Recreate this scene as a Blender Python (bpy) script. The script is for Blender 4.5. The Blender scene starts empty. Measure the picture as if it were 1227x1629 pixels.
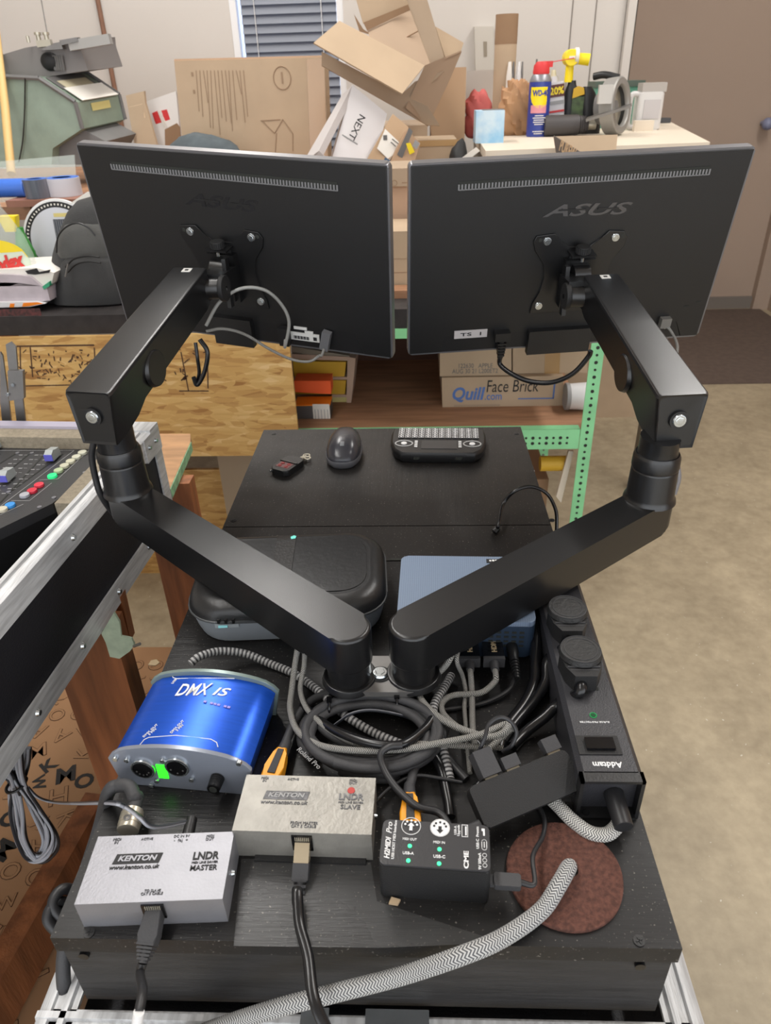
import bpy, bmesh, math, random
from mathutils import Vector, Matrix
R=math.radians
random.seed(7)
scene=bpy.context.scene
COL=scene.collection
# ------------------------------------------------------------------ camera
F=1140.3; PITCH=0.544100; YAW=0.048995; ROLL=-0.032898
CAM=Vector((0.27235,-0.28152,1.43620)); IW,IH=1227,1629
_f0=Vector((-math.sin(YAW),math.cos(YAW),0)); _r0=Vector((math.cos(YAW),math.sin(YAW),0)); _u0=Vector((0,0,1))
FW=math.cos(PITCH)*_f0-math.sin(PITCH)*_u0; _u=math.cos(PITCH)*_u0+math.sin(PITCH)*_f0
RT=math.cos(ROLL)*_r0+math.sin(ROLL)*_u; UP=math.cos(ROLL)*_u-math.sin(ROLL)*_r0
cd=bpy.data.cameras.new('camera'); cam=bpy.data.objects.new('camera',cd); COL.objects.link(cam)
cd.sensor_fit='HORIZONTAL'; cd.sensor_width=36; cd.lens=F/IW*36; cd.clip_start=.02; cd.clip_end=60
m=Matrix((RT,UP,-FW)).transposed().to_4x4(); m.translation=CAM; cam.matrix_world=m
scene.camera=cam
cd.dof.use_dof=True; cd.dof.focus_distance=.80; cd.dof.aperture_fstop=18
# ------------------------------------------------------------------ light and exposure
scene.view_settings.view_transform='Standard'; scene.view_settings.look='None'
scene.view_settings.exposure=0.0; scene.view_settings.gamma=1.0
w=bpy.data.worlds.new('world'); scene.world=w; w.use_nodes=True
w.node_tree.nodes['Background'].inputs[0].default_value=(.93,.96,1,1)
w.node_tree.nodes['Background'].inputs[1].default_value=2.5
def area(name,loc,sx,sy,power,rot=(0,0,0),col=(1,.975,.94)):
    l=bpy.data.lights.new(name,'AREA'); l.shape='RECTANGLE'; l.size=sx; l.size_y=sy; l.energy=power; l.color=col
    o=bpy.data.objects.new(name,l); o.location=loc; o.rotation_euler=rot; COL.objects.link(o); return o
area('tube_light_far',(-.6,2.6,3.42),.25,2.4,55)
area('tube_light_near',(-.9,.3,3.42),.25,2.4,40)
area('tube_light_right',(1.9,1.9,3.42),.25,2.4,62)
# ------------------------------------------------------------------ pixel rays used while measuring the room
def ray(px,py): return (FW*F+RT*(px-IW/2)+UP*(IH/2-py)).normalized()
def T(px,py,z=.9):
    d=ray(px,py); return CAM+d*((z-CAM.z)/d.z)
def V(px,py,Y):
    d=ray(px,py); return CAM+d*((Y-CAM.y)/d.y)
def VX(px,py,X):
    d=ray(px,py); return CAM+d*((X-CAM.x)/d.x)
# ------------------------------------------------------------------ materials
def lin(c):
    return tuple((v/255/12.92 if v/255<=.04045 else ((v/255+.055)/1.055)**2.4) for v in c)
def mat(name,col,rough=.5,metal=0,var=0,vscale=8,bump=0,bscale=60,emit=0,alpha=1,trans=0,coat=0,stretch=None,col2=None,spec=.5,detail=4,ramp=(.35,.65)):
    m=bpy.data.materials.new(name); m.use_nodes=True; nt=m.node_tree; b=nt.nodes['Principled BSDF']
    c=lin(col)+(1,)
    b.inputs['Base Color'].default_value=c; b.inputs['Roughness'].default_value=rough; b.inputs['Metallic'].default_value=metal
    b.inputs['Specular IOR Level'].default_value=spec
    if coat: b.inputs['Coat Weight'].default_value=coat; b.inputs['Coat Roughness'].default_value=.12
    if trans: b.inputs['Transmission Weight'].default_value=trans; b.inputs['IOR'].default_value=1.3
    if alpha<1: b.inputs['Alpha'].default_value=alpha
    if emit: b.inputs['Emission Color'].default_value=c; b.inputs['Emission Strength'].default_value=emit
    if var or bump or col2:
        tc=nt.nodes.new('ShaderNodeTexCoord'); mp=nt.nodes.new('ShaderNodeMapping'); nt.links.new(tc.outputs['Object'],mp.inputs['Vector'])
        if stretch: mp.inputs['Scale'].default_value=stretch
    if var or col2:
        n=nt.nodes.new('ShaderNodeTexNoise'); n.inputs['Scale'].default_value=vscale; n.inputs['Detail'].default_value=detail
        nt.links.new(mp.outputs[0],n.inputs['Vector'])
        r=nt.nodes.new('ShaderNodeValToRGB'); r.color_ramp.elements[0].position=ramp[0]; r.color_ramp.elements[1].position=ramp[1]
        if col2: c0=lin(col2)+(1,); c1=c
        else:
            c0=tuple(v*(1-var) for v in c[:3])+(1,); c1=tuple(min(1,v*(1+var)) for v in c[:3])+(1,)
        r.color_ramp.elements[0].color=c0; r.color_ramp.elements[1].color=c1
        nt.links.new(n.outputs['Fac'],r.inputs['Fac']); nt.links.new(r.outputs['Color'],b.inputs['Base Color'])
    if bump:
        n2=nt.nodes.new('ShaderNodeTexNoise'); n2.inputs['Scale'].default_value=bscale; n2.inputs['Detail'].default_value=3
        nt.links.new(mp.outputs[0],n2.inputs['Vector']); bp=nt.nodes.new('ShaderNodeBump'); bp.inputs['Strength'].default_value=bump; bp.inputs['Distance'].default_value=.002
        nt.links.new(n2.outputs['Fac'],bp.inputs['Height']); nt.links.new(bp.outputs[0],b.inputs['Normal'])
    return m
def uvstripe(name,c1,c2,su,sv,rough=.6,metal=0,kind='braid'):
    m=bpy.data.materials.new(name); m.use_nodes=True; nt=m.node_tree; b=nt.nodes['Principled BSDF']
    b.inputs['Roughness'].default_value=rough; b.inputs['Metallic'].default_value=metal
    tc=nt.nodes.new('ShaderNodeTexCoord'); sp=nt.nodes.new('ShaderNodeSeparateXYZ'); nt.links.new(tc.outputs['UV'],sp.inputs[0])
    def mth(op,a,bb=None,v=None):
        n=nt.nodes.new('ShaderNodeMath'); n.operation=op; nt.links.new(a,n.inputs[0])
        if bb is not None: nt.links.new(bb,n.inputs[1])
        if v is not None: n.inputs[1].default_value=v
        return n.outputs[0]
    u=mth('MULTIPLY',sp.outputs[0],v=su); v_=mth('MULTIPLY',sp.outputs[1],v=sv)
    if kind=='braid':
        # herringbone: u + |frac(v)-.5|*2 , alternating
        fv=mth('FRACT',v_); t=mth('ABSOLUTE',mth('SUBTRACT',fv,v=.5)); s=mth('FRACT',mth('ADD',u,mth('MULTIPLY',t,v=2.)))
        g=mth('ABSOLUTE',mth('SUBTRACT',s,v=.5)); fac=mth('MULTIPLY',g,v=2.)
    elif kind=='ring':
        s=mth('FRACT',u); fac=mth('MULTIPLY',mth('ABSOLUTE',mth('SUBTRACT',s,v=.5)),v=2.)
    else:  # long: stripes along length
        s=mth('FRACT',v_); fac=mth('MULTIPLY',mth('ABSOLUTE',mth('SUBTRACT',s,v=.5)),v=2.)
    r=nt.nodes.new('ShaderNodeValToRGB'); r.color_ramp.elements[0].position=.35; r.color_ramp.elements[1].position=.6
    r.color_ramp.elements[0].color=lin(c1)+(1,); r.color_ramp.elements[1].color=lin(c2)+(1,)
    nt.links.new(fac,r.inputs[0]); nt.links.new(r.outputs[0],b.inputs['Base Color'])
    bp=nt.nodes.new('ShaderNodeBump'); bp.inputs['Strength'].default_value=.6; bp.inputs['Distance'].default_value=.001
    nt.links.new(fac,bp.inputs['Height']); nt.links.new(bp.outputs[0],b.inputs['Normal'])
    return m
M={}
M['arm']=mat('satin_black_arm',(20,20,21),.31,bump=.05,bscale=900,spec=.62)
M['plastic']=mat('black_plastic',(22,22,23),.42,bump=.12,bscale=600)
M['plastic2']=mat('matte_black_plastic',(24,24,25),.6,bump=.3,bscale=900)
M['monitor']=mat('monitor_shell',(20,20,21),.36,bump=.2,bscale=1400)
M['monitor2']=mat('monitor_recess',(16,16,18),.45)
M['teeth']=mat('vent_teeth',(120,120,122),.4)
M['bezel']=mat('bezel_edge',(120,120,124),.3,metal=.6)
M['gloss']=mat('gloss_black',(14,14,16),.12)
M['greymetal']=mat('grey_plate',(128,126,124),.38,metal=.6,var=.06,vscale=40)
M['zinc']=mat('zinc_screw',(205,212,216),.22,metal=.95)
M['alu']=mat('aluminium_rail',(200,201,202),.42,metal=.15,var=.18,vscale=30,bump=.2,bscale=120,stretch=(6,.6,6))
M['silver']=mat('silver_box',(138,138,143),.36,metal=.45,var=.03,vscale=60,bump=.08,bscale=500)
M['silver_worn']=mat('worn_silver_box',(148,145,138),.42,metal=.4,var=.1,vscale=45,bump=.2,bscale=260)
M['ink2']=mat('thin_ink',(88,88,92),.6)
M['ink']=mat('black_ink',(24,24,26),.6)
M['ink_worn']=mat('worn_ink',(104,104,106),.6,var=.35,vscale=220)
M['whiteink']=mat('white_ink',(226,226,226),.55)
M['greyink']=mat('grey_ink',(150,150,150),.5)
M['white']=mat('white_plastic',(222,222,222),.45)
M['sticker']=mat('sticker',(205,204,200),.6)
M['blue']=mat('blue_anodised',(28,84,196),.3,metal=.55,var=.06,vscale=30,bump=.05,bscale=400,stretch=(1,12,1))
M['green_led']=mat('green_led',(50,235,40),.4,emit=1.6)
M['teal_led']=mat('teal_led',(60,235,150),.4,emit=1.2)
M['yellow']=mat('orange_yellow_plastic',(240,160,28),.45)
M['cable']=mat('rubber_cable',(36,36,38),.42)
M['cable2']=mat('grey_rubber_cable',(56,56,58),.6,bump=.2,bscale=500)
M['cable_gloss']=mat('gloss_cable',(20,20,22),.25)
M['felt']=mat('brown_felt',(92,58,48),.95,var=.3,vscale=260,bump=.9,bscale=700,detail=2)
M['white_wall']=mat('white_paint',(196,190,183),.7,var=.02,vscale=2,bump=.06,bscale=30)
M['brown_wall']=mat('brown_paint',(168,148,132),.6,var=.02,vscale=2)
M['rubbermat']=mat('dark_mat',(92,78,70),.8,var=.1,vscale=30)
M['card']=mat('cardboard',(180,158,132),.85,var=.05,vscale=6,bump=.1,bscale=80)
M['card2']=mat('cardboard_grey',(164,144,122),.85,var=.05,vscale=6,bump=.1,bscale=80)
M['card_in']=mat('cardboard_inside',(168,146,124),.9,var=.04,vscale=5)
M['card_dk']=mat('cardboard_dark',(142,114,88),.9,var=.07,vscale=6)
M['tape']=mat('packing_tape',(176,142,98),.18)
M['redprint']=mat('red_print',(204,50,52),.6)
M['blueprint']=mat('blue_print',(84,116,176),.7)
M['greypaint']=mat('grey_paint',(106,105,104),.5,var=.1,vscale=8)
M['greenm']=mat('green_hammer_paint',(134,150,136),.5,var=.08,vscale=14,bump=.2,bscale=90)
M['greens']=mat('green_slotted_steel',(136,208,152),.45,var=.08,vscale=14)
M['hole']=mat('dark_hole',(38,40,36),.8)
M['rust']=mat('galvanised_edge',(116,110,104),.6,metal=.4,var=.3,vscale=60)
M['wood']=mat('reddish_wood',(138,84,50),.55,var=.3,vscale=5,stretch=(9,9,.9),bump=.3,bscale=30)
M['shelfwood']=mat('shelf_wood',(160,118,88),.7,var=.2,vscale=5,stretch=(1.2,9,9))
M['ply']=mat('plywood',(172,132,94),.55,var=.2,vscale=5,stretch=(2,9,9))
M['cream']=mat('cream_laminate',(218,206,188),.5,var=.02,vscale=6)
M['taupe']=mat('taupe_panel',(140,130,114),.6)
M['foam']=mat('grey_foam',(150,140,122),1,var=.12,vscale=160,bump=.8,bscale=400)
M['caseblack']=mat('case_laminate',(24,24,30),.55,bump=.3,bscale=500)
M['deskblack']=mat('console_black',(52,52,54),.45,bump=.1,bscale=400)
M['seam']=mat('seam_grey',(120,112,104),.8)  # one even warm grey for the wall seams and far baseboard
M['clear']=mat('clear_plastic',(214,226,220),.08,alpha=.22)
M['haze']=mat('clear_acrylic_end',(206,214,222),.12,alpha=.45)
M['red']=mat('red_plastic',(210,52,44),.4)
M['redcloth']=mat('red_cloth',(182,92,88),.9,var=.1,vscale=12)
M['bluecap']=mat('blue_tape',(64,112,204),.4)
M['navy']=mat('navy_can',(50,64,142),.35)
M['yel']=mat('bright_yellow',(238,212,24),.45)
M['yel2']=mat('dull_yellow',(206,164,46),.6)
M['orange']=mat('orange_paper',(250,138,26),.6)
M['vermilion']=mat('vermilion_paper',(240,96,44),.6)
M['grn']=mat('green_liquid',(60,140,60),.4)
M['teal']=mat('teal_box',(86,146,126),.6)
M['greyfab']=mat('grey_fabric',(84,84,82),.95,var=.08,vscale=20,bump=.4,bscale=300)
M['charfab']=mat('charcoal_fabric',(58,58,58),.95,var=.08,vscale=20,bump=.4,bscale=300)
M['jacket']=mat('slate_cloth',(78,86,90),.95,var=.12,vscale=30,bump=.4,bscale=200)
M['paper']=mat('paper',(226,222,214),.7)
M['lav']=mat('greyish_paper',(186,176,182),.6,var=.12,vscale=18)
M['bag']=mat('brown_paper_bag',(172,132,96),.8,var=.12,vscale=14,bump=.5,bscale=40)
M['satin']=mat('satin_nickel',(186,180,164),.35,metal=.7)
M['rubber_top']=mat('moulded_rubber',(30,30,30),.55,var=.1,bump=.5,bscale=260)
M['lidfab']=mat('lunchbox_lid',(28,28,29),.36,bump=.12,bscale=160)
M['lbody']=mat('lunchbox_body',(140,146,152),.35)
M['glass']=mat('window_daylight',(214,228,255),.2,emit=1.0)
M['blind']=mat('blind_slat',(112,117,128),.5)
M['blindedge']=mat('blind_edge',(92,98,116),.6)
M['dirt']=mat('dust',(150,140,124),.9)
M['pc_side']=mat('mini_pc_side',(40,56,76),.5)
# painted plywood of the equipment box: worn sheen and fine grain
def woodblack(name,c,r0,r1,stretch,bs):
    m=mat(name,c,.4,spec=.35); nt=m.node_tree; b=nt.nodes['Principled BSDF']
    tc=nt.nodes.new('ShaderNodeTexCoord'); mp=nt.nodes.new('ShaderNodeMapping'); mp.inputs['Scale'].default_value=stretch; nt.links.new(tc.outputs['Object'],mp.inputs[0])
    n=nt.nodes.new('ShaderNodeTexNoise'); n.inputs['Scale'].default_value=bs; n.inputs['Detail'].default_value=6; n.inputs['Roughness'].default_value=.65; nt.links.new(mp.outputs[0],n.inputs['Vector'])
    n2=nt.nodes.new('ShaderNodeTexNoise'); n2.inputs['Scale'].default_value=9; n2.inputs['Detail'].default_value=5; nt.links.new(tc.outputs['Object'],n2.inputs['Vector'])
    mr=nt.nodes.new('ShaderNodeMapRange'); mr.inputs['From Min'].default_value=.35; mr.inputs['From Max'].default_value=.65; mr.inputs['To Min'].default_value=r0; mr.inputs['To Max'].default_value=r1
    nt.links.new(n2.outputs['Fac'],mr.inputs['Value']); nt.links.new(mr.outputs[0],b.inputs['Roughness'])
    bp=nt.nodes.new('ShaderNodeBump'); bp.inputs['Strength'].default_value=.35; bp.inputs['Distance'].default_value=.0015; nt.links.new(n.outputs['Fac'],bp.inputs['Height']); nt.links.new(bp.outputs[0],b.inputs['Normal'])
    # fine dust specks
    n3=nt.nodes.new('ShaderNodeTexNoise'); n3.inputs['Scale'].default_value=420; n3.inputs['Detail'].default_value=1; nt.links.new(tc.outputs['Object'],n3.inputs['Vector'])
    r=nt.nodes.new('ShaderNodeValToRGB'); r.color_ramp.elements[0].position=.68; r.color_ramp.elements[1].position=.78; r.color_ramp.elements[0].color=lin(c)+(1,); r.color_ramp.elements[1].color=lin((110,106,100))+(1,)
    nt.links.new(n3.outputs['Fac'],r.inputs[0]); nt.links.new(r.outputs[0],b.inputs['Base Color'])
    return m
M['bwood']=woodblack('black_painted_plywood',(25,24,24),.3,.5,(1,12,1),14)
M['bwood2']=woodblack('black_painted_board',(28,26,25),.36,.5,(12,1,1),10)
M['bwood_worn']=woodblack('scuffed_glossy_patch',(58,58,58),.16,.34,(1,12,1),20)
def osb():
    m=mat('osb_board',(206,164,98),.7); nt=m.node_tree; b=nt.nodes['Principled BSDF']
    tc=nt.nodes.new('ShaderNodeTexCoord'); out=None
    cols=[]
    for k,(rot,sc) in enumerate(((.30,(13,13,64)),(-.45,(17,17,70)))):
        mp=nt.nodes.new('ShaderNodeMapping'); mp.inputs['Scale'].default_value=sc; mp.inputs['Rotation'].default_value=(0,rot,0); nt.links.new(tc.outputs['Object'],mp.inputs[0])
        nd=nt.nodes.new('ShaderNodeTexNoise'); nd.inputs['Scale'].default_value=1.1; nt.links.new(mp.outputs[0],nd.inputs['Vector'])
        mx=nt.nodes.new('ShaderNodeMix'); mx.data_type='VECTOR'; mx.inputs['Factor'].default_value=.25; nt.links.new(mp.outputs[0],mx.inputs[4]); nt.links.new(nd.outputs['Color'],mx.inputs[5])
        v=nt.nodes.new('ShaderNodeTexVoronoi'); v.inputs['Scale'].default_value=1.6; v.inputs['Randomness'].default_value=1; nt.links.new(mx.outputs[1],v.inputs['Vector'])
        sp=nt.nodes.new('ShaderNodeSeparateColor'); nt.links.new(v.outputs['Color'],sp.inputs[0]); cols.append(sp.outputs[0])
    a=nt.nodes.new('ShaderNodeMath'); a.operation='ADD'; nt.links.new(cols[0],a.inputs[0]); nt.links.new(cols[1],a.inputs[1])
    h=nt.nodes.new('ShaderNodeMath'); h.operation='MULTIPLY'; h.inputs[1].default_value=.5; nt.links.new(a.outputs[0],h.inputs[0])
    r=nt.nodes.new('ShaderNodeValToRGB'); e=r.color_ramp.elements; e[0].position=0; e[0].color=lin((160,112,60))+(1,); e[1].position=1; e[1].color=lin((232,200,144))+(1,)
    x=e.new(.4); x.color=lin((204,162,98))+(1,); x=e.new(.7); x.color=lin((216,178,112))+(1,)
    nt.links.new(h.outputs[0],r.inputs[0]); nt.links.new(r.outputs[0],b.inputs['Base Color'])
    return m
M['osb']=osb()
def concrete():
    m=mat('concrete_floor',(150,138,118),.5); nt=m.node_tree; b=nt.nodes['Principled BSDF']
    tc=nt.nodes.new('ShaderNodeTexCoord')
    def nz(s,d): 
        n=nt.nodes.new('ShaderNodeTexNoise'); n.inputs['Scale'].default_value=s; n.inputs['Detail'].default_value=d; n.inputs['Roughness'].default_value=.6; nt.links.new(tc.outputs['Object'],n.inputs['Vector']); return n.outputs['Fac']
    a=nt.nodes.new('ShaderNodeMath'); a.operation='MULTIPLY_ADD'; nt.links.new(nz(3,6),a.inputs[0]); a.inputs[1].default_value=.55
    c=nt.nodes.new('ShaderNodeMath'); c.operation='MULTIPLY'; c.inputs[1].default_value=.45; nt.links.new(nz(26,5),c.inputs[0]); nt.links.new(c.outputs[0],a.inputs[2])
    r=nt.nodes.new('ShaderNodeValToRGB'); e=r.color_ramp.elements; e[0].position=.36; e[0].color=lin((146,133,110))+(1,); e[1].position=.64; e[1].color=lin((178,164,138))+(1,)
    nt.links.new(a.outputs[0],r.inputs[0])
    n3=nz(90,1); r2=nt.nodes.new('ShaderNodeValToRGB'); r2.color_ramp.elements[0].position=.74; r2.color_ramp.elements[1].position=.8
    nt.links.new(n3,r2.inputs[0]); mx=nt.nodes.new('ShaderNodeMix'); mx.data_type='RGBA'; nt.links.new(r2.outputs[0],mx.inputs[0]); nt.links.new(r.outputs[0],mx.inputs[6]); mx.inputs[7].default_value=lin((206,200,186))+(1,)
    nt.links.new(mx.outputs[2],b.inputs['Base Color']); return m
M['concrete']=concrete()
def gridmat(name,c1,c2,scale,rough=.45,lw=.16):
    m=mat(name,c1,rough); nt=m.node_tree; b=nt.nodes['Principled BSDF']
    tc=nt.nodes.new('ShaderNodeTexCoord'); sp=nt.nodes.new('ShaderNodeSeparateXYZ'); nt.links.new(tc.outputs['Object'],sp.inputs[0]); fs=[]
    for i in (0,1):
        a=nt.nodes.new('ShaderNodeMath'); a.operation='MULTIPLY'; a.inputs[1].default_value=scale; nt.links.new(sp.outputs[i],a.inputs[0])
        f=nt.nodes.new('ShaderNodeMath'); f.operation='FRACT'; nt.links.new(a.outputs[0],f.inputs[0])
        l=nt.nodes.new('ShaderNodeMath'); l.operation='LESS_THAN'; l.inputs[1].default_value=lw; nt.links.new(f.outputs[0],l.inputs[0]); fs.append(l.outputs[0])
    x=nt.nodes.new('ShaderNodeMath'); x.operation='MAXIMUM'; nt.links.new(fs[0],x.inputs[0]); nt.links.new(fs[1],x.inputs[1])
    mx=nt.nodes.new('ShaderNodeMix'); mx.data_type='RGBA'; nt.links.new(x.outputs[0],mx.inputs[0]); mx.inputs[6].default_value=lin(c1)+(1,); mx.inputs[7].default_value=lin(c2)+(1,)
    nt.links.new(mx.outputs[2],b.inputs['Base Color']); return m
M['pc_top']=gridmat('mini_pc_grid_top',(120,136,158),(98,113,135),420)
M['braid']=uvstripe('grey_braided_sleeve',(70,72,76),(196,196,194),420,7,.8)
M['braid_w']=uvstripe('pale_braided_sleeve',(90,90,90),(220,218,212),520,6,.8)
M['nylon']=uvstripe('black_white_nylon_cable',(44,44,44),(176,174,168),620,3,.5)
M['spiral']=uvstripe('spiral_wrap',(62,62,64),(168,168,168),230,1,.4,kind='ring')
M['stripe']=uvstripe('two_tone_wire',(40,42,48),(160,162,170),1,1,.4,kind='long')
# ------------------------------------------------------------------ mesh builder
class MB:
    def __init__(s,M_=None): s.bm=bmesh.new(); s.M=M_ or Matrix.Identity(4); s.uv=s.bm.loops.layers.uv.new('UVMap')
    def add(s,vs,fs,smooth=False):
        v=[s.bm.verts.new(s.M@Vector(p)) for p in vs]; out=[]
        for f in fs:
            try: g=s.bm.faces.new([v[i] for i in f]); g.smooth=smooth; out.append(g)
            except ValueError: pass
        return v,out
    def _bev(s,faces,off,seg):
        es=list({e for f in faces for e in f.edges if e.calc_face_angle(0)>.3})
        if es and off>0: bmesh.ops.bevel(s.bm,geom=es,offset=off,segments=seg,affect='EDGES',profile=.5,clamp_overlap=True)
    def box(s,c,d,bev=0,X=None,seg=2):
        X=X or Matrix.Identity(4); h=[v/2 for v in d]
        vs=[X@Vector((c[0]+a*h[0],c[1]+b*h[1],c[2]+e*h[2])) for a in (-1,1) for b in (-1,1) for e in (-1,1)]
        v,f=s.add(vs,[(0,1,3,2),(4,6,7,5),(0,4,5,1),(2,3,7,6),(0,2,6,4),(1,5,7,3)]); s._bev(f,bev,seg); return s
    def prism(s,pts,z0,z1,X=None,bev=0,seg=2,scale_top=1):
        X=X or Matrix.Identity(4); n=len(pts)
        cx=sum(p[0] for p in pts)/n; cy=sum(p[1] for p in pts)/n
        vs=[X@Vector((p[0],p[1],z0)) for p in pts]+[X@Vector((cx+(p[0]-cx)*scale_top,cy+(p[1]-cy)*scale_top,z1)) for p in pts]
        v,f=s.add(vs,[tuple(range(n-1,-1,-1)),tuple(range(n,2*n))]+[(i,(i+1)%n,n+(i+1)%n,n+i) for i in range(n)])
        if bev:
            es=[e for g in f[:2] for e in g.edges]; bmesh.ops.bevel(s.bm,geom=list(set(es)),offset=bev,segments=seg,affect='EDGES',profile=.5,clamp_overlap=True)
        return s
    def solid(s,P,d):
        """polygon of world points P extruded by vector d"""
        n=len(P); P=[Vector(p) for p in P]; d=Vector(d)
        s.add(P+[p+d for p in P],[tuple(range(n)),tuple(range(2*n-1,n-1,-1))]+[(i,n+i,n+(i+1)%n,(i+1)%n) for i in range(n)]); return s
    def loft(s,secs,cap=True,closed=True,smooth=False):
        n=len(secs[0]); vs=[p for q in secs for p in q]; fs=[]
        for k in range(len(secs)-1):
            for i in range(n if closed else n-1):
                j=(i+1)%n; fs.append((k*n+i,k*n+j,(k+1)*n+j,(k+1)*n+i))
        if cap: fs+= [tuple(range(n-1,-1,-1)),tuple(range((len(secs)-1)*n,len(secs)*n))]
        s.add(vs,fs,smooth); return s
    def cyl(s,p0,p1,r0,r1=None,seg=24,bev=0,cap=True):
        r1=r0 if r1 is None else r1; p0=Vector(p0); p1=Vector(p1); a=(p1-p0).normalized()
        x=a.orthogonal().normalized(); y=a.cross(x)
        ring=lambda p,r:[p+(x*math.cos(2*math.pi*i/seg)+y*math.sin(2*math.pi*i/seg))*r for i in range(seg)]
        L=(p1-p0).length; R_=[ring(p0,r0)]
        if bev: R_=[ring(p0,r0-bev),ring(p0+a*bev*.3,r0-bev*.3),ring(p0+a*bev,r0),ring(p1-a*bev,r1),ring(p1-a*bev*.3,r1-bev*.3),ring(p1,r1-bev)]
        else: R_.append(ring(p1,r1))
        return s.loft(R_,cap,smooth=True)
    def tube(s,pts,r,seg=10,smooth=True,sub=8,cap=True,flat=1):
        pts=[Vector(p) for p in pts]
        if smooth and len(pts)>2:
            q=[]; P=[pts[0]*2-pts[1]]+pts+[pts[-1]*2-pts[-2]]
            for i in range(1,len(P)-2):
                a,b,c,d=P[i-1:i+3]
                for k in range(sub):
                    t=k/sub; q.append(.5*((2*b)+(c-a)*t+(2*a-5*b+4*c-d)*t*t+(3*b-a-3*c+d)*t**3))
            q.append(pts[-1]); pts=q
        N=len(pts); rr=r if callable(r) else (lambda t:r)
        vs=[];us=[];nrm=None;L=0;prev=None
        for i,p in enumerate(pts):
            t=(pts[min(i+1,N-1)]-pts[max(i-1,0)])
            t=t.normalized() if t.length>1e-9 else Vector((0,0,1))
            if nrm is None:
                nrm=t.orthogonal() if abs(t.z)>.9 else Vector((0,0,1)).cross(t)
            nrm=(nrm-t*nrm.dot(t)).normalized(); bi=t.cross(nrm)
            if prev is not None: L+=(p-prev).length
            prev=p; us.append(L); R0=rr(i/(N-1))
            vs+= [p+(nrm*math.cos(2*math.pi*k/seg)+bi*math.sin(2*math.pi*k/seg)*flat)*R0 for k in range(seg)]
        fs=[(i*seg+k,i*seg+(k+1)%seg,(i+1)*seg+(k+1)%seg,(i+1)*seg+k) for i in range(N-1) for k in range(seg)]
        nf=len(fs)
        if cap: fs+=[tuple(range(seg-1,-1,-1)),tuple(range((N-1)*seg,N*seg))]
        v,f=s.add(vs,fs,True)
        if len(f)==len(fs):
            for idx in range(nf):
                i,k=divmod(idx,seg); g=f[idx]
                for l,(a,b) in zip(g.loops,((i,k),(i,k+1),(i+1,k+1),(i+1,k))): l[s.uv].uv=(us[a],b/seg)
        return s
    def lathe(s,prof,base=(0,0,0),X=None,seg=28,sx=1,sy=1):
        X=X or Matrix.Identity(4); b=Vector(base)
        secs=[[X@(b+Vector((r*sx*math.cos(2*math.pi*i/seg),r*sy*math.sin(2*math.pi*i/seg),z))) for i in range(seg)] for r,z in prof]
        return s.loft(secs,True,smooth=True)
    def blob(s,c,r,seg=20,rings=12,f=None):
        c=Vector(c); secs=[]
        for i in range(1,rings):
            th=math.pi*i/rings; row=[]
            for k in range(seg):
                ph=2*math.pi*k/seg; d=Vector((math.sin(th)*math.cos(ph),math.sin(th)*math.sin(ph),math.cos(th)))
                g=f(d) if f else 1
                row.append(c+Vector((d.x*r[0],d.y*r[1],d.z*r[2]))*g)
            secs.append(row)
        return s.loft(secs,True,smooth=True)
ROOTS={}
def tag(o,label=None,cat=None,group=None,kind=None):
    if label: o['label']=label
    if cat: o['category']=cat
    if group: o['group']=group
    if kind: o['kind']=kind
    return o
def thing(name,label,cat,loc=(0,0,0),rz=0,group=None,X=None):
    o=bpy.data.objects.new(name,None); COL.objects.link(o); X=X or (Matrix.Translation(Vector(loc))@Matrix.Rotation(rz,4,'Z'))
    o.matrix_world=X; o.empty_display_size=.02; ROOTS[o]=X.copy(); return tag(o,label,cat,group)
def obj(name,mb,m,root=None,sharp=38,keep=False):
    me=bpy.data.meshes.new(name); bmesh.ops.recalc_face_normals(mb.bm,faces=mb.bm.faces)
    if root: X=ROOTS[root]
    else:
        vs=[v.co for v in mb.bm.verts]; lo=[min(v[i] for v in vs) for i in range(3)]; hi=[max(v[i] for v in vs) for i in range(3)]
        X=Matrix.Translation(((lo[0]+hi[0])/2,(lo[1]+hi[1])/2,lo[2]))
    mb.bm.transform(X.inverted()); mb.bm.to_mesh(me); mb.bm.free()
    me.materials.append(M[m] if isinstance(m,str) else m)
    me.set_sharp_from_angle(angle=R(sharp))
    for p in me.polygons: p.use_smooth=True
    o=bpy.data.objects.new(name,me); COL.objects.link(o)
    wn=o.modifiers.new('weighted','WEIGHTED_NORMAL'); wn.keep_sharp=True
    if root: o.parent=root; ROOTS[o]=X
    else: o.matrix_world=X; ROOTS[o]=X
    return o
def solo(name,mb,m,label,cat,group=None): return tag(obj(name,mb,m),label,cat,group)
def struct(name,mb,m): o=obj(name,mb,m); o['kind']='structure'; return o
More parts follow.
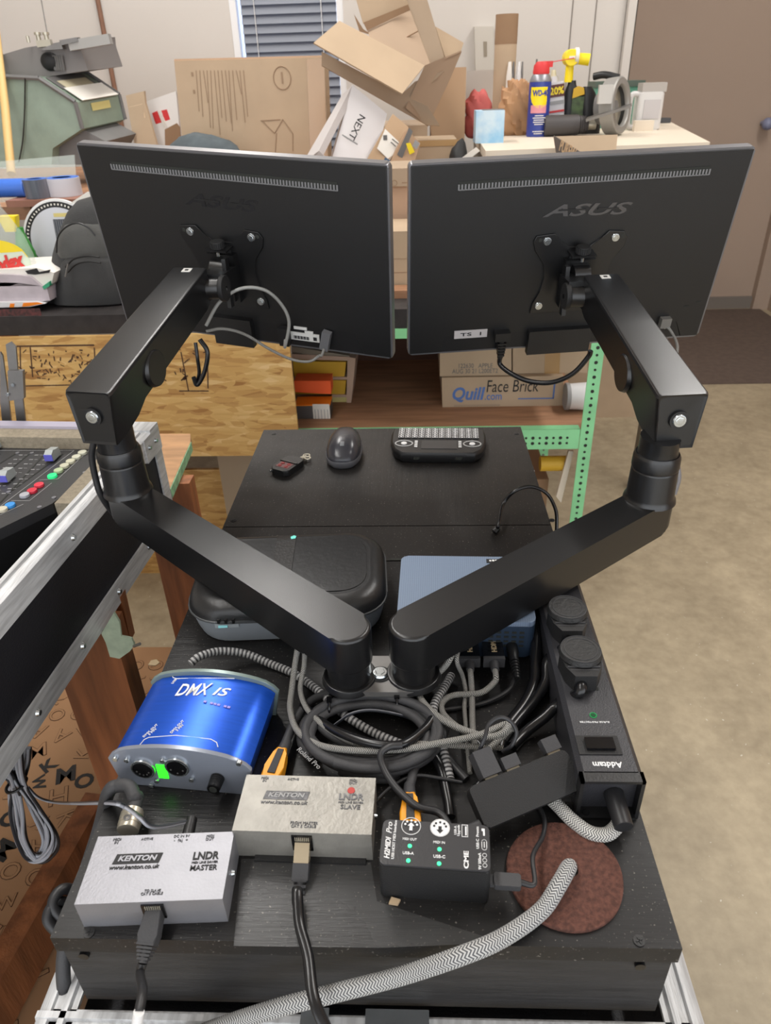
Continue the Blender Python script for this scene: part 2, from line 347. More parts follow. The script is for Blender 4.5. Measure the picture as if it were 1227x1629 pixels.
def text(s,X,width,mt,root,name='lettering',bold=0,shear=0,height=None,th=.0003,align='CENTER',spacing=1):
    """flat lettering in the XY plane of frame X, centred, scaled to a given width"""
    cu=bpy.data.curves.new('t','FONT'); cu.body=s; cu.size=1; cu.offset=bold; cu.shear=shear; cu.extrude=.01; cu.space_character=spacing; cu.align_x='CENTER'; cu.space_line=.85
    cu.resolution_u=3
    to=bpy.data.objects.new('t',cu); COL.objects.link(to); dg=bpy.context.evaluated_depsgraph_get(); me=bpy.data.meshes.new_from_object(to.evaluated_get(dg)); bpy.data.objects.remove(to)
    xs=[v.co.x for v in me.vertices]; ys=[v.co.y for v in me.vertices]
    x0,x1,y0,y1=min(xs),max(xs),min(ys),max(ys); k=width/(x1-x0); ky=height/(y1-y0) if height else k
    for v in me.vertices: v.co=Vector(((v.co.x-(x0+x1)/2)*k,(v.co.y-(y0+y1)/2)*ky,(v.co.z/.01)*th))
    me.transform(ROOTS[root].inverted()@X); me.materials.clear(); me.materials.append(M[mt] if isinstance(mt,str) else mt)
    o=bpy.data.objects.new(name,me); COL.objects.link(o); o.parent=root; ROOTS[o]=ROOTS[root]; bpy.data.curves.remove(cu); return o
def frame(o,x,y):
    """frame with origin o, X axis along x, Y roughly along y"""
    x=Vector(x).normalized(); z=x.cross(Vector(y)).normalized(); y=z.cross(x)
    X=Matrix((x,y,z)).transposed().to_4x4(); X.translation=Vector(o); return X
def rrect(w,d,r,n=5,cx=0,cy=0):
    P=[]
    for (sx,sy,a0) in ((1,1,0),(-1,1,90),(-1,-1,180),(1,-1,270)):
        for k in range(n+1):
            a=R(a0+90*k/n); P.append((cx+sx*(w/2-r)+r*math.cos(a),cy+sy*(d/2-r)+r*math.sin(a)))
    return P
def boxframe(nl,nr,fl,ztop,zbot=.9):
    a=T(*nl,ztop); b=T(*nr,ztop); c=T(*fl,ztop); w=(b-a).length; d=abs((c-a).dot(Vector((-(b-a).y,(b-a).x,0)).normalized()))
    yaw=math.atan2(b.y-a.y,b.x-a.x); X=Matrix.Translation((a.x,a.y,zbot))@Matrix.Rotation(yaw,4,'Z')
    return X,w,d,ztop-zbot
def screw(mb,p,n,r,h=.002):
    p=Vector(p); n=Vector(n).normalized(); mb.cyl(p,p+n*h,r,r*.92,16,bev=min(r*.25,h*.3))
    mb.cyl(p+n*h,p+n*(h*1.15),r*.62,r*.55,6)
Z=Vector((0,0,1))
def MX(X): return MB(X)

def wrap(o,cx,cy,r,sq=1,off=.0016):
    """bend flat lettering round an upright rounded body"""
    X=ROOTS[o]; I=X.inverted(); y0=min((X@v.co).y for v in o.data.vertices)
    for v in o.data.vertices:
        p=X@v.co; x=p.x-cx; d=p.y-y0; p.y=cy-sq*math.sqrt(max(1e-6,r*r-x*x))-off+min(d,.0005); v.co=I@p
    return o
# ================================================================== the room
WY=3.7; BY=4.8; WX=V(984,116,WY).x; ZC=3.5
b=MB(); b.box((.6,.75,-.05),(7.2,8.3,.1)); struct('floor',b,'concrete')
wl=V(363,0,WY).x; wr=V(545,0,WY).x; wz0=V(370,190,WY).z-.25; wz1=2.3
b=MB()
b.box(((-2.9+wl)/2,WY+.06,ZC/2),(wl+2.9,.12,ZC)); b.box(((wr+WX)/2,WY+.06,ZC/2),(WX-wr,.12,ZC))
b.box(((wl+wr)/2,WY+.06,wz0/2),(wr-wl,.12,wz0)); b.box(((wl+wr)/2,WY+.06,(wz1+ZC)/2),(wr-wl,.12,ZC-wz1))
b.box((WX-.06,(WY+BY)/2+.06,ZC/2),(.12,BY-WY-.12,ZC))
struct('wall_back',b,'white_wall')
b=MB(); b.box(((WX+3.2)/2,BY+.06,ZC/2),(3.2-WX+.24,.12,ZC)); struct('wall_far',b,'brown_wall')
b=MB(); b.box((-2.96,.75,ZC/2),(.12,8,ZC)); struct('wall_left',b,'white_wall')
sx=VX(1197,482,2.7)
b=MB(); b.box((2.76,2.0,ZC/2),(.12,5.5,ZC)); b.box((2.65,BY-.03,1.1),(.1,.06,2.2)); struct('wall_right',b,'brown_wall')
b=MB(); b.box((.6,.75,ZC+.05),(7.2,8.3,.1)); struct('ceiling',b,'white_wall')
# window: frame, daylight pane, blind
wx=(wl+wr)/2; ww=wr-wl
t=MB(); fw=.03
for x in (wl+fw/2,wr-fw/2): t.box((x,WY+.03,(wz0+wz1)/2),(fw,.05,wz1-wz0))
t.box((wx,WY+.03,wz1-fw/2),(ww,.05,fw)); t.box((wx,WY+.03,wz0+fw/2),(ww,.05,fw))
win=struct('window_1',t,'white'); 
t=MB(); t.box((wx,WY+.1,(wz0+wz1)/2),(ww,.006,wz1-wz0)); obj('pane',t,'glass',win)
t=MB(); n=34
for i in range(n):
    z=wz0+.03+(wz1-wz0-.06)*i/(n-1); c=.019
    t.loft([[Vector((x,WY+.004,z-c)),Vector((x,WY+.012,z)),Vector((x,WY+.02,z+c)),Vector((x,WY+.022,z+c)),Vector((x,WY+.0135,z)),Vector((x,WY+.006,z-c))] for x in (wl+.052,wr-.032)])
bl=thing('window_blind','grey horizontal slat blind hanging in the narrow back window','blind',(wx,WY+.01,wz0))
obj('slats',t,'blind',bl)
t=MB()
for x in (wl+.115,wr-.1):
    t.tube([(x,WY+.001,wz0+.02),(x,WY+.001,wz1-.04)],.0018,6,smooth=False)
obj('ladder_cord',t,'whiteink',bl)
t=MB(); t.box((wx,WY+.015,wz1-.02),(ww-.06,.04,.035),.004); obj('head_rail',t,'white',bl)
# wall seams and far door line
for px,py,qx,qy in ((912,0,903,110),(951,0,938,110)):
    a=V(px,py,WY-.001); c=V(qx,qy,WY-.001); t=MB(); t.box(((a.x+c.x)/2,WY-.001,1.7),(.004,.004,3.3)); struct('trim_%d'%(1 if px==912 else 2),t,'seam')
a=V(1012,20,BY-.002); t=MB(); t.box((a.x,BY-.002,ZC/2),(.012,.006,ZC)); struct('trim_3',t,'hole')
t=MB(); t.box((WX+.02,WY+.02,ZC/2),(.035,.12,ZC)); struct('trim_4',t,'white_wall')
t=MB(); t.box((2.0,BY-.01,.04),(1.35,.02,.08)); struct('baseboard_far',t,'seam')
# floor mat before the far door
t=MB(); a=T(1130,492,.006); y0=T(1120,610,.006).y; t.box((2.0,(BY-.05+y0)/2,.003),(1.3,BY-.05-y0,.006),.002)
solo('rubber_mat',t,'rubbermat','flat dark brown mat on the concrete floor before the brown wall','mat')
# ceiling tubes (out of frame)
for nm,(x,y) in (('a',(-.6,2.6)),('b',(-.9,.3)),('c',(1.9,1.9))):
    t=MB(); t.box((x,y,3.47),(.34,2.5,.06),.01); struct('trim_%d'%{'a':5,'b':6,'c':7}[nm],t,'white')
# conduit on the back wall
t=MB(); a=V(155,0,WY-.015); c=V(183,145,WY-.015); xx=(a.x+c.x)/2; t.tube([(xx,WY-.012,.8),(xx,WY-.012,2.8)],.011,10,smooth=False); t.box((xx,WY-.006,1.62),(.05,.012,.02)); 
solo('wall_conduit',t,mat('rusty_brown_pipe',(128,92,72),.6,var=.2),'thin brown vertical pipe on the white wall behind the green machine','pipe')
# ================================================================== equipment box (black plywood) on a road case
PZ=.9; W_=.46; D_=.8925
rt=thing('plywood_box','black painted plywood box top carrying the monitor arms and small devices','box',(W_/2,D_/2,.80))
t=MB(); t.box((W_/2,.24,PZ-.009),(W_,.48,.018),.0012); obj('top_board',t,'bwood',rt)
t=MB(); t.box((W_/2,.5235,PZ-.009),(W_,.083,.018),.0008); obj('middle_board',t,'bwood2',rt)
t=MB(); t.box((W_/2,(.567+D_)/2,PZ-.009),(W_,D_-.567,.018),.0008); obj('rear_board',t,'bwood2',rt)
t=MB(); t.box((W_/2,.012,PZ-.058),(W_-.004,.016,.08),.001); obj('front_board',t,mat('front_board_paint',(36,35,35),.5,var=.3,vscale=9,stretch=(1,1,9),bump=.5,bscale=20),rt)
for x in (.010,W_-.010): t=MB(); t.box((x,D_/2,PZ-.058),(.016,D_-.03,.08),.001); obj('side_board',t,'bwood2',rt)
t=MB(); t.box((W_/2,D_-.01,PZ-.058),(W_-.04,.016,.08),.001); obj('back_board',t,'bwood2',rt)
t=MB(); P=[T(372,1505),T(604,1508),T(800,1500),T(600,1434),T(590,1372),T(384,1366)]; t.solid([p+Z*.0003 for p in P],(0,0,-.0002)); obj('scuffed_patch',t,'bwood_worn',rt)
for p in ((1017,1497),(142,1484),(436,690),(822,690),(372,828),(878,828)):
    q=T(*p,PZ); t=MB(); t.cyl(q,q+Z*.0008,.0042,seg=20); ang=random.random(); 
    for k in (0,1): 
        d=Vector((math.cos(ang+k*math.pi/2),math.sin(ang+k*math.pi/2),0)); t.box((0,0,0),(.005,.0009,.0006),0,X=frame(q+Z*.001,d,Z.cross(d)))
    obj('screw',t,'plastic',rt)
for x in (.018,W_-.025): t=MB(); t.cyl((x,.004,.872),(x,.001,.872),.004,seg=16); obj('screw',t,'gloss',rt)
for x in (.25,.41): t=MB(); t.box((x,.4835,PZ+.0004),(.022,.004,.001)); obj('slot',t,'hole',rt)
# case under it
CZ=.80
rt=thing('road_case','open aluminium-edged road case under the black plywood box','case',(W_/2,D_/2,0))
t=MB(); t.box((W_/2,D_/2,CZ/2-.02),(W_+.03,D_+.03,CZ-.04),.003); obj('case_body',t,'caseblack',rt)
def rail(P,Q,up,out,wd=.028,th=.004,root=None,name='edge_rail'):
    P=Vector(P);Q=Vector(Q);d=(Q-P).normalized(); up=Vector(up); out=Vector(out)
    t=MB(); sec=[(0,0),(wd,0),(wd,th),(wd*.62,th),(wd*.6,th+.0035),(wd*.4,th+.0035),(wd*.38,th),(th,th),(th,wd),(0,wd)]
    t.loft([[A-out*u+out*th+up*0-up*0+up*th-up*(th-v) if False else A+out*(-u)+up*(v) for u,v in sec] for A in (P,Q)]); return obj(name,t,'alu',root)
# top tongue rails, profile stepped
def caserail(P,Q,inn,root,name='edge_rail',w_=.03):
    P=Vector(P);Q=Vector(Q);inn=Vector(inn)
    sec=[(0,-.03),(0,0),(.004,.003),(.010,.003),(.011,0),(.018,0),(.019,.004),(.024,.004),(.025,0),(w_,0),(w_,-.004),(.004,-.004),(.004,-.03)]
    t=MB(); t.loft([[A+inn*u+Z*v for u,v in sec] for A in (P,Q)]); return obj(name,t,'alu',root)
x0,x1,y0,y1=-.034,W_+.034,-.030,D_+.036
caserail((x0,y0,CZ),(x1,y0,CZ),(0,1,0),rt,w_=.027); caserail((x0,y0,CZ),(x0,y1,CZ),(1,0,0),rt); caserail((x1,y0,CZ),(x1,y1,CZ),(-1,0,0),rt); caserail((x0,y1,CZ),(x1,y1,CZ),(0,-1,0),rt)
for x in (.255,.19): t=MB(); t.box((x,y0+.014,CZ+.004),(.05 if x>.2 else .022,.03,.006),.002); t.cyl((x,y0+.012,CZ+.006),(x,y0+.012,CZ+.010),.006,seg=14); obj('latch',t,'zinc',rt)
# ================================================================== dual monitor arm
arm=thing('monitor_arm','black two-armed spring mount bolted to the plywood box, holding two screens','monitor arm',(.235,.27,PZ))
MZ=PZ+.037
t=MB(); t.prism(rrect(.096,.036,.012,cx=.238,cy=.247),PZ,MZ-.006,bev=.002); obj('mount_block',t,'plastic2',arm)
t=MB(); t.box((.238,.237,MZ-.003),(.062,.050,.006),.001); obj('base_plate',t,'greymetal',arm)
q=T(605,1073,MZ); t=MB(); t.cyl(q,q+Z*.001,.0105,seg=24); obj('bolt_recess',t,'plastic',arm)
t=MB(); screw(t,q+Z*.001,(0,0,1),.0078,.003); obj('base_bolt',t,'zinc',arm)
def beam_link(A,B,r,z0,z1,nm,bev=.004):
    """stadium-shaped horizontal link from A to B"""
    A=Vector((A[0],A[1],0));B=Vector((B[0],B[1],0)); d=(B-A).normalized(); a0=math.atan2(d.y,d.x); P=[]
    for k in range(13): a=a0+math.pi/2+math.pi*k/12; P.append((A.x+r*math.cos(a),A.y+r*math.sin(a)))
    for k in range(13): a=a0-math.pi/2+math.pi*k/12; P.append((B.x+r*.95*math.cos(a),B.y+r*.95*math.sin(a)))
    t=MB(); t.prism(P,z0,z1,bev=bev,seg=3); return obj(nm,t,'arm',arm)
ZT=1.0
LB=(.207,.2345); RB=(.269,.2385); LE=(-.091,.498); RE=(.551,.468)
for B_,E_,sgn in ((LB,LE,-1),(RB,RE,1)):
    t=MB(); t.cyl((B_[0],B_[1],MZ),(B_[0],B_[1],ZT-.02),.0215,seg=32); obj('base_column',t,'arm',arm)
    t=MB(); t.cyl((B_[0],B_[1],MZ-.006),(B_[0],B_[1],MZ+.0025),.0275,.0262,seg=32,bev=.002); obj('base_collar',t,'arm',arm)
    e=Vector((E_[0],E_[1],0)); bb=Vector((B_[0],B_[1],0)); d=(e-bb).normalized()
    beam_link(bb,e+d*.012,.0232,ZT-.043,ZT,'lower_arm'); beam_link(bb+d*.05,e+d*.008,.0215,ZT-.048,ZT-.043,'cable_cover',.001)
    t=MB(); t.lathe([(.0305,ZT-.002),(.0297,ZT+.002),(.0275,ZT+.006),(.0265,ZT+.039),(.025,ZT+.041)],(E_[0],E_[1],0)); obj('elbow_cylinder',t,'arm',arm)
    t=MB(); t.lathe([(.024,ZT+.040),(.0265,ZT+.042),(.027,ZT+.0445),(.0265,ZT+.056),(.0245,ZT+.060)],(E_[0],E_[1],0)); obj('elbow_ring',t,'arm',arm)
def upper(E_,N,Fp,wn,wf,side,stick):
    """spring arm: N near top centre, Fp far top centre"""
    N=Vector(N);Fp=Vector(Fp); d=Fp-N; L=d.length; s=Vector((d.y,-d.x,0)).normalized(); dh=Vector((d.x,d.y,0)).normalized(); sl=d.z/Vector((d.x,d.y)).length; Lh=Vector((d.x,d.y)).length
    def sec(u,top,bot,wt,wb,r=.006):
        c=N+dh*u; zt=N.z+sl*u+top; zb=N.z+sl*u+bot
        return [c+s*(-wb/2)+Z*(zb-c.z),c+s*(-wt/2)+Z*(zt-r-c.z),c+s*(-wt/2+r*.3)+Z*(zt-r*.3-c.z),c+s*(-wt/2+r)+Z*(zt-c.z),c+s*(wt/2-r)+Z*(zt-c.z),c+s*(wt/2-r*.3)+Z*(zt-r*.3-c.z),c+s*(wt/2)+Z*(zt-r-c.z),c+s*(wb/2)+Z*(zb-c.z)]
    w=lambda u:wn+(wf-wn)*u/Lh
    t=MB(); t.loft([sec(.004,-.004,-.063,w(0)-.011,.040),sec(0.002,-.0005,-.065,w(0)-.004,.043,.004),sec(.006,0,-.066,w(0),.044,.004),sec(.03,0,-.068,w(.03),.044,.004),sec(.062,0,-.066,w(.06),.043,.004),sec(.085,0,-.058,w(.08),.043,.004),sec(Lh-.02,0,-.052,w(Lh)+.002,w(Lh)-.002,.004),sec(Lh-.003,0,-.05,wf,wf-.004,.004),sec(Lh,-.003,-.047,wf-.006,wf-.008,.004)])
    o=obj('upper_arm',t,'arm',arm,sharp=28)
    # neck down to the elbow
    ez=ZT+.056; zz=N.z-.055
    t=MB(); e=Vector((E_[0],E_[1],0)); r0=.0265
    def ring(z,rx,ry,off): return [Vector((e.x,e.y,z))+dh*(off+rx*math.cos(2*math.pi*k/20))+s*(ry*math.sin(2*math.pi*k/20)) for k in range(20)]
    t.loft([ring(ez,.0235,.0235,0),ring(ez+.01,.0235,.022,0),ring(zz,.0255,.0215,0)],smooth=True); obj('elbow_neck',t,'arm',arm)
    q=N+dh*.002+Z*(-.030); t=MB(); t.cyl(q+dh*.002,q-dh*.0012,.0108,seg=24); obj('screw_recess',t,'plastic',arm)
    t=MB(); screw(t,q-dh*.001,-dh,.0078,.0022); obj('tension_screw',t,'zinc',arm)
    q=N+dh*.112+Z*(sl*.112-.036)+s*side*(w(.11)/2-.004); t=MB(); t.cyl(q,q+s*side*.006,.024,.0225,28,bev=.001); obj('side_button',t,'arm',arm)
    # small sticker on the top face near the far end
    c=N+dh*(Lh-.012)+Z*(sl*(Lh-.012)+.0005); X=frame(c,s,dh+Z*sl); t=MX(X); t.box((stick,0,0),(.013,.011,.0006)); obj('sticker',t,'sticker',arm)
    t=MX(X); t.box((stick,0,.0005),(.005,.004,.0003)); obj('sticker_mark',t,'ink',arm)
    # end cap collar and hinge toward the vesa head
    return Fp,dh,s
NL=T(136,625,1.1440); NR=T(1090,629,1.1345)
FL=V(302.5,424,.765); FR=V(957,435,.760)
fl,dl,s_l=upper(LE,NL,FL,.0585,.0518,1,.0); fr,dr,s_r=upper(RE,NR,FR,.0585,.050,-1,.002)
def monframe(c,yaw,tilt,roll):
    ax=Vector((math.cos(yaw),math.sin(yaw),0)); n=Vector((-math.sin(yaw),math.cos(yaw),0)); up=Z*math.cos(tilt)-n*math.sin(tilt)
    a=ax*math.cos(roll)+up*math.sin(roll); b_=up*math.cos(roll)-ax*math.sin(roll)
    return frame(c,a,b_)      # local z points back toward the viewer
k=.95
XL=monframe(CAM+(Vector((-.0035,.8926,1.2023))-CAM)*k,-.2712,.1845,-.0605); XR=monframe(CAM+(Vector((.5124,.8778,1.188))-CAM)*k,.1251,.2078,.0097)
def onframe(px,py,X,off=0):
    n=X.col[2].to_3d(); o=X.translation+n*off; d=ray(px,py); P=CAM+d*((o-CAM).dot(n)/d.dot(n)); return X.inverted()@P
def monitor(X,label,nx0,nx1,zn,vent,blk,logo,right):
    w,h=.475,.287
    m_=thing('computer_monitor',label,'monitor',X=X@Matrix.Translation((0,-h/2,0)))
    t=MX(X); t.prism(rrect(w,h,.006),-.016,-.002,bev=.002); obj('screen_bezel',t,'bezel',m_)
    e=.003; W2=w/2-e;H2=h/2-e
    out=[(-W2,H2),(-W2,-H2),(nx0,-H2),(nx0+.006,zn),(nx1-.012,zn),(nx1,-H2),(W2,-H2),(W2,H2)]
    t=MX(X); t.prism(out,-.002,.0,bev=.0012); obj('back_cover',t,'monitor',m_)
    t=MX(X); t.prism([(nx0-.01,-H2),(nx1+.01,-H2),(nx1+.01,zn+.01),(nx0-.01,zn+.01)],-.0022,-.0012)
    obj('port_recess',t,'monitor2',m_)
    # raised recess walls and central stand block
    t=MX(X); t.box(((blk[0]+blk[1])/2,(-H2+zn)/2-.003,.005),(blk[1]-blk[0],zn+H2+.012,.012),.003); t.box(((blk[0]+blk[1])/2+.008,-H2-.001,.004),((blk[1]-blk[0])*.6,.012,.012),.002); obj('stand_socket',t,'plastic',m_)
    # vent slot with teeth
    (x0,y0),(x1,y1)=vent; d=Vector((x1-x0,y1-y0,0)); X2=X@Matrix.Translation((x0,y0,.0004))@Matrix.Rotation(math.atan2(d.y,d.x),4,'Z'); L=d.length
    t=MX(X2); t.box((L/2,.0,0),(L,.0115,.0008)); v=obj('vent_slot',t,'hole',m_)
    t=MX(X2); n=76
    for i in range(n+1): t.box((L*i/n,-.0015,.0009),(.0022,.0075,.0012))
    t.box((L/2,-.005,.0009),(L,.0012,.0012)); obj('vent_teeth',t,'teeth',v)
    # logo
    lx,ly,lw,rot=logo
    Xl=X@Matrix.Translation((lx,ly,.0006))@Matrix.Rotation(rot,4,'Z'); text('ASUS',Xl,lw,mat('logo_gloss',(78,76,76) if right else (36,36,38),.2),m_,'maker_logo',bold=.02,shear=.35,height=.017 if right else .018)
    t=MX(Xl); t.box((-.022,.0006,.0003),(.04,.0022,.0006)); t.box((.03,.0006,.0003),(.03,.0022,.0006)); obj('logo_cut',t,'monitor',m_)
    return m_
iR=lambda px,py:onframe(px,py,XR); iL=lambda px,py:onframe(px,py,XL)
a=iR(730,296);c=iR(1129,271); nx0=iR(700,560).x; nx1=iR(1098,480).x; zn=iR(760,510).y
bl0=iR(838,540).x; bl1=iR(935,540).x; lg=iR(935,333); zn=-.112
mR=monitor(XR,'right black computer monitor seen from behind, with a TS 1 label','%s'and nx0,nx1,zn,((a.x,a.y),(c.x,c.y)),(bl0,bl1),(lg.x,lg.y,.128,R(-1)),True)
a=iL(178,263);c=iL(537,297); nx1=iL(579,560).x; bl0=iL(345,520).x; bl1=iL(408,545).x; lg=iL(352,322)
mL=monitor(XL,'left black computer monitor seen from behind, tilted with a serial label','' or -.07,nx1,-.105,((a.x,a.y),(c.x,c.y)),(bl0,bl1),(lg.x,lg.y,.118,R(-2)),False)
# labels, plugs on the backs
q=iR(749,531); t=MX(XR); t.box((q.x,q.y,.0003),(.052,.0135,.0012)); s_=obj('name_label',t,mat('silver_tape',(176,172,172),.35),mR)
text('TS  1',XR@Matrix.Translation((q.x,q.y,.0012)),.033,'ink',s_,bold=.01,height=.0055)
q=iL(485,536); t=MX(XL); t.box((q.x,q.y,0.0),(.05,.013,.002)); s_=obj('serial_label',t,'sticker',mL)
t=MX(XL)
for i in range(16): t.box((q.x-.018+.0017*i,q.y-.0015,.0013),(.0006+.0005*(i%3),.0055,.0003))
t.box((q.x+.018,q.y-.001,.0013),(.006,.006,.0003)); obj('barcode',t,'ink',s_)
q=iL(478,522); t=MX(XL); t.box((q.x,q.y,0.0),(.022,.0045,.002)); t.box((q.x+.014,q.y-.006,0),(.014,.0045,.002)); obj('small_label',t,'sticker',mL)
for q in (iL(588,516),iR(1112,480)):
    t=MX(XL if q is not None and q.x>.19 and q.y<-.09 and q is not None and abs(q.x-iL(588,516).x)<1e-6 else XR); t.box((q.x,q.y,.0004),(.008,.0016,.0006),X=Matrix.Identity(4)); obj('lock_slot',t,'hole',mL if abs(q.x-iL(588,516).x)<1e-6 else mR)
# vesa heads
def vesa(X,cx,cy,F_,dh,s,side):
    X=X@Matrix.Translation((cx,cy,0))
    P=[(-.066,.058),(-.040,.060),(-.030,.050),(-.016,.038),(.016,.038),(.030,.050),(.040,.060),(.062,.058),(.068,.050),(.066,.036),(.050,.016),(.046,-.005),(.050,-.028),(.060,-.046),(.062,-.062),(-.062,-.062),(-.060,-.046),(-.050,-.028),(-.046,-.005),(-.050,.016),(-.066,.036),(-.070,.050)]
    t=MX(X); t.prism(P[::-1],.0008,.0034,bev=.0009); obj('vesa_plate',t,'arm',arm)
    for sx in (-1,1):
        for sy in (-1,1):
            p=X@Vector((sx*.05,sy*.05,.0034)); n=X.col[2].to_3d(); t=MB(); screw(t,p,n,.0062,.0022); obj('vesa_screw',t,'zinc',arm)
        p=(sx*.060,.052,.0036); t=MX(X); t.cyl(p,(p[0],p[1],.0037),.003,seg=12); obj('plate_hole',t,'hole',arm)
    t=MX(X); t.box((0,-.012,.010),(.044,.074,.014),.004); t.box((.0,-.02,.018),(.034,.05,.012),.004); obj('slide_bracket',t,'arm',arm)
    t=MX(X); t.box((0,.034,.016),(.036,.003,.024),.001); t.box((0,.030,.006),(.03,.012,.006),.001); obj('knob_shelf',t,'arm',arm)
    t=MX(X); t.cyl((0,.0355,.018),(0,.046,.018),.0102,.0098,20,bev=.0012); 
    for i in range(20):
        a=2*math.pi*i/20; t.box((.0102*math.cos(a),.041,.018+.0102*math.sin(a)),(.0012,.008,.0012))
    obj('clamp_knob',t,'plastic2',arm); t=MX(X); t.cyl((0,.024,.02),(0,.034,.02),.0026,seg=10); obj('knob_thread',t,'zinc',arm)
    # tilt ring, yoke, pan barrel
    t=MX(X); t.cyl((-.012,.004,.022),(.012,.004,.022),.016,seg=28,bev=.001); obj('tilt_barrel',t,'arm',arm)
    Y0=X@Vector((0,-.008,.03)); H=F_+dh*(-.004)+Z*(-.030)
    J=H+s*side*.040+dh*.006     # pivot beside the arm end
    J=Vector((J.x,J.y,J.z))
    t=MB(); c=(Y0+J)/2; t.box((0,0,0),(.036,.05,.030),.003,X=frame(c+Z*.004,s,dh)); obj('yoke',t,'arm',arm)
    t=MB(); t.cyl(H+s*side*.015,J+s*side*.004,.015,seg=28); t.cyl(H+s*side*.018,H+s*side*.024,.018,seg=28); obj('pan_pin',t,'arm',arm)
    t=MB(); t.cyl(J+s*side*.002,J+s*side*.010,.0185,seg=32,bev=.002); obj('pivot_disc',t,'plastic2',arm)
    t=MB(); t.cyl(J+s*side*.010,J+s*side*.0105,.0035,seg=6); obj('pivot_socket',t,'gloss',arm)
    t=MB(); t.box((0,0,0),(.006,.012,.07),.002,X=frame(J+Z*-.0+dh*.03,s,dh)); obj('yoke_rib',t,'arm',arm)
vesa(XL,-.025*.95,-.019,FL,dl,s_l,1); vesa(XR,.0125,-.019,FR,dr,s_r,-1)
# ================================================================== devices on the box
def lcd(X,u,v,z=0): return X@Matrix.Translation((u,v,z))
def rot(X,deg): return X@Matrix.Rotation(R(deg),4,'Z')
def uv(X,px,py,h):      # local coordinates on the top face seen at a pixel
    p=T(px,py,(X.translation.z+h)); return X.inverted()@p
def outline(mb,P,wd,z):  # open or closed thin line on a top face
    for a,b_ in zip(P[:-1],P[1:]):
        a=Vector((a[0],a[1],z));b_=Vector((b_[0],b_[1],z)); d=b_-a
        if d.length<1e-6: continue
        mb.box((0,0,0),(d.length+wd*.6,wd,.0003),X=frame((a+b_)/2,d,Z.cross(d)))
# --- master line driver
def driver(label,m_,ink,X,w,d,h,kind):
    r=thing('midi_line_driver',label,'device',X=X)
    t=MX(X); t.box((w/2,d/2,h/2),(w,d,h),.0014); obj('case',t,m_,r)
    for x in (0.0,): pass
    t=MX(X); t.cyl((w,d*.55,h*.45),(w+.0022,d*.55,h*.45),.0026,.0018,14); obj('side_screw',t,'zinc',r)
    t=MX(X); t.prism([(w*.17,d*.555),(w*.50,d*.555),(w*.515,d*.705),(w*.185,d*.705)],h+.0001,h+.0004); lg=obj('logo_plate',t,ink,r)
    text('KENTON',lcd(X,w*.343,d*.63,h+.0006),w*.275,'silver' if ink=='ink' else 'greyink',lg,bold=.03,shear=.2,height=d*.085)
    text('www.kenton.co.uk',lcd(X,w*.335,d*.505,h+.0003),w*.35,ink,r,shear=.15,bold=.008)
    text('LNDR',lcd(X,w*.83,d*.635,h+.0003),w*.185,ink,r,bold=.03,height=d*.115); text('MIDI LINE DRIVER',lcd(X,w*.83,d*.535,h+.0003),w*.185,ink,r)
    text(kind,lcd(X,w*.83,d*.455,h+.0003),w*(.19 if kind=='MASTER' else .145),ink,r,bold=.012,height=d*.08)
    text('MIDI\nIN',lcd(X,w*.15,d*.915,h+.0003),w*.055,'ink2' if ink=='ink' else ink,r); text('ACTIVE',lcd(X,w*.37,d*.93,h+.0003),w*.085,'ink2' if ink=='ink' else ink,r); text('MIDI\nOUT',lcd(X,w*.83,d*.915,h+.0003),w*.06,'ink2' if ink=='ink' else ink,r)
    text(('TO SLAVE' if kind=='MASTER' else 'FROM MASTER')+'\nCAT 5 CABLE',lcd(X,w*.51,d*.13,h+.0003),w*.15 if kind=='MASTER' else w*.2,'ink2' if ink=='ink' else ink,r)
    if kind=='MASTER':
        text('DC IN 9V',lcd(X,w*.62,d*.955,h+.0003),w*.115,'ink2' if ink=='ink' else ink,r); text('-  (o)  +',lcd(X,w*.62,d*.885,h+.0003),w*.1,'ink2' if ink=='ink' else ink,r)
    # RJ45 socket on the front face
    sx=w*.52 if kind=='MASTER' else w*.5
    t=MX(X); t.box((sx,-.0003,h*.62),(.0165,.002,h*.56)); s_=obj('network_socket',t,'gloss',r)
    t=MX(X); 
    for i in range(8): t.box((sx-.0052+.0015*i,-.0014,h*.80),(.0007,.0008,.004))
    obj('contacts',t,'satin',s_)
    return r,sx
XM,w,d,h=boxframe((118,1439),(354,1430),(154,1331),.9295); mr,sxm=driver('brushed silver line driver box marked MASTER at the front left corner','silver','ink',XM,w,d,h,'MASTER'); wm,hm=w,h
XS,w,d,h=boxframe((369,1321),(591,1328),(390,1232),.9325); sr,sxs=driver('worn silver line driver box marked SLAVE with a red dot','silver_worn','ink_worn',XS,w,d,h,'SLAVE'); hs=h
q=uv(XS,559,1258,h); t=MX(XS); t.cyl((q.x,q.y,h+.0001),(q.x,q.y,h+.0006),.0031,seg=24); obj('red_dot',t,mat('red_dot',(178,62,56),.6),sr)
# velcro strips under slave
t=MX(XS); t.box((.06,-.001,.001),(.09,.008,.002)); solo('velcro_strip',t,'felt' if False else 'plastic2','black velcro strip peeking out under the worn silver box marked SLAVE','velcro')
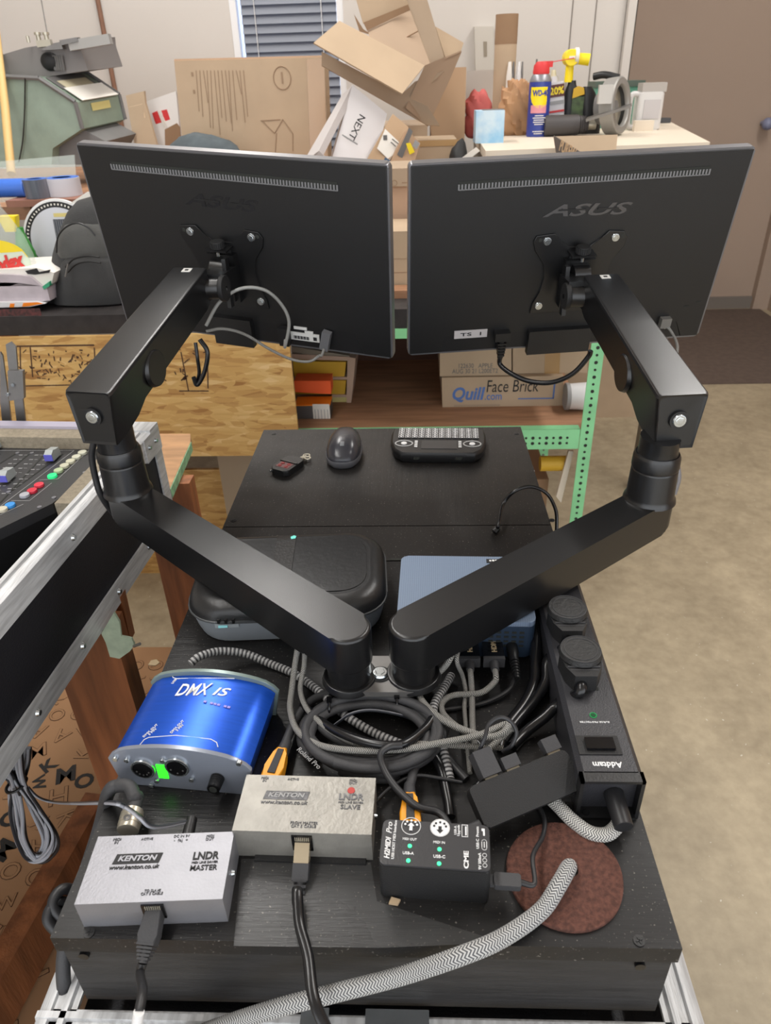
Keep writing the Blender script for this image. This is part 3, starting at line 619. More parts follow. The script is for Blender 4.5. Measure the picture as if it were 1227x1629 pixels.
# network plugs with cables
def netplug(X,sx,h,end,lab,clear,pts,r=.0033,flat=1,col='cable',yaw_=0):
    e=thing('network_cable',lab,'cable',loc=X@Vector((sx,-.01,0)))
    X2=X@Matrix.Translation((sx,0,h*.52))@Matrix.Rotation(R(yaw_),4,'Z')@Matrix.Rotation(R(end),4,'X')
    if not clear: X2=X2@Matrix.Diagonal((1,.66,1,1))
    t=MX(X2)
    if clear:
        t.box((0,-.004,0),(.0118,.020,.009),.0008); obj('plug',t,mat('metal_plug',(190,176,150),.25,metal=.6),e)
        t=MX(X2); t.box((0,-.019,0),(.0125,.012,.0095),.001); 
        for i in range(4): t.box((0,-.025-.0042*i,0),(.0105-.0006*i,.0022,.0088),.0006)
        t.cyl((0,-.02,0),(0,-.043,0),.0036,seg=14); obj('plug_boot',t,'cable2',e)
        L=-.043
    else:
        t.prism([(-.0062,.004),(.0062,.004),(.0072,-.022),(.0066,-.030),(-.0066,-.030),(-.0072,-.022)],-.0055,.0055,bev=.0012); obj('plug',t,'cable2',e)
        t=MX(X2)
        for i in range(5): t.box((0,-.0305-.0034*i,0),(.0128-.0012*i,.0022,.0105-.0009*i),.0008)
        t.cyl((0,-.03,0),(0,-.048,0),.0040,.0034,14); obj('plug_boot',t,'cable2',e)
        L=-.048
    p0=X2@Vector((0,L,0)); p1=X2@Vector((0,L-.010,0))
    t=MB(); t.tube([p0,p1]+pts,r,12,flat=flat); obj('cable_jacket',t,col,e); return e,p0
e1,p=netplug(XM,sxm,hm,24,'black network cable plugged into the silver box marked MASTER',False,[V(227,1575,-.050),V(221,1612,-.066)],.0032,yaw_=-8)
t=MB(); t.tube([V(221,1610,-.066),V(217,1640,-.07),V(214,1700,-.075)],.0034,12); obj('white_sleeve',t,'white',e1)
e2,p=netplug(XS,sxs,hs,34,'black flat network cable with a metal plug in the worn silver box marked SLAVE',True,[T(473,1415,.912),T(477,1470,.907),V(490,1520,-.012),V(500,1590,-.04),V(530,1660,-.06)],.0042,.62,'cable_gloss')
# --- H2MIDI box
X,w,d,h=boxframe((602,1375),(782,1387),(607,1302),.9405); 
hr=thing('midi_interface','small black box with white port symbols and four green lights','device',X=X)
t=MX(X); t.prism(rrect(w,d,.004,cx=w/2,cy=d/2),0,h-.002,bev=.0012); obj('case',t,'plastic2',hr)
t=MX(X); t.prism(rrect(w-.001,d-.001,.004,cx=w/2,cy=d/2),h-.002,h,bev=.0006); tp=obj('top_plate',t,mat('interface_top',(58,58,60),.28,bump=.1,bscale=900),hr)
H=lambda a,b_,dz=.0003:X@Matrix.Translation((w*a,d*b_,h+dz))
text('H2MIDI',rot(H(.068,.36),90),d*.46,'whiteink',tp,bold=.02,shear=.25,height=w*.05); text('Pro',rot(H(.068,.80),90),d*.25,'whiteink',tp,shear=.3,height=w*.052)
text('USB HOST MIDI Interface',rot(H(.122,.55),90),d*.84,'whiteink',tp,bold=.006)
for cx_,fill in ((.27,0),(.54,1)):
    t=MX(H(cx_,.86)); 
    if fill: t.cyl((0,0,0),(0,0,.0003),w*.083,seg=32)
    P=[(w*.088*math.cos(2*math.pi*i/32),w*.088*math.sin(2*math.pi*i/32)) for i in range(33)]; P=[p_ for p_ in P]
    outline(t,P,.0006,.0002); obj('port_symbol',t,'whiteink',tp)
    t=MX(H(cx_,.86,.0007)); 
    for a in (0,45,90,135,180): t.cyl((w*.055*math.cos(R(a)),w*.04*math.sin(R(a))+.0012,0),(w*.055*math.cos(R(a)),w*.04*math.sin(R(a))+.0012,.0003),.0009,seg=10)
    s=-1 if fill else 1; t.prism([(-.0012,-.004),(.0012,-.004),(.0012,0),(.0026,0),(0,.003),(-.0026,0),(-.0012,0)] if s==1 else [(-.0012,.001),(.0012,.001),(.0012,-.002),(.0026,-.002),(0,-.005),(-.0026,-.002),(-.0012,-.002)][::-1],0,.0003); obj('port_pins',t,'ink' if fill else 'whiteink',tp)
text('MIDI OUT',H(.265,.57),w*.13,'whiteink',tp,bold=.01); text('MIDI IN',H(.535,.54),w*.105,'whiteink',tp,bold=.01); text('USB-A',H(.26,.27),w*.1,'whiteink',tp,bold=.012); text('USB-C',H(.54,.24),w*.105,'whiteink',tp,bold=.012)
for a,b_ in ((.27,.42),(.54,.39),(.265,.11),(.54,.09)): t=MX(H(a,b_)); t.cyl((0,0,0),(0,0,.0004),.0016,seg=14); obj('status_light',t,'teal_led',hr)
text('CME',rot(H(.78,.21),90),d*.36,'whiteink',tp,bold=.03,height=w*.045)
text('USB-A\nUpgrade',rot(H(.70,.83),90),d*.24,'whiteink',tp); text('USB-C  Presets',rot(H(.885,.70),90),d*.48,'whiteink',tp,bold=.006); text('9V 500mA',rot(H(.90,.20),90),d*.34,'whiteink',tp,bold=.006)
t=MX(H(.77,.83)); outline(t,[(-.0022,-.005),(.0022,-.005),(.0022,.005),(-.0022,.005),(-.0022,-.005)],.0004,0); t.box((.0008,0,0),(.0012,.0075,.0003)); obj('usb_symbol',t,'whiteink',tp)
t=MX(H(.945,.55)); P=rrect(.0036,.0085,.0018); outline(t,P+[P[0]],.0005,0); outline(t,[(0,-.0022),(0,.0022)],.0006,0); t.box((0,.0105,0),(.0014,.006,.0003)); t.box((-.0012,.0125,0),(.001,.002,.0003))
for yy in (-.0165,-.0125,-.0085): P=[(.0015*math.cos(2*math.pi*i/14),yy+.0015*math.sin(2*math.pi*i/14)) for i in range(15)]; outline(t,P,.0005,0)
obj('port_symbol',t,'whiteink',tp)
# usb-c cable
e=thing('usb_cable','thin black cable plugged into the right side of the small black midi box','cable',loc=X@Vector((w+.01,.01,0)))
t=MX(X); t.prism(rrect(.020,.0105,.0015,cx=w+.013,cy=d*.16),h*.42,h*.42+.006,bev=.0006); t.box((w+.002,d*.16,h*.42+.003),(.004,.0085,.003)); obj('plug',t,'cable2',e)
p=X@Vector((w+.023,d*.16,h*.42+.003)); t=MB(); t.tube([p,p+X.col[0].to_3d()*.01,T(848,1362,.917),T(864,1330,.908),T(866,1302,.906),T(852,1275,.905),T(836,1252,.904)],lambda u:.0024-.0005*min(1,u*6),10); obj('cable_jacket',t,'cable',e)
# --- DMX box with aluminium end plates
a=T(185,1245,.9); b_=T(401,1261,.9); yaw=math.atan2(b_.y-a.y,b_.x-a.x); XD=Matrix.Translation(a)@Matrix.Rotation(yaw-.02,4,'Z'); wd=.130; dd=.092; hh=.047
dr_=thing('dmx_controller','bright blue anodised lighting interface box with clear end plates','device',X=XD)
def arch(w_,h0,h1,n=16,ins=0,foot=.006):
    P=[(foot+ins,ins),(w_-foot-ins,ins)]; 
    r=.012
    top=lambda x:h0+(h1-h0)*(1-((x-w_/2)/(w_/2))**2)
    P.append((w_-ins,h0-r*.6)); 
    for k in range(n+1):
        x=w_-ins-r*.35-(w_-2*ins-r*.7)*k/n; P.append((x,top(x)-ins-(r*.25 if k in (0,n) else 0)))
    P.append((ins,h0-r*.6)); return P
XF=XD@Matrix.Rotation(R(90),4,'X')     # local x right, y up, z toward viewer
t=MX(XF); t.prism(arch(wd,.039,.051,ins=.003),-dd,-.004,bev=.001); obj('body',t,'blue',dr_,sharp=50)
t=MX(XF); t.prism(arch(wd,.040,.053),-.0035,.0005,bev=.0008); fp=obj('front_plate',t,mat('clear_front_plate',(134,140,152),.28,metal=.3,bump=.05),dr_)
t=MX(XF); t.prism(arch(wd,.040,.053),-dd-.004,-dd,bev=.0008); obj('rear_plate',t,mat('frosted_rear_plate',(126,142,138),.3,metal=.3),dr_)
lf=lambda px,py:(lambda p:XF.inverted()@p)(onplane(px,py,XF))
def onplane(px,py,X_,off=0):
    n=X_.col[2].to_3d(); o=X_.translation+n*off; d_=ray(px,py); return CAM+d_*((o-CAM).dot(n)/d_.dot(n))
for (px,py),pins in (((229,1221),5),((283,1218),3)):
    q=lf(px,py); t=MX(XF); t.cyl((q.x,q.y,0),(q.x,q.y,.003),.0115,.0112,30,bev=.0008); s_=obj('xlr_socket',t,'zinc',dr_)
    t=MX(XF); t.cyl((q.x,q.y,.0024),(q.x,q.y,.0033),.0090,seg=28); f_=obj('socket_face',t,'gloss',s_)
    t=MX(XF)
    for i in range(pins): a_=R(200+140*i/(pins-1)) if pins>1 else 0; t.cyl((q.x+.0058*math.cos(a_),q.y+.0058*math.sin(a_),.0033),(q.x+.0058*math.cos(a_),q.y+.0058*math.sin(a_),.0036),.0008,seg=8)
    obj('socket_pins',t,'greymetal',s_)
q=lf(259,1226); t=MX(XF); t.box((q.x,q.y,.0008),(.009,.017,.0012),.0006); obj('status_light',t,'green_led',dr_)
q=lf(347,1236); t=MX(XF); 
for k_ in range(7): t.cyl((q.x,q.y,.001+.0018*k_),(q.x,q.y,.0022+.0018*k_),.0062-.0001*k_,seg=22)
t.cyl((q.x,q.y,0),(q.x,q.y,.013),.0056,seg=22); s_=obj('cable_gland',t,'plastic',dr_)
t=MX(XF); t.cyl((q.x,q.y,.013),(q.x,q.y,.0135),.0035,seg=18); obj('gland_bore',t,'hole',s_)
for px,py in ((185,1205),(381,1212),(203,1207),(260,1208),(251,1240),(306,1238),(243,1250),(343,1254)):
    q=lf(px,py); t=MX(XF); t.cyl((q.x,max(.003,q.y),0),(q.x,max(.003,q.y),.003),.0028,.0024,12,bev=.0004); obj('plate_screw',t,'zinc',dr_)
def ontop(x,y):       # height of the arched lid
    w_=wd; return .039+(.051-.039)*(1-((x-w_/2)/(w_/2))**2)-.003
def toptext(s,px,py,width,rotd,ink,**kw):
    p=T(px,py,.948); l=XD.inverted()@p; z=ontop(l.x,l.y); sl=-2*(.012)*((l.x-wd/2)/(wd/2))/(wd/2)
    Xt=XD@Matrix.Translation((l.x,l.y,z+.0004))@Matrix.Rotation(-math.atan(sl),4,'Y')@Matrix.Rotation(R(rotd),4,'Z'); return text(s,Xt,width,ink,dr_,**kw)
toptext('DMX',309,1097,.033,4,'whiteink',bold=.01,shear=.35,height=.015); toptext('IS',353,1100,.016,4,'whiteink',bold=.01,shear=.35,height=.010)
toptext('- --- --',345,1120,.026,-6,mat('pink_ink',(150,140,214),.5),height=.0022)
toptext('DMX OUT\n5 PIN',240,1160,.016,62,'whiteink'); toptext('DMX OUT\n3 PIN',284,1157,.016,68,'whiteink'); toptext('USB',276,1080,.006,75,'whiteink')
def topline(P,wd_=.0009):
    t=MB(); pts=[]
    for px,py in P:
        l=XD.inverted()@T(px,py,.948); pts.append(XD@Vector((l.x,l.y,ontop(l.x,l.y)+.0003)))
    t.tube(pts,wd_*.5,5,smooth=False); return obj('printed_line',t,'whiteink',dr_)
topline([(221,1181),(228,1173),(236,1170),(280,1170),(335,1174),(344,1178),(346,1185)]); topline([(273,1067),(274,1073),(280,1076),(330,1079),(372,1078),(380,1074),(384,1070)])
# --- mini pc
X,w,d,h=boxframe((631,986),(842,990),(632,888),.951); w=.145; d=.118
pr_=thing('mini_pc','slate blue mini computer with a fine grid lid under the right arm','computer',X=X)
t=MX(X); t.prism(rrect(w,d,.008,cx=w/2,cy=d/2),.003,h-.006,bev=.002); obj('body',t,'pc_side',pr_)
t=MX(X); t.prism(rrect(w,d,.008,cx=w/2,cy=d/2),h-.007,h,bev=.0012); obj('lid',t,'pc_top',pr_)
t=MX(X)
for x in (.012,w-.012):
    for y in (.012,d-.012): t.cyl((x,y,0),(x,y,.004),.006,seg=14)
obj('foot',t,'plastic',pr_)
q=uv(X,796,893,h); t=MX(X); t.box((q.x,q.y,h+.0003),(.032,.0075,.0006),.0002); s_=obj('label',t,'ink',pr_); t=MX(X)
for i in range(8): t.box((q.x-.0115+.0033*i,q.y+.0003*(i%3),h+.0008),(.0024,.0026+.0006*(i%2),.0003))
obj('label_print',t,'whiteink',s_)
t=MX(X)
for i in range(5):
    for j in range(4):
        if (i+j)%1==0: t.box((w-.046+.008*i,-.0004,h-.014-.006*j),(.0048,.0008,.0022),X=Matrix.Identity(4))
obj('side_vents',t,'hole',pr_)
Xp=X
# --- hdmi plugs + cables
def hdmi(px,py,lab,pts,r,first):
    c=T(px,py,.925); c.y=Xp.translation.y-.014
    l=Xp.inverted()@c; c=Vector((c.x,c.y,.918)); e=thing('hdmi_cable',lab,'cable',loc=(c.x,c.y,.9),group=None)
    t=MB(); t.box((c.x,c.y,c.z),(.0215,.030,.0115),.001,X=None); obj('plug',t,'gloss',e)
    t=MB(); t.box((c.x,c.y-.0135,c.z),(.022,.004,.012),.0008); obj('plug_rim',t,'cable2',e)
    text('HDMI',rot(Matrix.Translation((c.x+.001,c.y+.004,c.z+.0059)),90),.018,mat('gold_ink',(214,190,150),.4,metal=.3),e,bold=.03)
    t=MB(); t.cyl((c.x,c.y-.015,c.z),(c.x,c.y-.026,c.z),.005,.0042,14); obj('strain_relief',t,'cable2',e)
    t=MB(); t.tube([(c.x,c.y-.024,c.z),(c.x,c.y-.034,c.z-.001)]+pts,r,10); obj('cable_jacket',t,'nylon',e); return e
hdmi(747,1040,'left of two hdmi cables plugged into the blue mini computer, running straight down',[T(751,1100,.912),T(752,1150,.910),T(756,1186,.914),T(768,1200,.920),T(790,1180,.932),T(812,1160,.936)],.0029,1)
hdmi(786,1040,'right of two hdmi cables plugged into the blue mini computer, bending left in an S',[T(787,1085,.914),T(765,1102,.914),T(722,1106,.914),T(704,1118,.914),T(706,1136,.916),T(730,1158,.920),T(760,1172,.925),T(800,1158,.934),T(815,1150,.936)],.003,0)
c=Vector((T(817,1040,.92).x,Xp.translation.y-.012,.918)); e=thing('power_cable','thin black dc power cable plugged into the blue mini computer','cable',loc=(c.x,c.y,.9))
t=MB(); t.lathe([(.0055,-.014),(.0062,-.010),(.0062,.004),(.0048,.010),(.0048,.014)],X=Matrix.Translation(c)@Matrix.Rotation(R(90),4,'X')); 
for i in range(6): t.cyl((c.x,c.y-.014-.004*i,c.z),(c.x,c.y-.0165-.004*i,c.z),.0052-.0003*i,seg=16)
t.cyl((c.x,c.y-.012,c.z),(c.x,c.y-.04,c.z),.003,seg=12); obj('plug',t,'plastic',e)
t=MB(); t.tube([(c.x,c.y-.038,c.z),T(822,1070,.915),T(812,1095,.908),T(786,1112,.905),T(755,1122,.9035),T(700,1130,.9035)],.0024,8); obj('cable_jacket',t,'cable',e)
# --- lunch box
A=T(305,960,.962); B_=T(608,944,.962); yaw=math.atan2(B_.y-A.y,B_.x-A.x)
XQ=Matrix.Translation((T(300,960,.962).x,0,0)); 
nl=T(316,1015,.9); nrr=T(592,1008,.9); cx=(nl.x+nrr.x)/2; XL_=Matrix.Translation((.1245,.398,PZ))@Matrix.Rotation(R(3.5),4,'Z')@Matrix.Diagonal((1,1,.70,1)); lw,ld=.222,.150
lr=thing('lunch_box','rounded lunch box with black lid, strap and grey base beside the left arm','lunch box',X=XL_)
t=MX(XL_); t.loft([[Vector((p[0],p[1],z)) for p in rrect(lw-i_,ld-i_,.042,8)] for z,i_ in ((0,.02),(.002,.012),(.02,.006),(.046,0),(.048,.0))],smooth=True); obj('base',t,'lbody',lr)
t=MX(XL_); t.prism(rrect(lw+.005,ld+.005,.044,8),.046,.0505,bev=.0015); obj('rim',t,mat('rim_grey',(70,72,74),.35),lr)
t=MX(XL_); t.loft([[Vector((p[0],p[1],z)) for p in rrect(lw-i_,ld-i_,.042 if i_<.02 else .034,8)] for z,i_ in ((.0500,-.002),(.056,0),(.064,.003),(.070,.010),(.0745,.020),(.0765,.030),(.0762,.034),(.0762,.038))],smooth=True); obj('lid',t,'lidfab',lr)
t=MX(XL_); t.prism(rrect(lw-.042,ld-.042,.030,8),.0755,.0775,bev=.0012); obj('lid_panel',t,'lidfab',lr)
t=MX(XL_); sx_=-.008; t.loft([[Vector((sx_-.012+sk,y,z)),Vector((sx_+.012+sk,y,z)),Vector((sx_+.012+sk,y,z+.0018)),Vector((sx_-.012+sk,y,z+.0018))] for y,z,sk in ((-.076,.045,-.004),(-.0755,.055,-.004),(-.071,.067,-.003),(-.062,.0745,-.002),(-.05,.0772,0),(.05,.0772,.0),(.064,.0745,.0),(.074,.064,.0),(.0755,.048,.0))]); st=obj('strap',t,mat('strap_web',(34,33,33),.5,bump=.3,bscale=300),lr)
t=MX(XL_); t.prism([(-.002,.052),(.003,.053),(.004,.058),(.001,.060),(-.003,.057)],.0788,.0794); obj('sticker',t,mat('teal_sticker',(120,226,214),.4),st)
t=MX(XL_); t.box((-.064,-.0735,.044),(.026,.006,.012),.002); lt=obj('latch',t,mat('latch_clear',(150,156,160),.3),lr)
t=MX(XL_)
for x in (-.072,-.064,-.056): t.box((x,-.0745,.051),(.003,.006,.008),.0006)
obj('latch_rib',t,'plastic',lt)
t=MX(XL_); t.cyl((-.073,-.0765,.041),(-.063,-.0765,.041),.0022,seg=8); obj('latch_pin',t,mat('teal_pin',(130,200,205),.4),lt)
# --- mouse
p=T(548,712,.915); Xm=Matrix.Translation((p.x,p.y,PZ))@Matrix.Rotation(R(-1),4,'Z')
ms=thing('computer_mouse','black wireless mouse with grey rim and scroll wheel','mouse',X=Xm)
def mr_(w_,l_,n=28,e_=.75): 
    P=[]
    for k in range(n):
        a=2*math.pi*k/n; c_,s_=math.cos(a),math.sin(a); P.append((w_/2*math.copysign(abs(c_)**e_,c_)*(1-.06*s_),l_/2*math.copysign(abs(s_)**.85,s_)))
    return P
sec=lambda w_,l_,z,tilt=0,oy=0:[Vector((x,y+oy,z+tilt*y)) for x,y in mr_(w_,l_)]
t=MX(Xm); t.loft([sec(.050,.094,.0),sec(.057,.101,.004),sec(.060,.104,.010),sec(.058,.102,.014,.02)],smooth=True); obj('rim',t,mat('mouse_rim',(92,92,96),.4),ms)
t=MX(Xm); t.loft([sec(.057,.101,.0135,.02),sec(.0565,.100,.019,.04),sec(.052,.092,.026,.05,.001),sec(.042,.074,.0325,.05,.003),sec(.027,.046,.0368,.04,.005),sec(.010,.018,.0382,.02,.006)],smooth=True); sh=obj('shell',t,mat('mouse_shell',(52,52,58),.26),ms)
t=MX(Xm); t.tube([(0,-.048,.0205),(0,-.036,.0275),(0,-.022,.0325),(0,-.004,.0366),(0,.018,.0378)],.0006,6); obj('button_split',t,'hole',sh)
t=MX(Xm); t.cyl((-.0035,-.022,.028),(.0035,-.022,.028),.0082,seg=24,bev=.001); obj('scroll_wheel',t,mat('wheel_grey',(120,122,126),.35),ms)
# --- mini keyboard
a=T(617,712,.915); b_=T(776,716,.915); Xk=Matrix.Translation((T(697,706,.91).x,T(697,708,.91).y,PZ))@Matrix.Rotation(math.atan2(b_.y-a.y,b_.x-a.x)+R(2),4,'Z')
kr=thing('mini_keyboard','small black handheld keyboard with backlit white key outlines and touchpad','keyboard',X=Xk)
kw,kd=.160,.098
def kout(s=1):
    P=[(-.080,.030),(-.078,.044),(-.066,.050),(.066,.050),(.078,.044),(.080,.030),(.079,-.008),(.072,-.034),(.060,-.047),(.040,-.049),(-.040,-.049),(-.060,-.047),(-.072,-.034),(-.079,-.008)]
    return [(x*s,y*s) for x,y in P][::-1]
t=MX(Xk); t.loft([[Vector((x,y,z)) for x,y in kout(s)] for z,s in ((0,.93),(.004,.985),(.012,1),(.017,.98),(.019,.95))]); obj('case',t,'plastic',kr)
n_=0
kb=thing
for r_i in range(5):
    for c_i in range(12):
        y=.040-.0078*r_i; x=-.062+.0113*c_i
        if abs(x)>.072: continue
        t=MX(Xk); t.box((x,y,.0200),(.0098,.0064,.0018),.0004); k_=obj('key',t,'plastic2',kr)
        t=MX(Xk); e_=.0008
        for (cx_,cy_,sx_,sy_) in ((x,y+.0028,.0092,.0006),(x,y-.0028,.0092,.0006),(x-.0043,y,.0006,.0058),(x+.0043,y,.0006,.0058)): t.box((cx_,cy_,.0210),(sx_,sy_,.0002))
        t.box((x,y,.0210),(.003,.0022,.0002)); obj('key_outline',t,'whiteink',k_)
t=MX(Xk); t.box((.002,-.018,.0194),(.058,.030,.0006)); obj('touchpad',t,mat('touchpad_grey',(48,48,50),.35),kr)
for x in (-.056,.056):
    t=MX(Xk)
    P=[(x+.014*math.cos(2*math.pi*i/28),-.014+.0105*math.sin(2*math.pi*i/28)) for i in range(29)]; outline(t,P,.0022,.0197)
    t.lathe([(.0048,.019),(.0046,.0205)],(x,-.014,0),seg=16); obj('round_pad',t,'whiteink',kr)
for x in (-.036,.036,):
    t=MX(Xk)
    for i in range(4): t.box((x,-.006-.0065*i,.0197),(.005,.0038,.0004),.001)
    obj('side_keys',t,'whiteink',kr)
for x in (-.034,.034): t=MX(Xk); t.box((x,-.0495,.010),(.01,.0012,.004)); obj('front_port',t,'hole',kr)
# --- key fob
p=T(458,742,.905); Xf=Matrix.Translation((p.x,p.y,PZ))@Matrix.Rotation(R(-28),4,'Z')
fr_=thing('remote_fob','small black remote control fob with red buttons and a metal key ring end','remote',X=Xf)
t=MX(Xf); t.prism(rrect(.034,.052,.008),0,.011,bev=.0025); obj('case',t,'plastic',fr_)
t=MX(Xf); t.box((0,.004,.0115),(.032,.004,.002),.0005); obj('slide_cover_edge',t,'gloss',fr_)
t=MX(Xf); t.box((0,-.008,.0112),(.024,.017,.0006)); f_=obj('button_panel',t,mat('pink_panel',(126,84,84),.5),fr_)
for x in (-.006,.006):
    for y in (-.012,-.004): t=MX(Xf); t.cyl((x,y,.0114),(x,y,.0125),.0031,seg=14); obj('button',t,mat('button_red',(150,46,46),.5),f_)
t=MX(Xf); t.cyl((.004,.030,.006),(.008,.040,.006),.0035,seg=12); t.tube([(.006+.0055*math.cos(a),.044+.0055*math.sin(a),.006) for a in [2*math.pi*i/12 for i in range(13)]],.0012,6); t.tube([(.014+.0045*math.cos(a),.036+.0045*math.sin(a),.007) for a in [2*math.pi*i/12 for i in range(13)]],.0012,6); obj('ring_end',t,'satin',fr_)
t=MX(Xf); t.cyl((-.014,-.028,.006),(-.014,-.0235,.006),.002,seg=10); obj('antenna_tip',t,'zinc',fr_)
# --- power strip
a=T(917,1291,.9);b_=T(1016,1292,.9); a.x=.404; XP=Matrix.Translation((.4045,a.y,PZ)); pw=.052; pl=.285; ph=.046
ps=thing('power_strip','black surge protector power strip along the right edge with rocker switch','power strip',X=XP)
t=MX(XP); t.loft([[Vector(q) for q in ((0,y,0),(0,y,ph-.004),(.004,y,ph),(pw-.004,y,ph),(pw,y,ph-.004),(pw,y,0))] for y in (.003,pl)]); obj('body',t,mat('strip_plastic',(44,44,48),.4,bump=.2,bscale=900),ps)
t=MX(XP)   # hood lip around the recessed end
t.box((pw/2,-.001,ph-.0015),(pw,.010,.003),.001); t.box((.0015,-.001,ph/2),(.003,.010,ph),.001); t.box((pw-.0015,-.001,ph/2),(.003,.010,ph),.001); obj('end_hood',t,'plastic',ps)
t=MX(XP); t.box((pw/2,-.002,.0015),(pw-.006,.012,.003),.0005); fl_=obj('mounting_flange',t,'plastic',ps)
for x in (.009,pw-.009): t=MX(XP); t.cyl((x,-.003,.003),(x,-.003,.0036),.003,seg=12); obj('flange_screw',t,'gloss',fl_)
PT=lambda px,py:XP.inverted()@T(px,py,PZ+ph)
q=PT(956,1186); t=MX(XP); t.box((q.x-.002,q.y,ph+.0003),(.036,.020,.0012),.0005); sw=obj('switch_frame',t,'plastic2',ps)
t=MX(XP); t.box((q.x-.001,q.y,ph+.002),(.024,.012,.0035),.0008,X=Matrix.Rotation(0,4,'X')); obj('rocker',t,'gloss',sw)
q=PT(944,1138); t=MX(XP); P=[(q.x+.0028*math.cos(2*math.pi*i/20),q.y+.0028*math.sin(2*math.pi*i/20)) for i in range(21)]; outline(t,P,.0009,ph+.0003); obj('indicator_ring',t,mat('green_ring',(40,150,84),.4,emit=.4),ps)
t=MX(XP); t.cyl((q.x,q.y,ph),(q.x,q.y,ph+.0006),.002,seg=14); obj('indicator_light',t,mat('dark_green',(16,70,40),.2),ps)
q=PT(946,1149); text('SURGE PROTECTER',rot(XP@Matrix.Translation((q.x,q.y,ph+.0002)),180),.026,'whiteink',ps,height=.0018)
q=PT(967,1217); text('Addtam',rot(XP@Matrix.Translation((q.x,q.y,ph+.0002)),180),.024,'whiteink',ps,bold=.02,height=.0058)
for px,py,sx_,sy_ in ((947,1096,.006,.0035),(932,1103,.004,.003)): q=PT(px,py); t=MX(XP); t.box((q.x,q.y,ph+.0002),(sx_,sy_,.0006)); obj('outlet_slot',t,'hole',ps)
# cord out of the strip's end
e=thing('power_cable','pale braided power cord looping from the end of the power strip under the hub','cable',loc=(.44,.10,PZ))
q0=XP@Vector((pw*.60,.004,.020)); t=MB(); t.cyl(q0,q0+Vector((.002,-.030,-.004)),.0085,.0078,20,bev=.001); obj('strain_relief',t,'cable',e)
t=MB(); t.tube([q0+Vector((.002,-.026,-.004)),T(984,1296,.910),T(983,1312,.907),T(966,1327,.9055),T(940,1325,.9055),T(912,1306,.9065),T(890,1284,.908),T(868,1262,.910),T(846,1240,.908)],.0058,16); obj('braided_sleeve',t,'braid_w',e)
# round flat plugs
def flatplug(px,py,pts,lab,r=.0052):
    c=T(px,py,PZ+ph+.022); e=thing('round_plug',lab,'plug',loc=(c.x,c.y,PZ+ph)); z0=PZ+ph
    t=MB(); t.cyl((c.x,c.y,z0+.018),(c.x,c.y,z0+.024),.0205,.0195,40,bev=.0015); d_=obj('plug_disc',t,'rubber_top',e)
    t=MB()
    for rr_ in (.0185,.0150): t.tube([(c.x+rr_*math.cos(2*math.pi*i/32),c.y+rr_*math.sin(2*math.pi*i/32),z0+.0242) for i in range(33)],.0004,5,smooth=False)
    obj('disc_ring',t,'cable2',d_)
    t=MB(); t.loft([[Vector((c.x+sx_*wx_,c.y+y,z)) for sx_,z in ((-1,z0+zb),(-1,z0+.018),(1,z0+.018),(1,z0+zb))] for y,wx_,zb in ((.014,.012,.001),(0,.0195,.001),(-.018,.0165,.001),(-.030,.010,-.004))]); obj('plug_body',t,'plastic2',e)
    t=MB()
    for i in range(3): t.box((c.x,c.y-.018-.0035*i,z0+.0185-.001*i),(.030-.004*i,.0012,.0014))
    obj('grip_ribs',t,'cable2',e)
    t=MB(); t.tube([(c.x-.003,c.y-.024,z0+.008),(c.x-.006,c.y-.036,z0+.004)]+pts,r,14); obj('cord',t,'cable_gloss',e); return e
flatplug(903,968,[T(872,1050,.925),T(868,1085,.915),T(848,1118,.910),T(820,1150,.909),T(800,1180,.908)],'rear of two flat round black plugs on the power strip')
flatplug(924,1035,[T(890,1118,.925),T(868,1140,.916),T(838,1164,.910),T(815,1188,.909)],'front of two flat round black plugs on the power strip, nearer the rocker switch')
t=MB(); t.tube([T(866,958,.93),T(856,1000,.925),T(852,1050,.918),T(850,1085,.912),T(835,1120,.909),T(805,1160,.909),T(795,1190,.907)],.0058,14); solo('extension_lead',t,'cable_gloss','thick glossy black lead coming from behind, left of the two round plugs','cable')
# --- usb hub
a=T(743,1256,.935); b_=T(897,1194,.935); d_=(b_-a); Xh=frame((a.x,a.y,.927),(d_.x,d_.y,.0),Vector((-d_.y,d_.x,.0)))@Matrix.Rotation(R(26),4,'X'); hl=d_.length
hb_=thing('usb_hub','slim black usb hub lying slanted with plugs along its far edge','usb hub',X=Xh)
hw=.034
t=MX(Xh); t.prism(rrect(hl,hw,.004,cx=hl/2,cy=-hw/2+.004),-.0,.012,bev=.0015); obj('case',t,'plastic2',hb_)
for u in (.72,): t=MX(Xh); t.box((hl*u,.0045,.006),(.014,.001,.006)); obj('usb_port',t,'hole',hb_)
def usbplug(u,lab,pts,ln=.020,wd_=.015,hh_=.009,r=.0018,body='cable2'):
    p=Xh@Vector((hl*u,.006,.006)); e=thing('usb_plug',lab,'plug',X=Matrix.Translation(p))
    t=MX(Xh); t.box((hl*u,.006+ln/2,.0065),(wd_,ln,hh_),.0012); obj('plug_body',t,body,e)
    t=MX(Xh); t.box((hl*u,.005,.0062),(.012,.004,.0045)); obj('plug_shell',t,'satin',e)
    if pts:
        t=MX(Xh); pass
        s0=Xh@Vector((hl*u,.006+ln,.0065)); t=MB(); t.tube([s0]+pts,r,8); obj('cord',t,'cable',e)
    return e
usbplug(.25,'square black usb plug at the left end of the hub, with a thin looping cord',[T(772,1172,.957),T(778,1152,.962),T(795,1141,.965),T(812,1147,.962),T(822,1165,.955),T(815,1185,.945),T(800,1196,.935)],.022,.017,.014)
usbplug(.47,'short black usb dongle in the middle of the hub',[],.010)
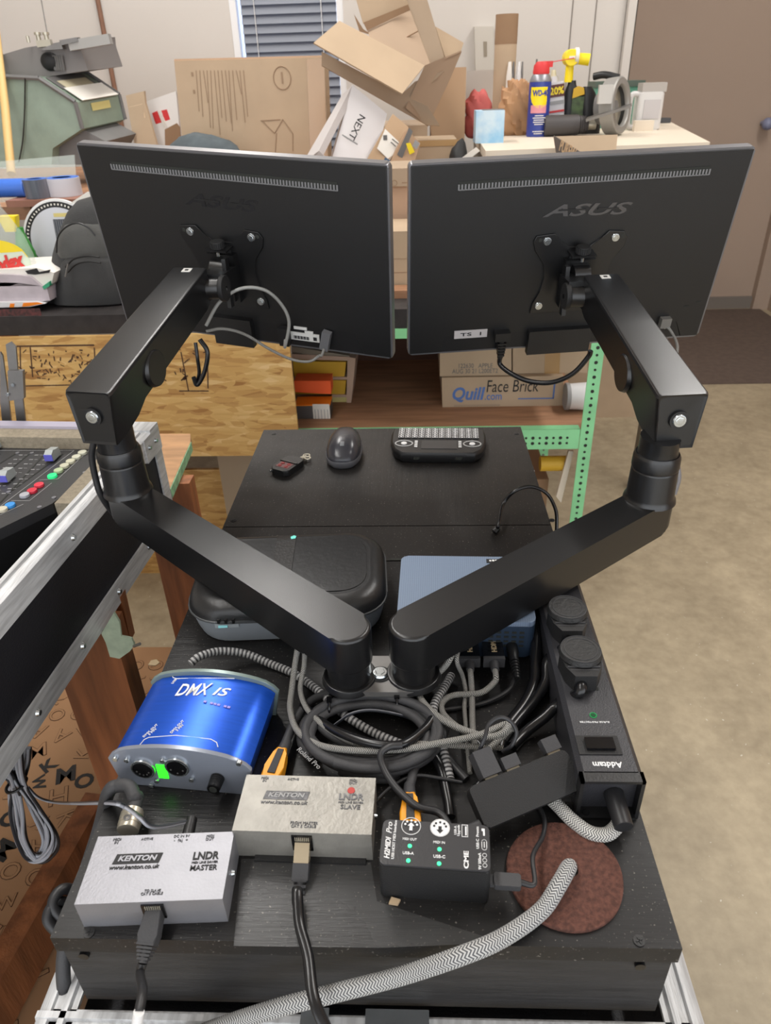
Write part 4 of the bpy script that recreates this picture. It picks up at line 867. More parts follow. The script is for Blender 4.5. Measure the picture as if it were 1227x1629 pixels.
usbplug(.90,'short black usb dongle at the right end of the hub',[],.012)
# hub uplink cord
e=thing('usb_cable','black usb cord entering the left end of the slim hub','cable',loc=T(735,1285,.9))
q=Xh@Vector((-.001,-hw*.72,.006)); v=-Xh.col[0].to_3d(); t=MB(); t.cyl(q,q+v*.014,.0042,.0034,14,bev=.0005); obj('strain_relief',t,'cable2',e)
t=MB(); t.tube([q+v*.012,q+v*.022,T(700,1294,.922),T(664,1283,.924),T(632,1255,.926),T(612,1225,.93),T(606,1200,.936),T(620,1188,.940),T(640,1186,.94)],.0032,10); obj('cable_jacket',t,'cable',e)
# --- felt disc with the big braided sleeve
c=T(897,1398,PZ); c.x=.386; c.y=.054
e=thing('felt_pad','round brown felt pad with a hole on the front right of the box','pad',loc=(c.x,c.y,PZ)); n=48; hx,hy=T(905,1384,.903).x,T(905,1384,.903).y
t=MB(); ro=.0445; ri=.0062
o_=[Vector((c.x+ro*(1+.008*math.sin(5*a))*math.cos(a),c.y+ro*math.sin(a),0)) for a in [2*math.pi*i/n for i in range(n)]]; i_=[Vector((hx+ri*1.2*math.cos(a),hy+ri*math.sin(a),0)) for a in [2*math.pi*i/n for i in range(n)]]
zz=lambda P,z:[p+Z*z for p in P]
t.loft([zz(i_,PZ+.0002),zz(o_,PZ+.0002),zz(o_,PZ+.0030),zz([c*0+Vector((c.x,c.y,0))+(p-Vector((c.x,c.y,0)))*.985 for p in o_],PZ+.0036),zz(i_,PZ+.0036),zz(i_,PZ+.0002)],cap=False); obj('felt',t,'felt',e)
t=MB(); t.cyl((hx,hy,PZ),(hx,hy,PZ+.0006),ri*1.2,seg=20); obj('hole',t,'hole',e)
t=MB(); t.tube([(hx-.001,hy,PZ+.001),(hx-.002,hy-.003,PZ+.009),T(889,1408,.912),T(860,1450,.908),T(800,1492,.9075),T(735,1520,.9075),V(640,1552,-.012),V(540,1578,-.020),V(440,1604,-.024),V(330,1640,-.022),V(200,1690,-.02)],.0078,18,flat=.8); solo('braided_sleeve',t,'braid','thick grey braided cable sleeve rising from the felt pad hole to the front','cable')
# --- xlr plug behind master, with wire bundle
e=thing('microphone_plug','nickel round plug with thick black cable behind the silver box marked MASTER','plug',loc=T(205,1300,.9))
a=T(203,1322,.920); b_=T(212,1290,.921); t=MB(); t.cyl(a,b_,.0088,.0088,24,bev=.0008); v=(b_-a).normalized()
for i in range(3): t.cyl(b_-v*(.003+.004*i),b_-v*(.005+.004*i),.0093,seg=24)
pb=obj('plug_barrel',t,'satin',e); q=a+v*.006+Z*.0086; t=MB(); t.cyl(q,q+Z*.0006,.003,seg=14); obj('barrel_screw',t,'greymetal',pb)
t=MB(); t.tube([b_-v*.002,b_+v*.012,T(214,1268,.925),T(206,1252,.927),T(188,1250,.925),T(172,1262,.918),V(166,1285,T(166,1285,.9).y)+Vector((-.012,0,-.03)),Vector((-.02,.03,.83)),Vector((-.022,-.0,.76))],.0058,14); obj('cable_jacket',t,'cable2',e)
for px,py,z,lab in ((100,1420,.885,'upper black cable loop poking out beside the box left edge'),(92,1441,.88,'lower black cable loop poking out beside the box left edge')):
    p=T(px,py,z); t=MB(); t.tube([p+Vector((.012,.01,-.02)),p+Vector((-.002,.004,-.002)),p+Vector((-.006,-.008,-.006)),p+Vector((.010,-.016,-.022))],.0045,10); solo('cable_loop',t,'cable',lab,'cable')
# --- yellow ended midi plugs
def midiplug(px,py,qx,qy,lab,pts):
    a=T(px,py,.915); b_=T(qx,qy,.914); v=(b_-a).normalized(); L=(b_-a).length; s=Vector((v.y,-v.x,0)).normalized()
    e=thing('midi_plug',lab,'plug',loc=(a.x,a.y,.9)); X_=frame(a,s,v)
    t=MX(X_); t.prism([(-.0088,-.012),(.0088,-.012),(.0088,0),(.0062,L*.7),(.0045,L),(-.0045,L),(-.0062,L*.7),(-.0088,0)],-.006,.006,bev=.002); y_=obj('grip',t,'yellow',e)
    t=MX(X_); t.prism([(-.0035,-.008),(.0035,-.008),(.0028,L*.85),(-.0028,L*.85)],.006,.0072,bev=.0004); obj('grip_inlay',t,mat('charcoal_inlay',(60,60,62),.7,bump=.5,bscale=600),y_)
    t=MX(X_); t.cyl((0,L-.004,0),(0,L+.012,0),.006,.0046,16); t.cyl((0,-.012,0),(0,-.03,0),.0075,.0075,18); obj('strain_relief',t,'cable2',e)
    t=MB(); t.tube([b_+v*.008]+pts,.0042,12); obj('cable_jacket',t,'cable2',e)
midiplug(437,1226,450,1195,'left of two orange-sided midi plugs, beside the blue box',[T(456,1178,.914),T(474,1140,.912),T(500,1112,.910),T(540,1100,.909)])
midiplug(653,1298,652,1266,'right of two orange-sided midi plugs, behind the small black midi box',[T(655,1240,.914),T(664,1215,.911),T(700,1180,.910),T(712,1150,.909)])
# --- coil of grey cable
def coil(cx_,cy_,rx,ry,z,ph0,ph1,turn,r,nm,lab,rotd=0,jit=.004):
    random.seed(turn); P=[]; n=int((ph1-ph0)/12)
    for i in range(n+1):
        a=R(ph0+(ph1-ph0)*i/n); k_=1+jit*math.sin(a*1.7+turn); 
        P.append(Vector((cx_+rx*k_*math.cos(a),cy_+ry*k_*math.sin(a),z+.0025*math.sin(a*.5+turn))))
    t=MB(); t.tube(P,r,12,sub=4); return t
cc=T(594,1165,.905); e=thing('midi_cable','coiled thick grey rubber midi cable tied in loops before the arm base','cable',loc=(cc.x,cc.y,.9))
def ploop(specs,r,m_='cable2'):
    """one continuous winding; specs = (cx,cy,rx,ry,z) per turn"""
    P=[]; n=14
    for k_,(cx_,cy_,rx,ry,z) in enumerate(specs):
        nx=specs[min(k_+1,len(specs)-1)]
        for i in range(n):
            u=i/n; a=R(-210+360*u); q=[p_*(1-u)+p2*u for p_,p2 in zip((cx_,cy_,rx,ry,z),nx)]
            P.append(T(q[0]+q[2]*math.cos(a),q[1]+q[3]*math.sin(a),q[4]+.002*math.sin(a*1.5+k_)))
    t=MB(); t.tube(P,r,12,sub=4); return obj('cable_jacket',t,m_,e)
ploop([(590,1172,112,66,.908),(596,1166,104,62,.914),(588,1160,98,50,.920),(592,1165,106,58,.9245)],.0046)
ploop([(584,1176,96,56,.910),(596,1150,84,34,.917),(586,1172,92,52,.922)],.0043)
for px,py in ((526,1122),(632,1116)):
    p=T(px,py,.920); t=MB(); t.tube([p+Vector((.0,.012*math.cos(a),.011*math.sin(a))) for a in [2*math.pi*i/14 for i in range(15)]],.0013,6); t.box((p.x,p.y-.004,p.z+.0115),(.005,.005,.004),.0005); obj('cable_tie',t,'gloss',e)
text('Roland Pro',frame(T(492,1206,.921),T(510,1222,.921)-T(492,1206,.921),Vector((1,1,0))),.03,'greyink',e)
# --- spiral wrapped usb cable from blue box
t=MB(); t.tube([T(303,1056,.925),T(318,1044,.927),T(350,1036,.922),T(390,1040,.914),T(430,1056,.906),T(470,1073,.905),T(510,1102,.907),T(545,1135,.912),T(600,1168,.906),T(660,1192,.905)],.0042,12); solo('usb_cable',t,'spiral','grey spiral-wrapped usb cable leaving the back of the blue box','cable')
t=MB(); t.tube([T(718,1075,.908),T(708,1092,.912),T(692,1118,.918),T(690,1140,.919),T(697,1165,.915),T(706,1195,.910),T(716,1240,.907)],.0042,12); solo('spiral_cable',t,'spiral','short grey spiral-wrapped cable dropping beside the right arm base','cable')
# --- nylon braided video cables running from the left arm across to the right
def nyl(pts,lab,r=.003,m_='nylon',nm='video_cable'): t=MB(); t.tube(pts,r,10); return solo(nm,t,m_,lab,'cable')
nyl([T(476,1008,.966),T(474,1030,.952),T(470,1055,.935),T(464,1100,.922),T(462,1130,.921),T(474,1163,.922),T(510,1186,.925),T(570,1194,.928),T(640,1192,.929),T(700,1182,.931),T(760,1170,.934),T(806,1152,.938),T(818,1160,.930)],'outer black and white braided cable sweeping from the left arm across the coil')
nyl([T(487,1010,.966),T(485,1033,.950),T(484,1060,.934),T(478,1096,.922),T(487,1125,.922),T(508,1148,.924),T(535,1168,.924),T(580,1186,.9245),T(660,1183,.926),T(740,1187,.924),T(800,1190,.916)],'inner black and white braided cable crossing the coil beside the outer one',.0026)
nyl([T(723,1026,.951),T(716,1048,.950),T(700,1068,.935),T(671,1086,.926),T(668,1108,.926),T(692,1136,.928),T(730,1158,.930),T(775,1172,.933),T(800,1166,.938),T(812,1150,.942)],'pale braided cable bending round the right arm base toward the hub',.0032)
nyl([T(731,1028,.951),T(727,1052,.945),T(736,1075,.918),T(741,1100,.911),T(739,1125,.908),T(742,1160,.906),T(745,1200,.905),T(748,1230,.904)],'thin braided cable dropping between the right arm and the first hdmi plug',.0022)
nyl([T(482,1120,.914),T(505,1143,.920),T(540,1165,.929),T(590,1182,.9335),T(640,1184,.934),T(675,1160,.928),T(690,1140,.926)],'smooth black cable crossing diagonally over the coil',.004,'cable_gloss','audio_cable')
nyl([T(520,1163,.908),T(540,1148,.920),T(560,1135,.930),T(590,1130,.932),T(630,1136,.925),T(660,1146,.912)],'thin pale-edged wire arching inside the coil',.0013,'stripe','thin_wire')
nyl([T(735,1245,.908),T(700,1238,.912),T(660,1234,.913),T(625,1250,.910),T(598,1276,.906),T(596,1284,.904)],'thin black wire loop behind the worn silver box',.0016,'cable','thin_wire')
nyl([T(640,1235,.906),T(655,1205,.908),T(680,1196,.910),T(700,1220,.908),T(712,1270,.905),T(716,1300,.904)],'thick black cable curling down behind the small black midi box',.0048,'cable_gloss','power_lead')
nyl([T(760,1180,.910),T(772,1200,.910),T(768,1240,.906),T(752,1262,.904)],'black lead passing under the slim hub',.0045,'cable_gloss','power_lead')
nyl([T(700,1190,.906),T(720,1215,.906),T(742,1240,.904)],'short black lead just left of the slim hub',.004,'cable','power_lead')
nyl([T(540,1225,.9045),T(610,1240,.9045),T(640,1225,.905),T(668,1200,.9065),T(690,1180,.906)],'dark grey lead lying under the coil on the right',.0042,'cable2','audio_cable')
# loop cable at the back right
e=thing('coax_cable','thin black cable arching from the board over the right edge','cable',loc=T(790,848,.9))
t=MB(); p=T(786,846,.903); t.cyl(p,p+Vector((.006,.004,.004)),.005,.004,12); obj('plug',t,'plastic',e)
t=MB(); t.tube([p+Vector((.004,.002,.003)),T(794,832,.914),V(800,803,.590),V(818,782,.595),V(845,774,.600),V(870,785,.60),V(884,810,.600),V(886,835,.595),V(884,870,.58)],.0026,10); obj('cable_jacket',t,'cable_gloss',e)
# cables at the monitors and the spring arms
e=thing('video_cable','pale braided cable looping behind the left monitor into its socket','cable',loc=V(330,525,.77))
pl_=iL(459,532); P1=XL@Vector((pl_.x,pl_.y,.012))
t=MB(); t.tube([V(328,518,.77),V(350,480,.772),V(384,459,.775),V(420,461,.785),V(446,482,.80),V(460,512,.81),P1+Vector((0,-.012,-.01)),P1],.0026,10); obj('cable_jacket',t,mat('silver_braid',(150,150,146),.5,metal=.3,bump=.4,bscale=800),e)
t=MX(XL); t.box((pl_.x-.002,pl_.y+.002,.010),(.016,.030,.012),.002); obj('plug',t,'plastic',e)
e=thing('display_cable','grey braided cable drooping under the left monitor to its right socket','cable',loc=V(330,525,.77))
pl_=iL(521,538); P1=XL@Vector((pl_.x,pl_.y,.012))
t=MX(XL); t.box((0,0,0),(.014,.032,.010),.0015,X=Matrix.Translation((pl_.x,pl_.y,.008))@Matrix.Rotation(R(-14),4,'Z')); obj('plug',t,mat('plug_grey',(96,96,98),.4),e)
t=MB(); t.tube([V(328,527,.77),V(355,523,.775),V(390,532,.785),V(430,556,.80),V(465,572,.805),V(492,575,.805),V(508,566,.81),P1+Vector((-.006,-.006,-.02)),P1+Vector((-.002,0,-.012))],.0022,10); obj('cable_jacket',t,'nylon',e)
for i,(x0_,P,lab) in enumerate(((0,[V(318,540,.765),V(330,560,.76),V(326,590,.758),V(314,612,.758),V(308,600,.757)],'right of two black cables hanging below the left spring arm'),(0,[V(311,545,.765),V(314,568,.76),V(317,592,.762),V(314,606,.765)],'left of two black cables hanging below the left spring arm'))):
    nyl(P,lab,.0036-.0008*i,'cable_gloss','arm_cable')
nyl([V(150,700,.50),V(146,725,.50),V(152,760,.50),V(162,790,.50),V(185,820,.515),V(205,830,.52)],'black cable curving down behind the left elbow',.0042,'cable','arm_cable')
e=thing('mains_cable','thick black cable hanging in a curve from the right monitor to its arm','cable',loc=V(797,560,.8))
q_=iR(797,536); P1=XR@Vector((q_.x,q_.y,.010)); t=MX(XR); t.box((q_.x,q_.y+.006,.007),(.024,.014,.014),.002)
for i in range(5): t.box((q_.x,q_.y-.006-.005*i,.008),(.014-.001*i,.003,.012),.0008)
t.cyl((q_.x,q_.y,.008),(q_.x,q_.y-.032,.008),.0048,seg=12); obj('plug',t,'plastic',e)
t=MB(); P0=XR@Vector((q_.x,q_.y-.030,.008)); t.tube([P0,P0+Vector((.001,0,-.014)),V(815,595,.815),V(845,607,.80),V(880,608,.785),V(912,594,.775),V(936,568,.77),V(940,558,.768)],.0039,12); obj('cable_jacket',t,'cable_gloss',e)
e=thing('display_cable','thin dark braided cable in the right monitor socket beside the arm','cable',loc=V(1060,520,.8))
q_=iR(1056,510); t=MX(XR); t.box((q_.x,q_.y,.006),(.016,.016,.010),.001); obj('plug',t,mat('plug_grey2',(110,108,104),.4),e)
t=MB(); P0=XR@Vector((q_.x,q_.y-.008,.008)); t.tube([P0,V(1064,522,.855),V(1074,538,.84),V(1078,552,.82),V(1076,570,.80)],.0022,8); obj('cable_jacket',t,'nylon',e)
nyl([V(1076,735,.50),V(1079,760,.50),V(1072,785,.50)],'grey cable loop behind the right elbow',.004,'silver','arm_cable')
t=MB(); p=T(627,1437,.9); t.prism([(-.004,-.001),(.003,-.002),(.005,.002),(-.002,.004)],0,.002,X=Matrix.Translation((p.x,p.y,.9))); solo('glue_blob',t,mat('dried_glue',(190,166,134),.7),'tiny tan blob of dried glue before the small black midi box','glue')
M['cardprint']=mat('card_print',(150,126,102),.85)
def curved(cx_,cy_,r,hw,lo,hi,m_,nm,root,off=.0006,sq=1,n=18):   # thin label wrapped on a rounded body facing the viewer
    t=MB(); secs=[]
    for i in range(n+1):
        x=-hw+2*hw*i/n; f_=lambda o:cy_-sq*math.sqrt(max(1e-6,(r+off)**2-x*x))-o
        secs.append([Vector((cx_+x,f_(0),lo(x))),Vector((cx_+x,f_(0),hi(x))),Vector((cx_+x,f_(.0006),hi(x))),Vector((cx_+x,f_(.0006),lo(x)))])
    t.loft(secs); return obj(nm,t,m_,root)
M['trayedge']=mat('tray_edge',(186,160,140),.3)
# ================================================================== left: mixer case, console, stand
CA=R(3.6); XC=Matrix.Translation((-.176,.5625,0))@Matrix.Rotation(-CA,4,'Z')   # y along the case's right wall, x outward
rt=thing('mixer_case','open flight case tray with aluminium edges on the left, holding the console','case',X=XC@Matrix.Translation((0,0,.76)))
y0,y1=-.62,.238; zt=.95
t=MX(XC); t.box((-.006,(y0+y1)/2,(.775+zt)/2),(.010,y1-y0,zt-.775-.004)); obj('side_wall',t,'caseblack',rt)
t=MX(XC); t.box((-.45,(y0+y1)/2,.775),(.89,y1-y0,.010)); obj('case_floor',t,'caseblack',rt)
t=MX(XC); t.box((-.45,y1-.006,(.775+zt)/2),(.89,.010,zt-.779)); obj('back_wall',t,'caseblack',rt)
t=MX(XC); t.loft([[Vector((a,y,b_)) for a,b_ in ((.003,zt-.034),(.003,zt),(-.003,zt+.004),(-.008,zt+.004),(-.009,zt),(-.013,zt),(-.014,zt+.004),(-.020,zt+.004),(-.022,zt),(-.022,zt-.02),(-.018,zt-.02),(-.018,zt-.006),(0,zt-.006),(0,zt-.034))] for y in (y0,y1)]); obj('top_rail',t,'alu',rt)
t=MX(XC); t.loft([[Vector((a,y,b_)) for a,b_ in ((.003,.770),(.003,.806),(0,.806),(0,.773),(-.03,.773),(-.03,.770))] for y in (y0,y1+.003)]); lr_=obj('bottom_rail',t,'alu',rt)
t=MX(XC); t.box((-.45,y1-.004,zt+.001),(.86,.020,.008),.002); obj('back_rail',t,mat('lavender_rail',(196,192,212),.35,metal=.4),rt)
t=MX(XC); t.loft([[Vector((.003,y1-.022,z)),Vector((.003,y1+.003,z)),Vector((-.02,y1+.003,z)),Vector((-.02,y1,z)),Vector((0,y1,z)),Vector((0,y1-.022,z))] for z in (.77,zt)]); obj('corner_post',t,'alu',rt)
t=MX(XC); t.box((.002,y1-.028,zt-.018),(.006,.062,.040),.002); t.box((-.022,y1-.012,zt+.001),(.052,.034,.012),.003); cr=obj('corner_brace',t,'alu',rt)
for yy in (-.045,-.018,): t=MX(XC); t.cyl((.005,y1+yy,zt-.016),(.0085,y1+yy,zt-.016),.0045,.003,14); obj('rivet',t,'zinc',cr)
for yy in (.12,.0,-.12,-.24): t=MX(XC); t.cyl((.003,yy,.789),(.0065,yy,.789),.0052,.0035,16); obj('rivet',t,'zinc',lr_)
for yy in (-.05,): t=MX(XC); t.cyl((.003,yy-.02,zt-.018),(.0065,yy-.02,zt-.018),.0052,.0035,16); obj('rivet',t,'zinc',rt)
t=MX(XC); t.box((-.40,y1-.030,zt-.045),(.72,.034,.09),.004); obj('back_foam',t,'foam',rt)
t=MX(XC); t.box((-.045,.10,zt-.07),(.036,.18,.11),.006); obj('side_foam',t,'foam',rt)
# console
CZ_=.93
P=[T(x,y,CZ_) for x,y in ((-75,709),(166,709),(168,734),(147,751),(83,801),(0,841),(-75,874))]
e=thing('mixing_console','black mixing console with blue fader caps and coloured round buttons in the left case','console',loc=(P[3].x-.2,P[3].y,.79))
t=MB(); t.solid(P,(0,0,-.016)); obj('top_panel',t,'deskblack',e,sharp=20)
t=MB(); c_=sum(P,Vector())/len(P); Q=[c_+(p-c_)*.97+Z*-.016 for p in P]; t.solid(Q,(0,0,-.125)); obj('chassis',t,mat('chassis_black',(14,14,15),.6),e,sharp=20)
def cline(px,wd_=.0011,m_='greyink',nm='printed_line'):
    t=MB(); pts=[T(x,y,CZ_+.0003) for x,y in px]
    for a,b_ in zip(pts[:-1],pts[1:]): t.box((0,0,0),((b_-a).length,wd_,.0003),X=frame((a+b_)/2,b_-a,Z.cross(b_-a)))
    return obj(nm,t,m_,e)
cline([(-40,716.5),(118,716.5),(0,806)]); cline([(141,717),(92,762),(63,763.5)]); cline([(82,768.5),(47,796.5),(18,796.5)]); cline([(37,802),(0,819)])
for (x0_,y0_,x1_,y1_) in ((24,722,-60,775),(46,722.5,-30,785),(71,722.5,0,800),(100,722,19,780.5),(0,722,-60,760)):
    t=MB(); a=T(x0_,y0_,CZ_+.0003); b_=T(x1_,y1_,CZ_+.0003); t.box((0,0,0),((b_-a).length,.0026,.0004),X=frame((a+b_)/2,b_-a,Z.cross(b_-a))); obj('fader_slot',t,'hole',e)
t=MB()
for i in range(9):
    for j,(x0_,y0_,x1_,y1_) in enumerate(((33,724,-35,778),(58,724,-10,780),(80,724,6,785))):
        u=i/8; a=T(x0_+(x1_-x0_)*u,y0_+(y1_-y0_)*u,CZ_+.0004); t.box((a.x,a.y,a.z),(.006,.0022,.0004)); t.box((a.x+.008,a.y,a.z),(.005,.0008,.0004))
obj('printed_scale',t,'greyink',e)
def knob(px,py):
    a=T(px,py,CZ_+.004); X_=Matrix.Translation((a.x,a.y,CZ_))@Matrix.Rotation(R(-2),4,'Z')
    t=MX(X_); t.loft([[Vector((sx_*w_,y,z)) for sx_ in (-1,1)] +[Vector((sx_*w_*.85,y,z+.0)) for sx_ in (1,-1)] for y,z,w_ in ((0,0,.001),(0,0,.001))]) if False else t.loft([[Vector((-.0075,y,.003)),Vector((.0075,y,.003)),Vector((.0062,y,zz_)),Vector((-.0062,y,zz_))] for y,zz_ in ((-.012,.014),(-.004,.0185),(.004,.0165),(.013,.0155))]); k_=obj('fader_cap',t,mat('cap_grey',(176,182,182),.3,metal=.2),e)
    t=MX(X_); t.box((0,-.0126,.0085),(.0135,.0012,.0105),.0004); obj('cap_front',t,mat('cap_blue',(104,104,206),.4),k_)
    t=MX(X_); t.box((0,.001,.0010),(.003,.02,.004)); obj('cap_stem',t,'plastic',k_)
knob(84,727); knob(12,760); knob(-8,712)
for px,py,cl,nm in ((131,719.5,(206,206,186),0),(121.5,726.5,(206,206,186),0),(112,733.5,(206,204,180),0),(102.5,740.5,(204,202,178),0),(93,748,(184,200,160),0),(83,756.5,(40,220,130),1),(62,771,(226,60,80),0),(51,780,(214,52,72),0),(39,787,(176,178,186),0),(16,803,(60,150,226),0),(3.5,809.6,(206,200,180),0)):
    a=T(px,py,CZ_+.003); t=MB(); t.cyl((a.x,a.y,CZ_),(a.x,a.y,CZ_+.0045),.0074,.0070,22,bev=.001); obj('round_button',t,mat('button_colour',cl,.35,emit=.5 if nm else 0),e)
for px,py in ((135,752),(86,792),(63,807),(28,721),(51,721),(14,783)):
    a=T(px,py,CZ_); t=MB(); t.cyl((a.x,a.y,CZ_),(a.x,a.y,CZ_+.0012),.0032,seg=14); obj('panel_screw',t,'silver',e)
# lid stay (grey metal hinge arm) behind the case
e=thing('lid_stay','grey folding metal lid stay standing at the back left of the mixer case','hinge',loc=V(22,700,.86))
Yh=.86
def bar(P_,m_,nm,Y_,th=.004,root=None): t=MB(); t.solid([V(x,y,Y_) for x,y in P_],(0,th,0)); return obj(nm,t,m_,root or e)
bar([(9,548),(17,544),(25,552),(28,590),(14,590)],'greymetal','upper_bar',Yh); bar([(12,590),(36,590),(38,634),(14,638)],'greymetal','hinge_plate',Yh-.006,.008)
bar([(0,560),(4,566),(14,640),(18,676),(4,676),(0,640)],'greymetal','left_bar',Yh+.006); bar([(22,636),(36,634),(41,676),(27,676)],'greymetal','right_bar',Yh)
t=MB()
for px,py in ((21,612),(13,627)): q=V(px,py,Yh-.007); t.cyl(q,q+Vector((0,-.003,0)),.003,seg=10)
obj('rivet',t,'zinc',e)
# wooden stand under the case
e=thing('wooden_stand','reddish wooden trestle with a plywood top edge carrying the mixer case','stand',loc=(-.3,.6,0))
P=[T(303,690,.755),T(303,703,.755),T(270,778,.755),T(246,800,.755),T(150,800,.755),T(60,690,.755)]; t=MB(); t.solid([p for p in P],(0,0,-.022)); obj('plywood_top',t,'ply',e,sharp=20)
t=MB(); a,b_=T(303.5,703,.754),T(270.5,778,.754); t.solid([a,b_,b_-Z*.021,a-Z*.021],(.0015,.0,0)); obj('green_edge',t,mat('green_edge',(130,176,140),.6,var=.3,vscale=60),e)
def post(x0_,x1_,Yf,dep,z0,z1,nm='post'): t=MB(); t.box(((x0_+x1_)/2,Yf+dep/2,(z0+z1)/2),(x1_-x0_,dep,z1-z0),.003); return obj(nm,t,'wood',e)
a=V(294,734,1.0).x; post(a-.105,a,1.0,.038,0,.732)
xl=V(120,1093,.52).x; xr=V(229,1092,.52).x; post(xl-.004,xr-.012,.50,.04,0,.77)
a=T(158,1280,.40); b_=T(0,1560,.40); d=(a-b_).normalized(); n=Vector((-d.y,d.x,0)); t=MB(); A0=a+d*.02;B0=b_-d*.4
t.solid([A0,B0,B0-n*.0-Z*.09,A0-Z*.09],(n.x*.036,n.y*.036,0)); obj('lower_rail',t,'wood',e)
t=MB(); a=V(186,975,.57); b_=V(206,1015,.57); t.solid([V(180,950,.56),V(192,950,.56),V(208,1020,.56),V(198,1030,.56)],(0,.02,0)); obj('brace_strip',t,'wood',e)
# green sheet clip on the leg
e=thing('sheet_bracket','pale green folded bracket screwed to the reddish wooden leg','bracket',loc=V(190,1040,.49))
t=MB(); t.solid([V(x,y,.494) for x,y in ((181,975),(190,990),(193,1013),(209,1016),(214,1026),(207,1036),(190,1048),(175,1045),(168,1022),(161,1008))],(0,.004,0)); obj('bracket_plate',t,mat('pale_green_sheet',(176,192,168),.55,var=.1,vscale=60),e)
q=V(213,1028,.492); t=MB(); t.cyl(q,q+Vector((.012,-.004,.008)),.0022,seg=8); obj('bracket_screw',t,'greymetal',e)
# printed cardboard box on the floor with scattered letters
bz=.30
e=thing('printed_carton','brown carton printed with scattered capital letters on the floor under the stand','box',loc=(-.45,.5,0))
A=[T(272,1028,bz),T(228,1028,bz),Vector((-1.05,1.0,bz)),Vector((-1.05,-.15,bz)),T(-30,1560,bz)+Vector((.14,-.3,0))]
A=[Vector((-.272,.985,bz)),Vector((-1.0,.985,bz)),Vector((-1.0,-.1,bz)),Vector((-.272,-.1,bz))]
t=MB(); t.solid(A,(0,0,-bz)); obj('carton_body',t,mat('carton_brown',(168,128,92),.85,var=.04,vscale=5),e,sharp=20)
random.seed(11)
letters='MOHAWK'; solidl=[('W',(62,1245),-62),('K',(78,1217),50),('M',(105,1232),20),('O',(134,1242),0),('M',(5,1352),70),('O',(16,1302),0)]
for ch,(px,py),rd in solidl: text(ch,Matrix.Translation(T(px,py,bz+.0005))@Matrix.Rotation(R(rd),4,'Z'),.036 if ch!='K' else .028,'ink',e,'solid_letter',bold=.03)
def outl(ch,p,rd,wd_):
    text(ch,Matrix.Translation(p+Z*.0004)@Matrix.Rotation(R(rd),4,'Z'),wd_,mat('letter_outline',(96,60,36),.8) if 'lo' not in M else M['lo'],e,'outline_letter',bold=.022)
    text(ch,Matrix.Translation(p+Z*.0009)@Matrix.Rotation(R(rd),4,'Z'),wd_*.93,M['lf'],e,'letter_fill',bold=.0)
M['lo']=mat('letter_outline',(84,54,34),.8); M['lf']=mat('letter_fill',(168,128,92),.85)
k_=0
for iy in range(19):
    for ix in range(9):
        x=-.60+.046*ix+(.02 if iy%2 else 0)+random.uniform(-.006,.006); y=.02+.05*iy+random.uniform(-.008,.008)
        p=Vector((x,y,bz))
        if any((p-T(*s[1],bz)).length<.042 for s in solidl): continue
        if x>-.29 or y>.96: continue
        ch=letters[(ix*5+iy*3+k_)%6]; k_+=1
        outl(ch,p,random.choice((0,25,60,90,120,160,180,200,250,300)),.034 if ch!='K' else .028)
p=T(246,1055,bz); t=MB(); t.prism([(-.012,-.008),(.006,-.010),(.012,.0),(.002,.010),(-.010,.006)],.0006,.003,X=Matrix.Translation((p.x,p.y,bz))); obj('torn_patch',t,mat('torn_paper',(214,196,160),.9),e)
t=MB(); t.solid([Vector((-.266,.35,.0)),Vector((-.08,.35,.0)),Vector((-.08,-.45,.0)),Vector((-.266,-.45,.0))],(0,0,.22)); solo('plain_carton',t,'card_dk','plain brown carton low on the floor between the stand rail and the road case','box')
# wound two-tone power wire lying on the case rail
q0=VX(45,1300,-.155)
e=thing('wire_bundle','tied bundle of thin black and grey wire hanging over the mixer case edge','wire',loc=q0)
Yb=.30
rnd=random.Random(4)
def L(px,py,o=0): return V(px,py,Yb+o)
loops=[[(28,1180),(6,1192),(4,1215),(22,1240),(34,1290),(38,1335),(60,1368),(84,1352),(86,1325),(60,1285),(38,1245),(30,1205),(30,1180)],
[(20,1186),(14,1215),(30,1248),(62,1290),(76,1330),(66,1360),(46,1352),(32,1320),(26,1280),(22,1245),(2,1225),(-12,1205)],
[(-14,1215),(8,1236),(28,1250),(56,1282),(84,1330),(76,1362),(50,1370),(30,1345),(22,1300),(20,1262),(14,1225),(10,1195),(22,1183)],
[(44,1188),(42,1212),(34,1240),(20,1256),(22,1305),(34,1350),(58,1362),(72,1340),(54,1290),(34,1252),(22,1222),(0,1200)]]
for k_,P in enumerate(loops):
    t=MB(); t.tube([L(x+rnd.uniform(-2,2),y+rnd.uniform(-2,2),.004*k_+.006*math.sin(i)) for i,(x,y) in enumerate(P)],.0026,8,sub=5); obj('wire_strand',t,'stripe',e)
for k_,P in enumerate(loops):
    t=MB(); t.tube([L(x-4+rnd.uniform(-2,2),y-2+rnd.uniform(-2,2),.004*k_-.003+.005*math.cos(i*1.3)) for i,(x,y) in enumerate(P)],.0022,8,sub=5); obj('wire_strand',t,'stripe',e)
    t=MB(); t.tube([L(x+4+rnd.uniform(-2,2),y+3+rnd.uniform(-2,2),.004*k_+.003+.006*math.cos(i)) for i,(x,y) in enumerate(P)],.0019,8,sub=5); obj('wire_strand',t,'cable',e)
c=L(26,1248); t=MB(); t.tube([c+Vector((.013*math.cos(a),.012*math.sin(a),.004*math.cos(a))) for a in [2*math.pi*i/14 for i in range(15)]],.002,6); obj('wire_tie',t,'plastic',e)
t=MB(); t.tube([L(44,1252),L(60,1268),L(85,1276),V(125,1278,.22),T(175,1277,.925),T(200,1284,.935),T(222,1300,.936),T(246,1316,.925),XM@Vector((wm*.62,.075,.016))],.0019,8); obj('wire_lead',t,'stripe',e)
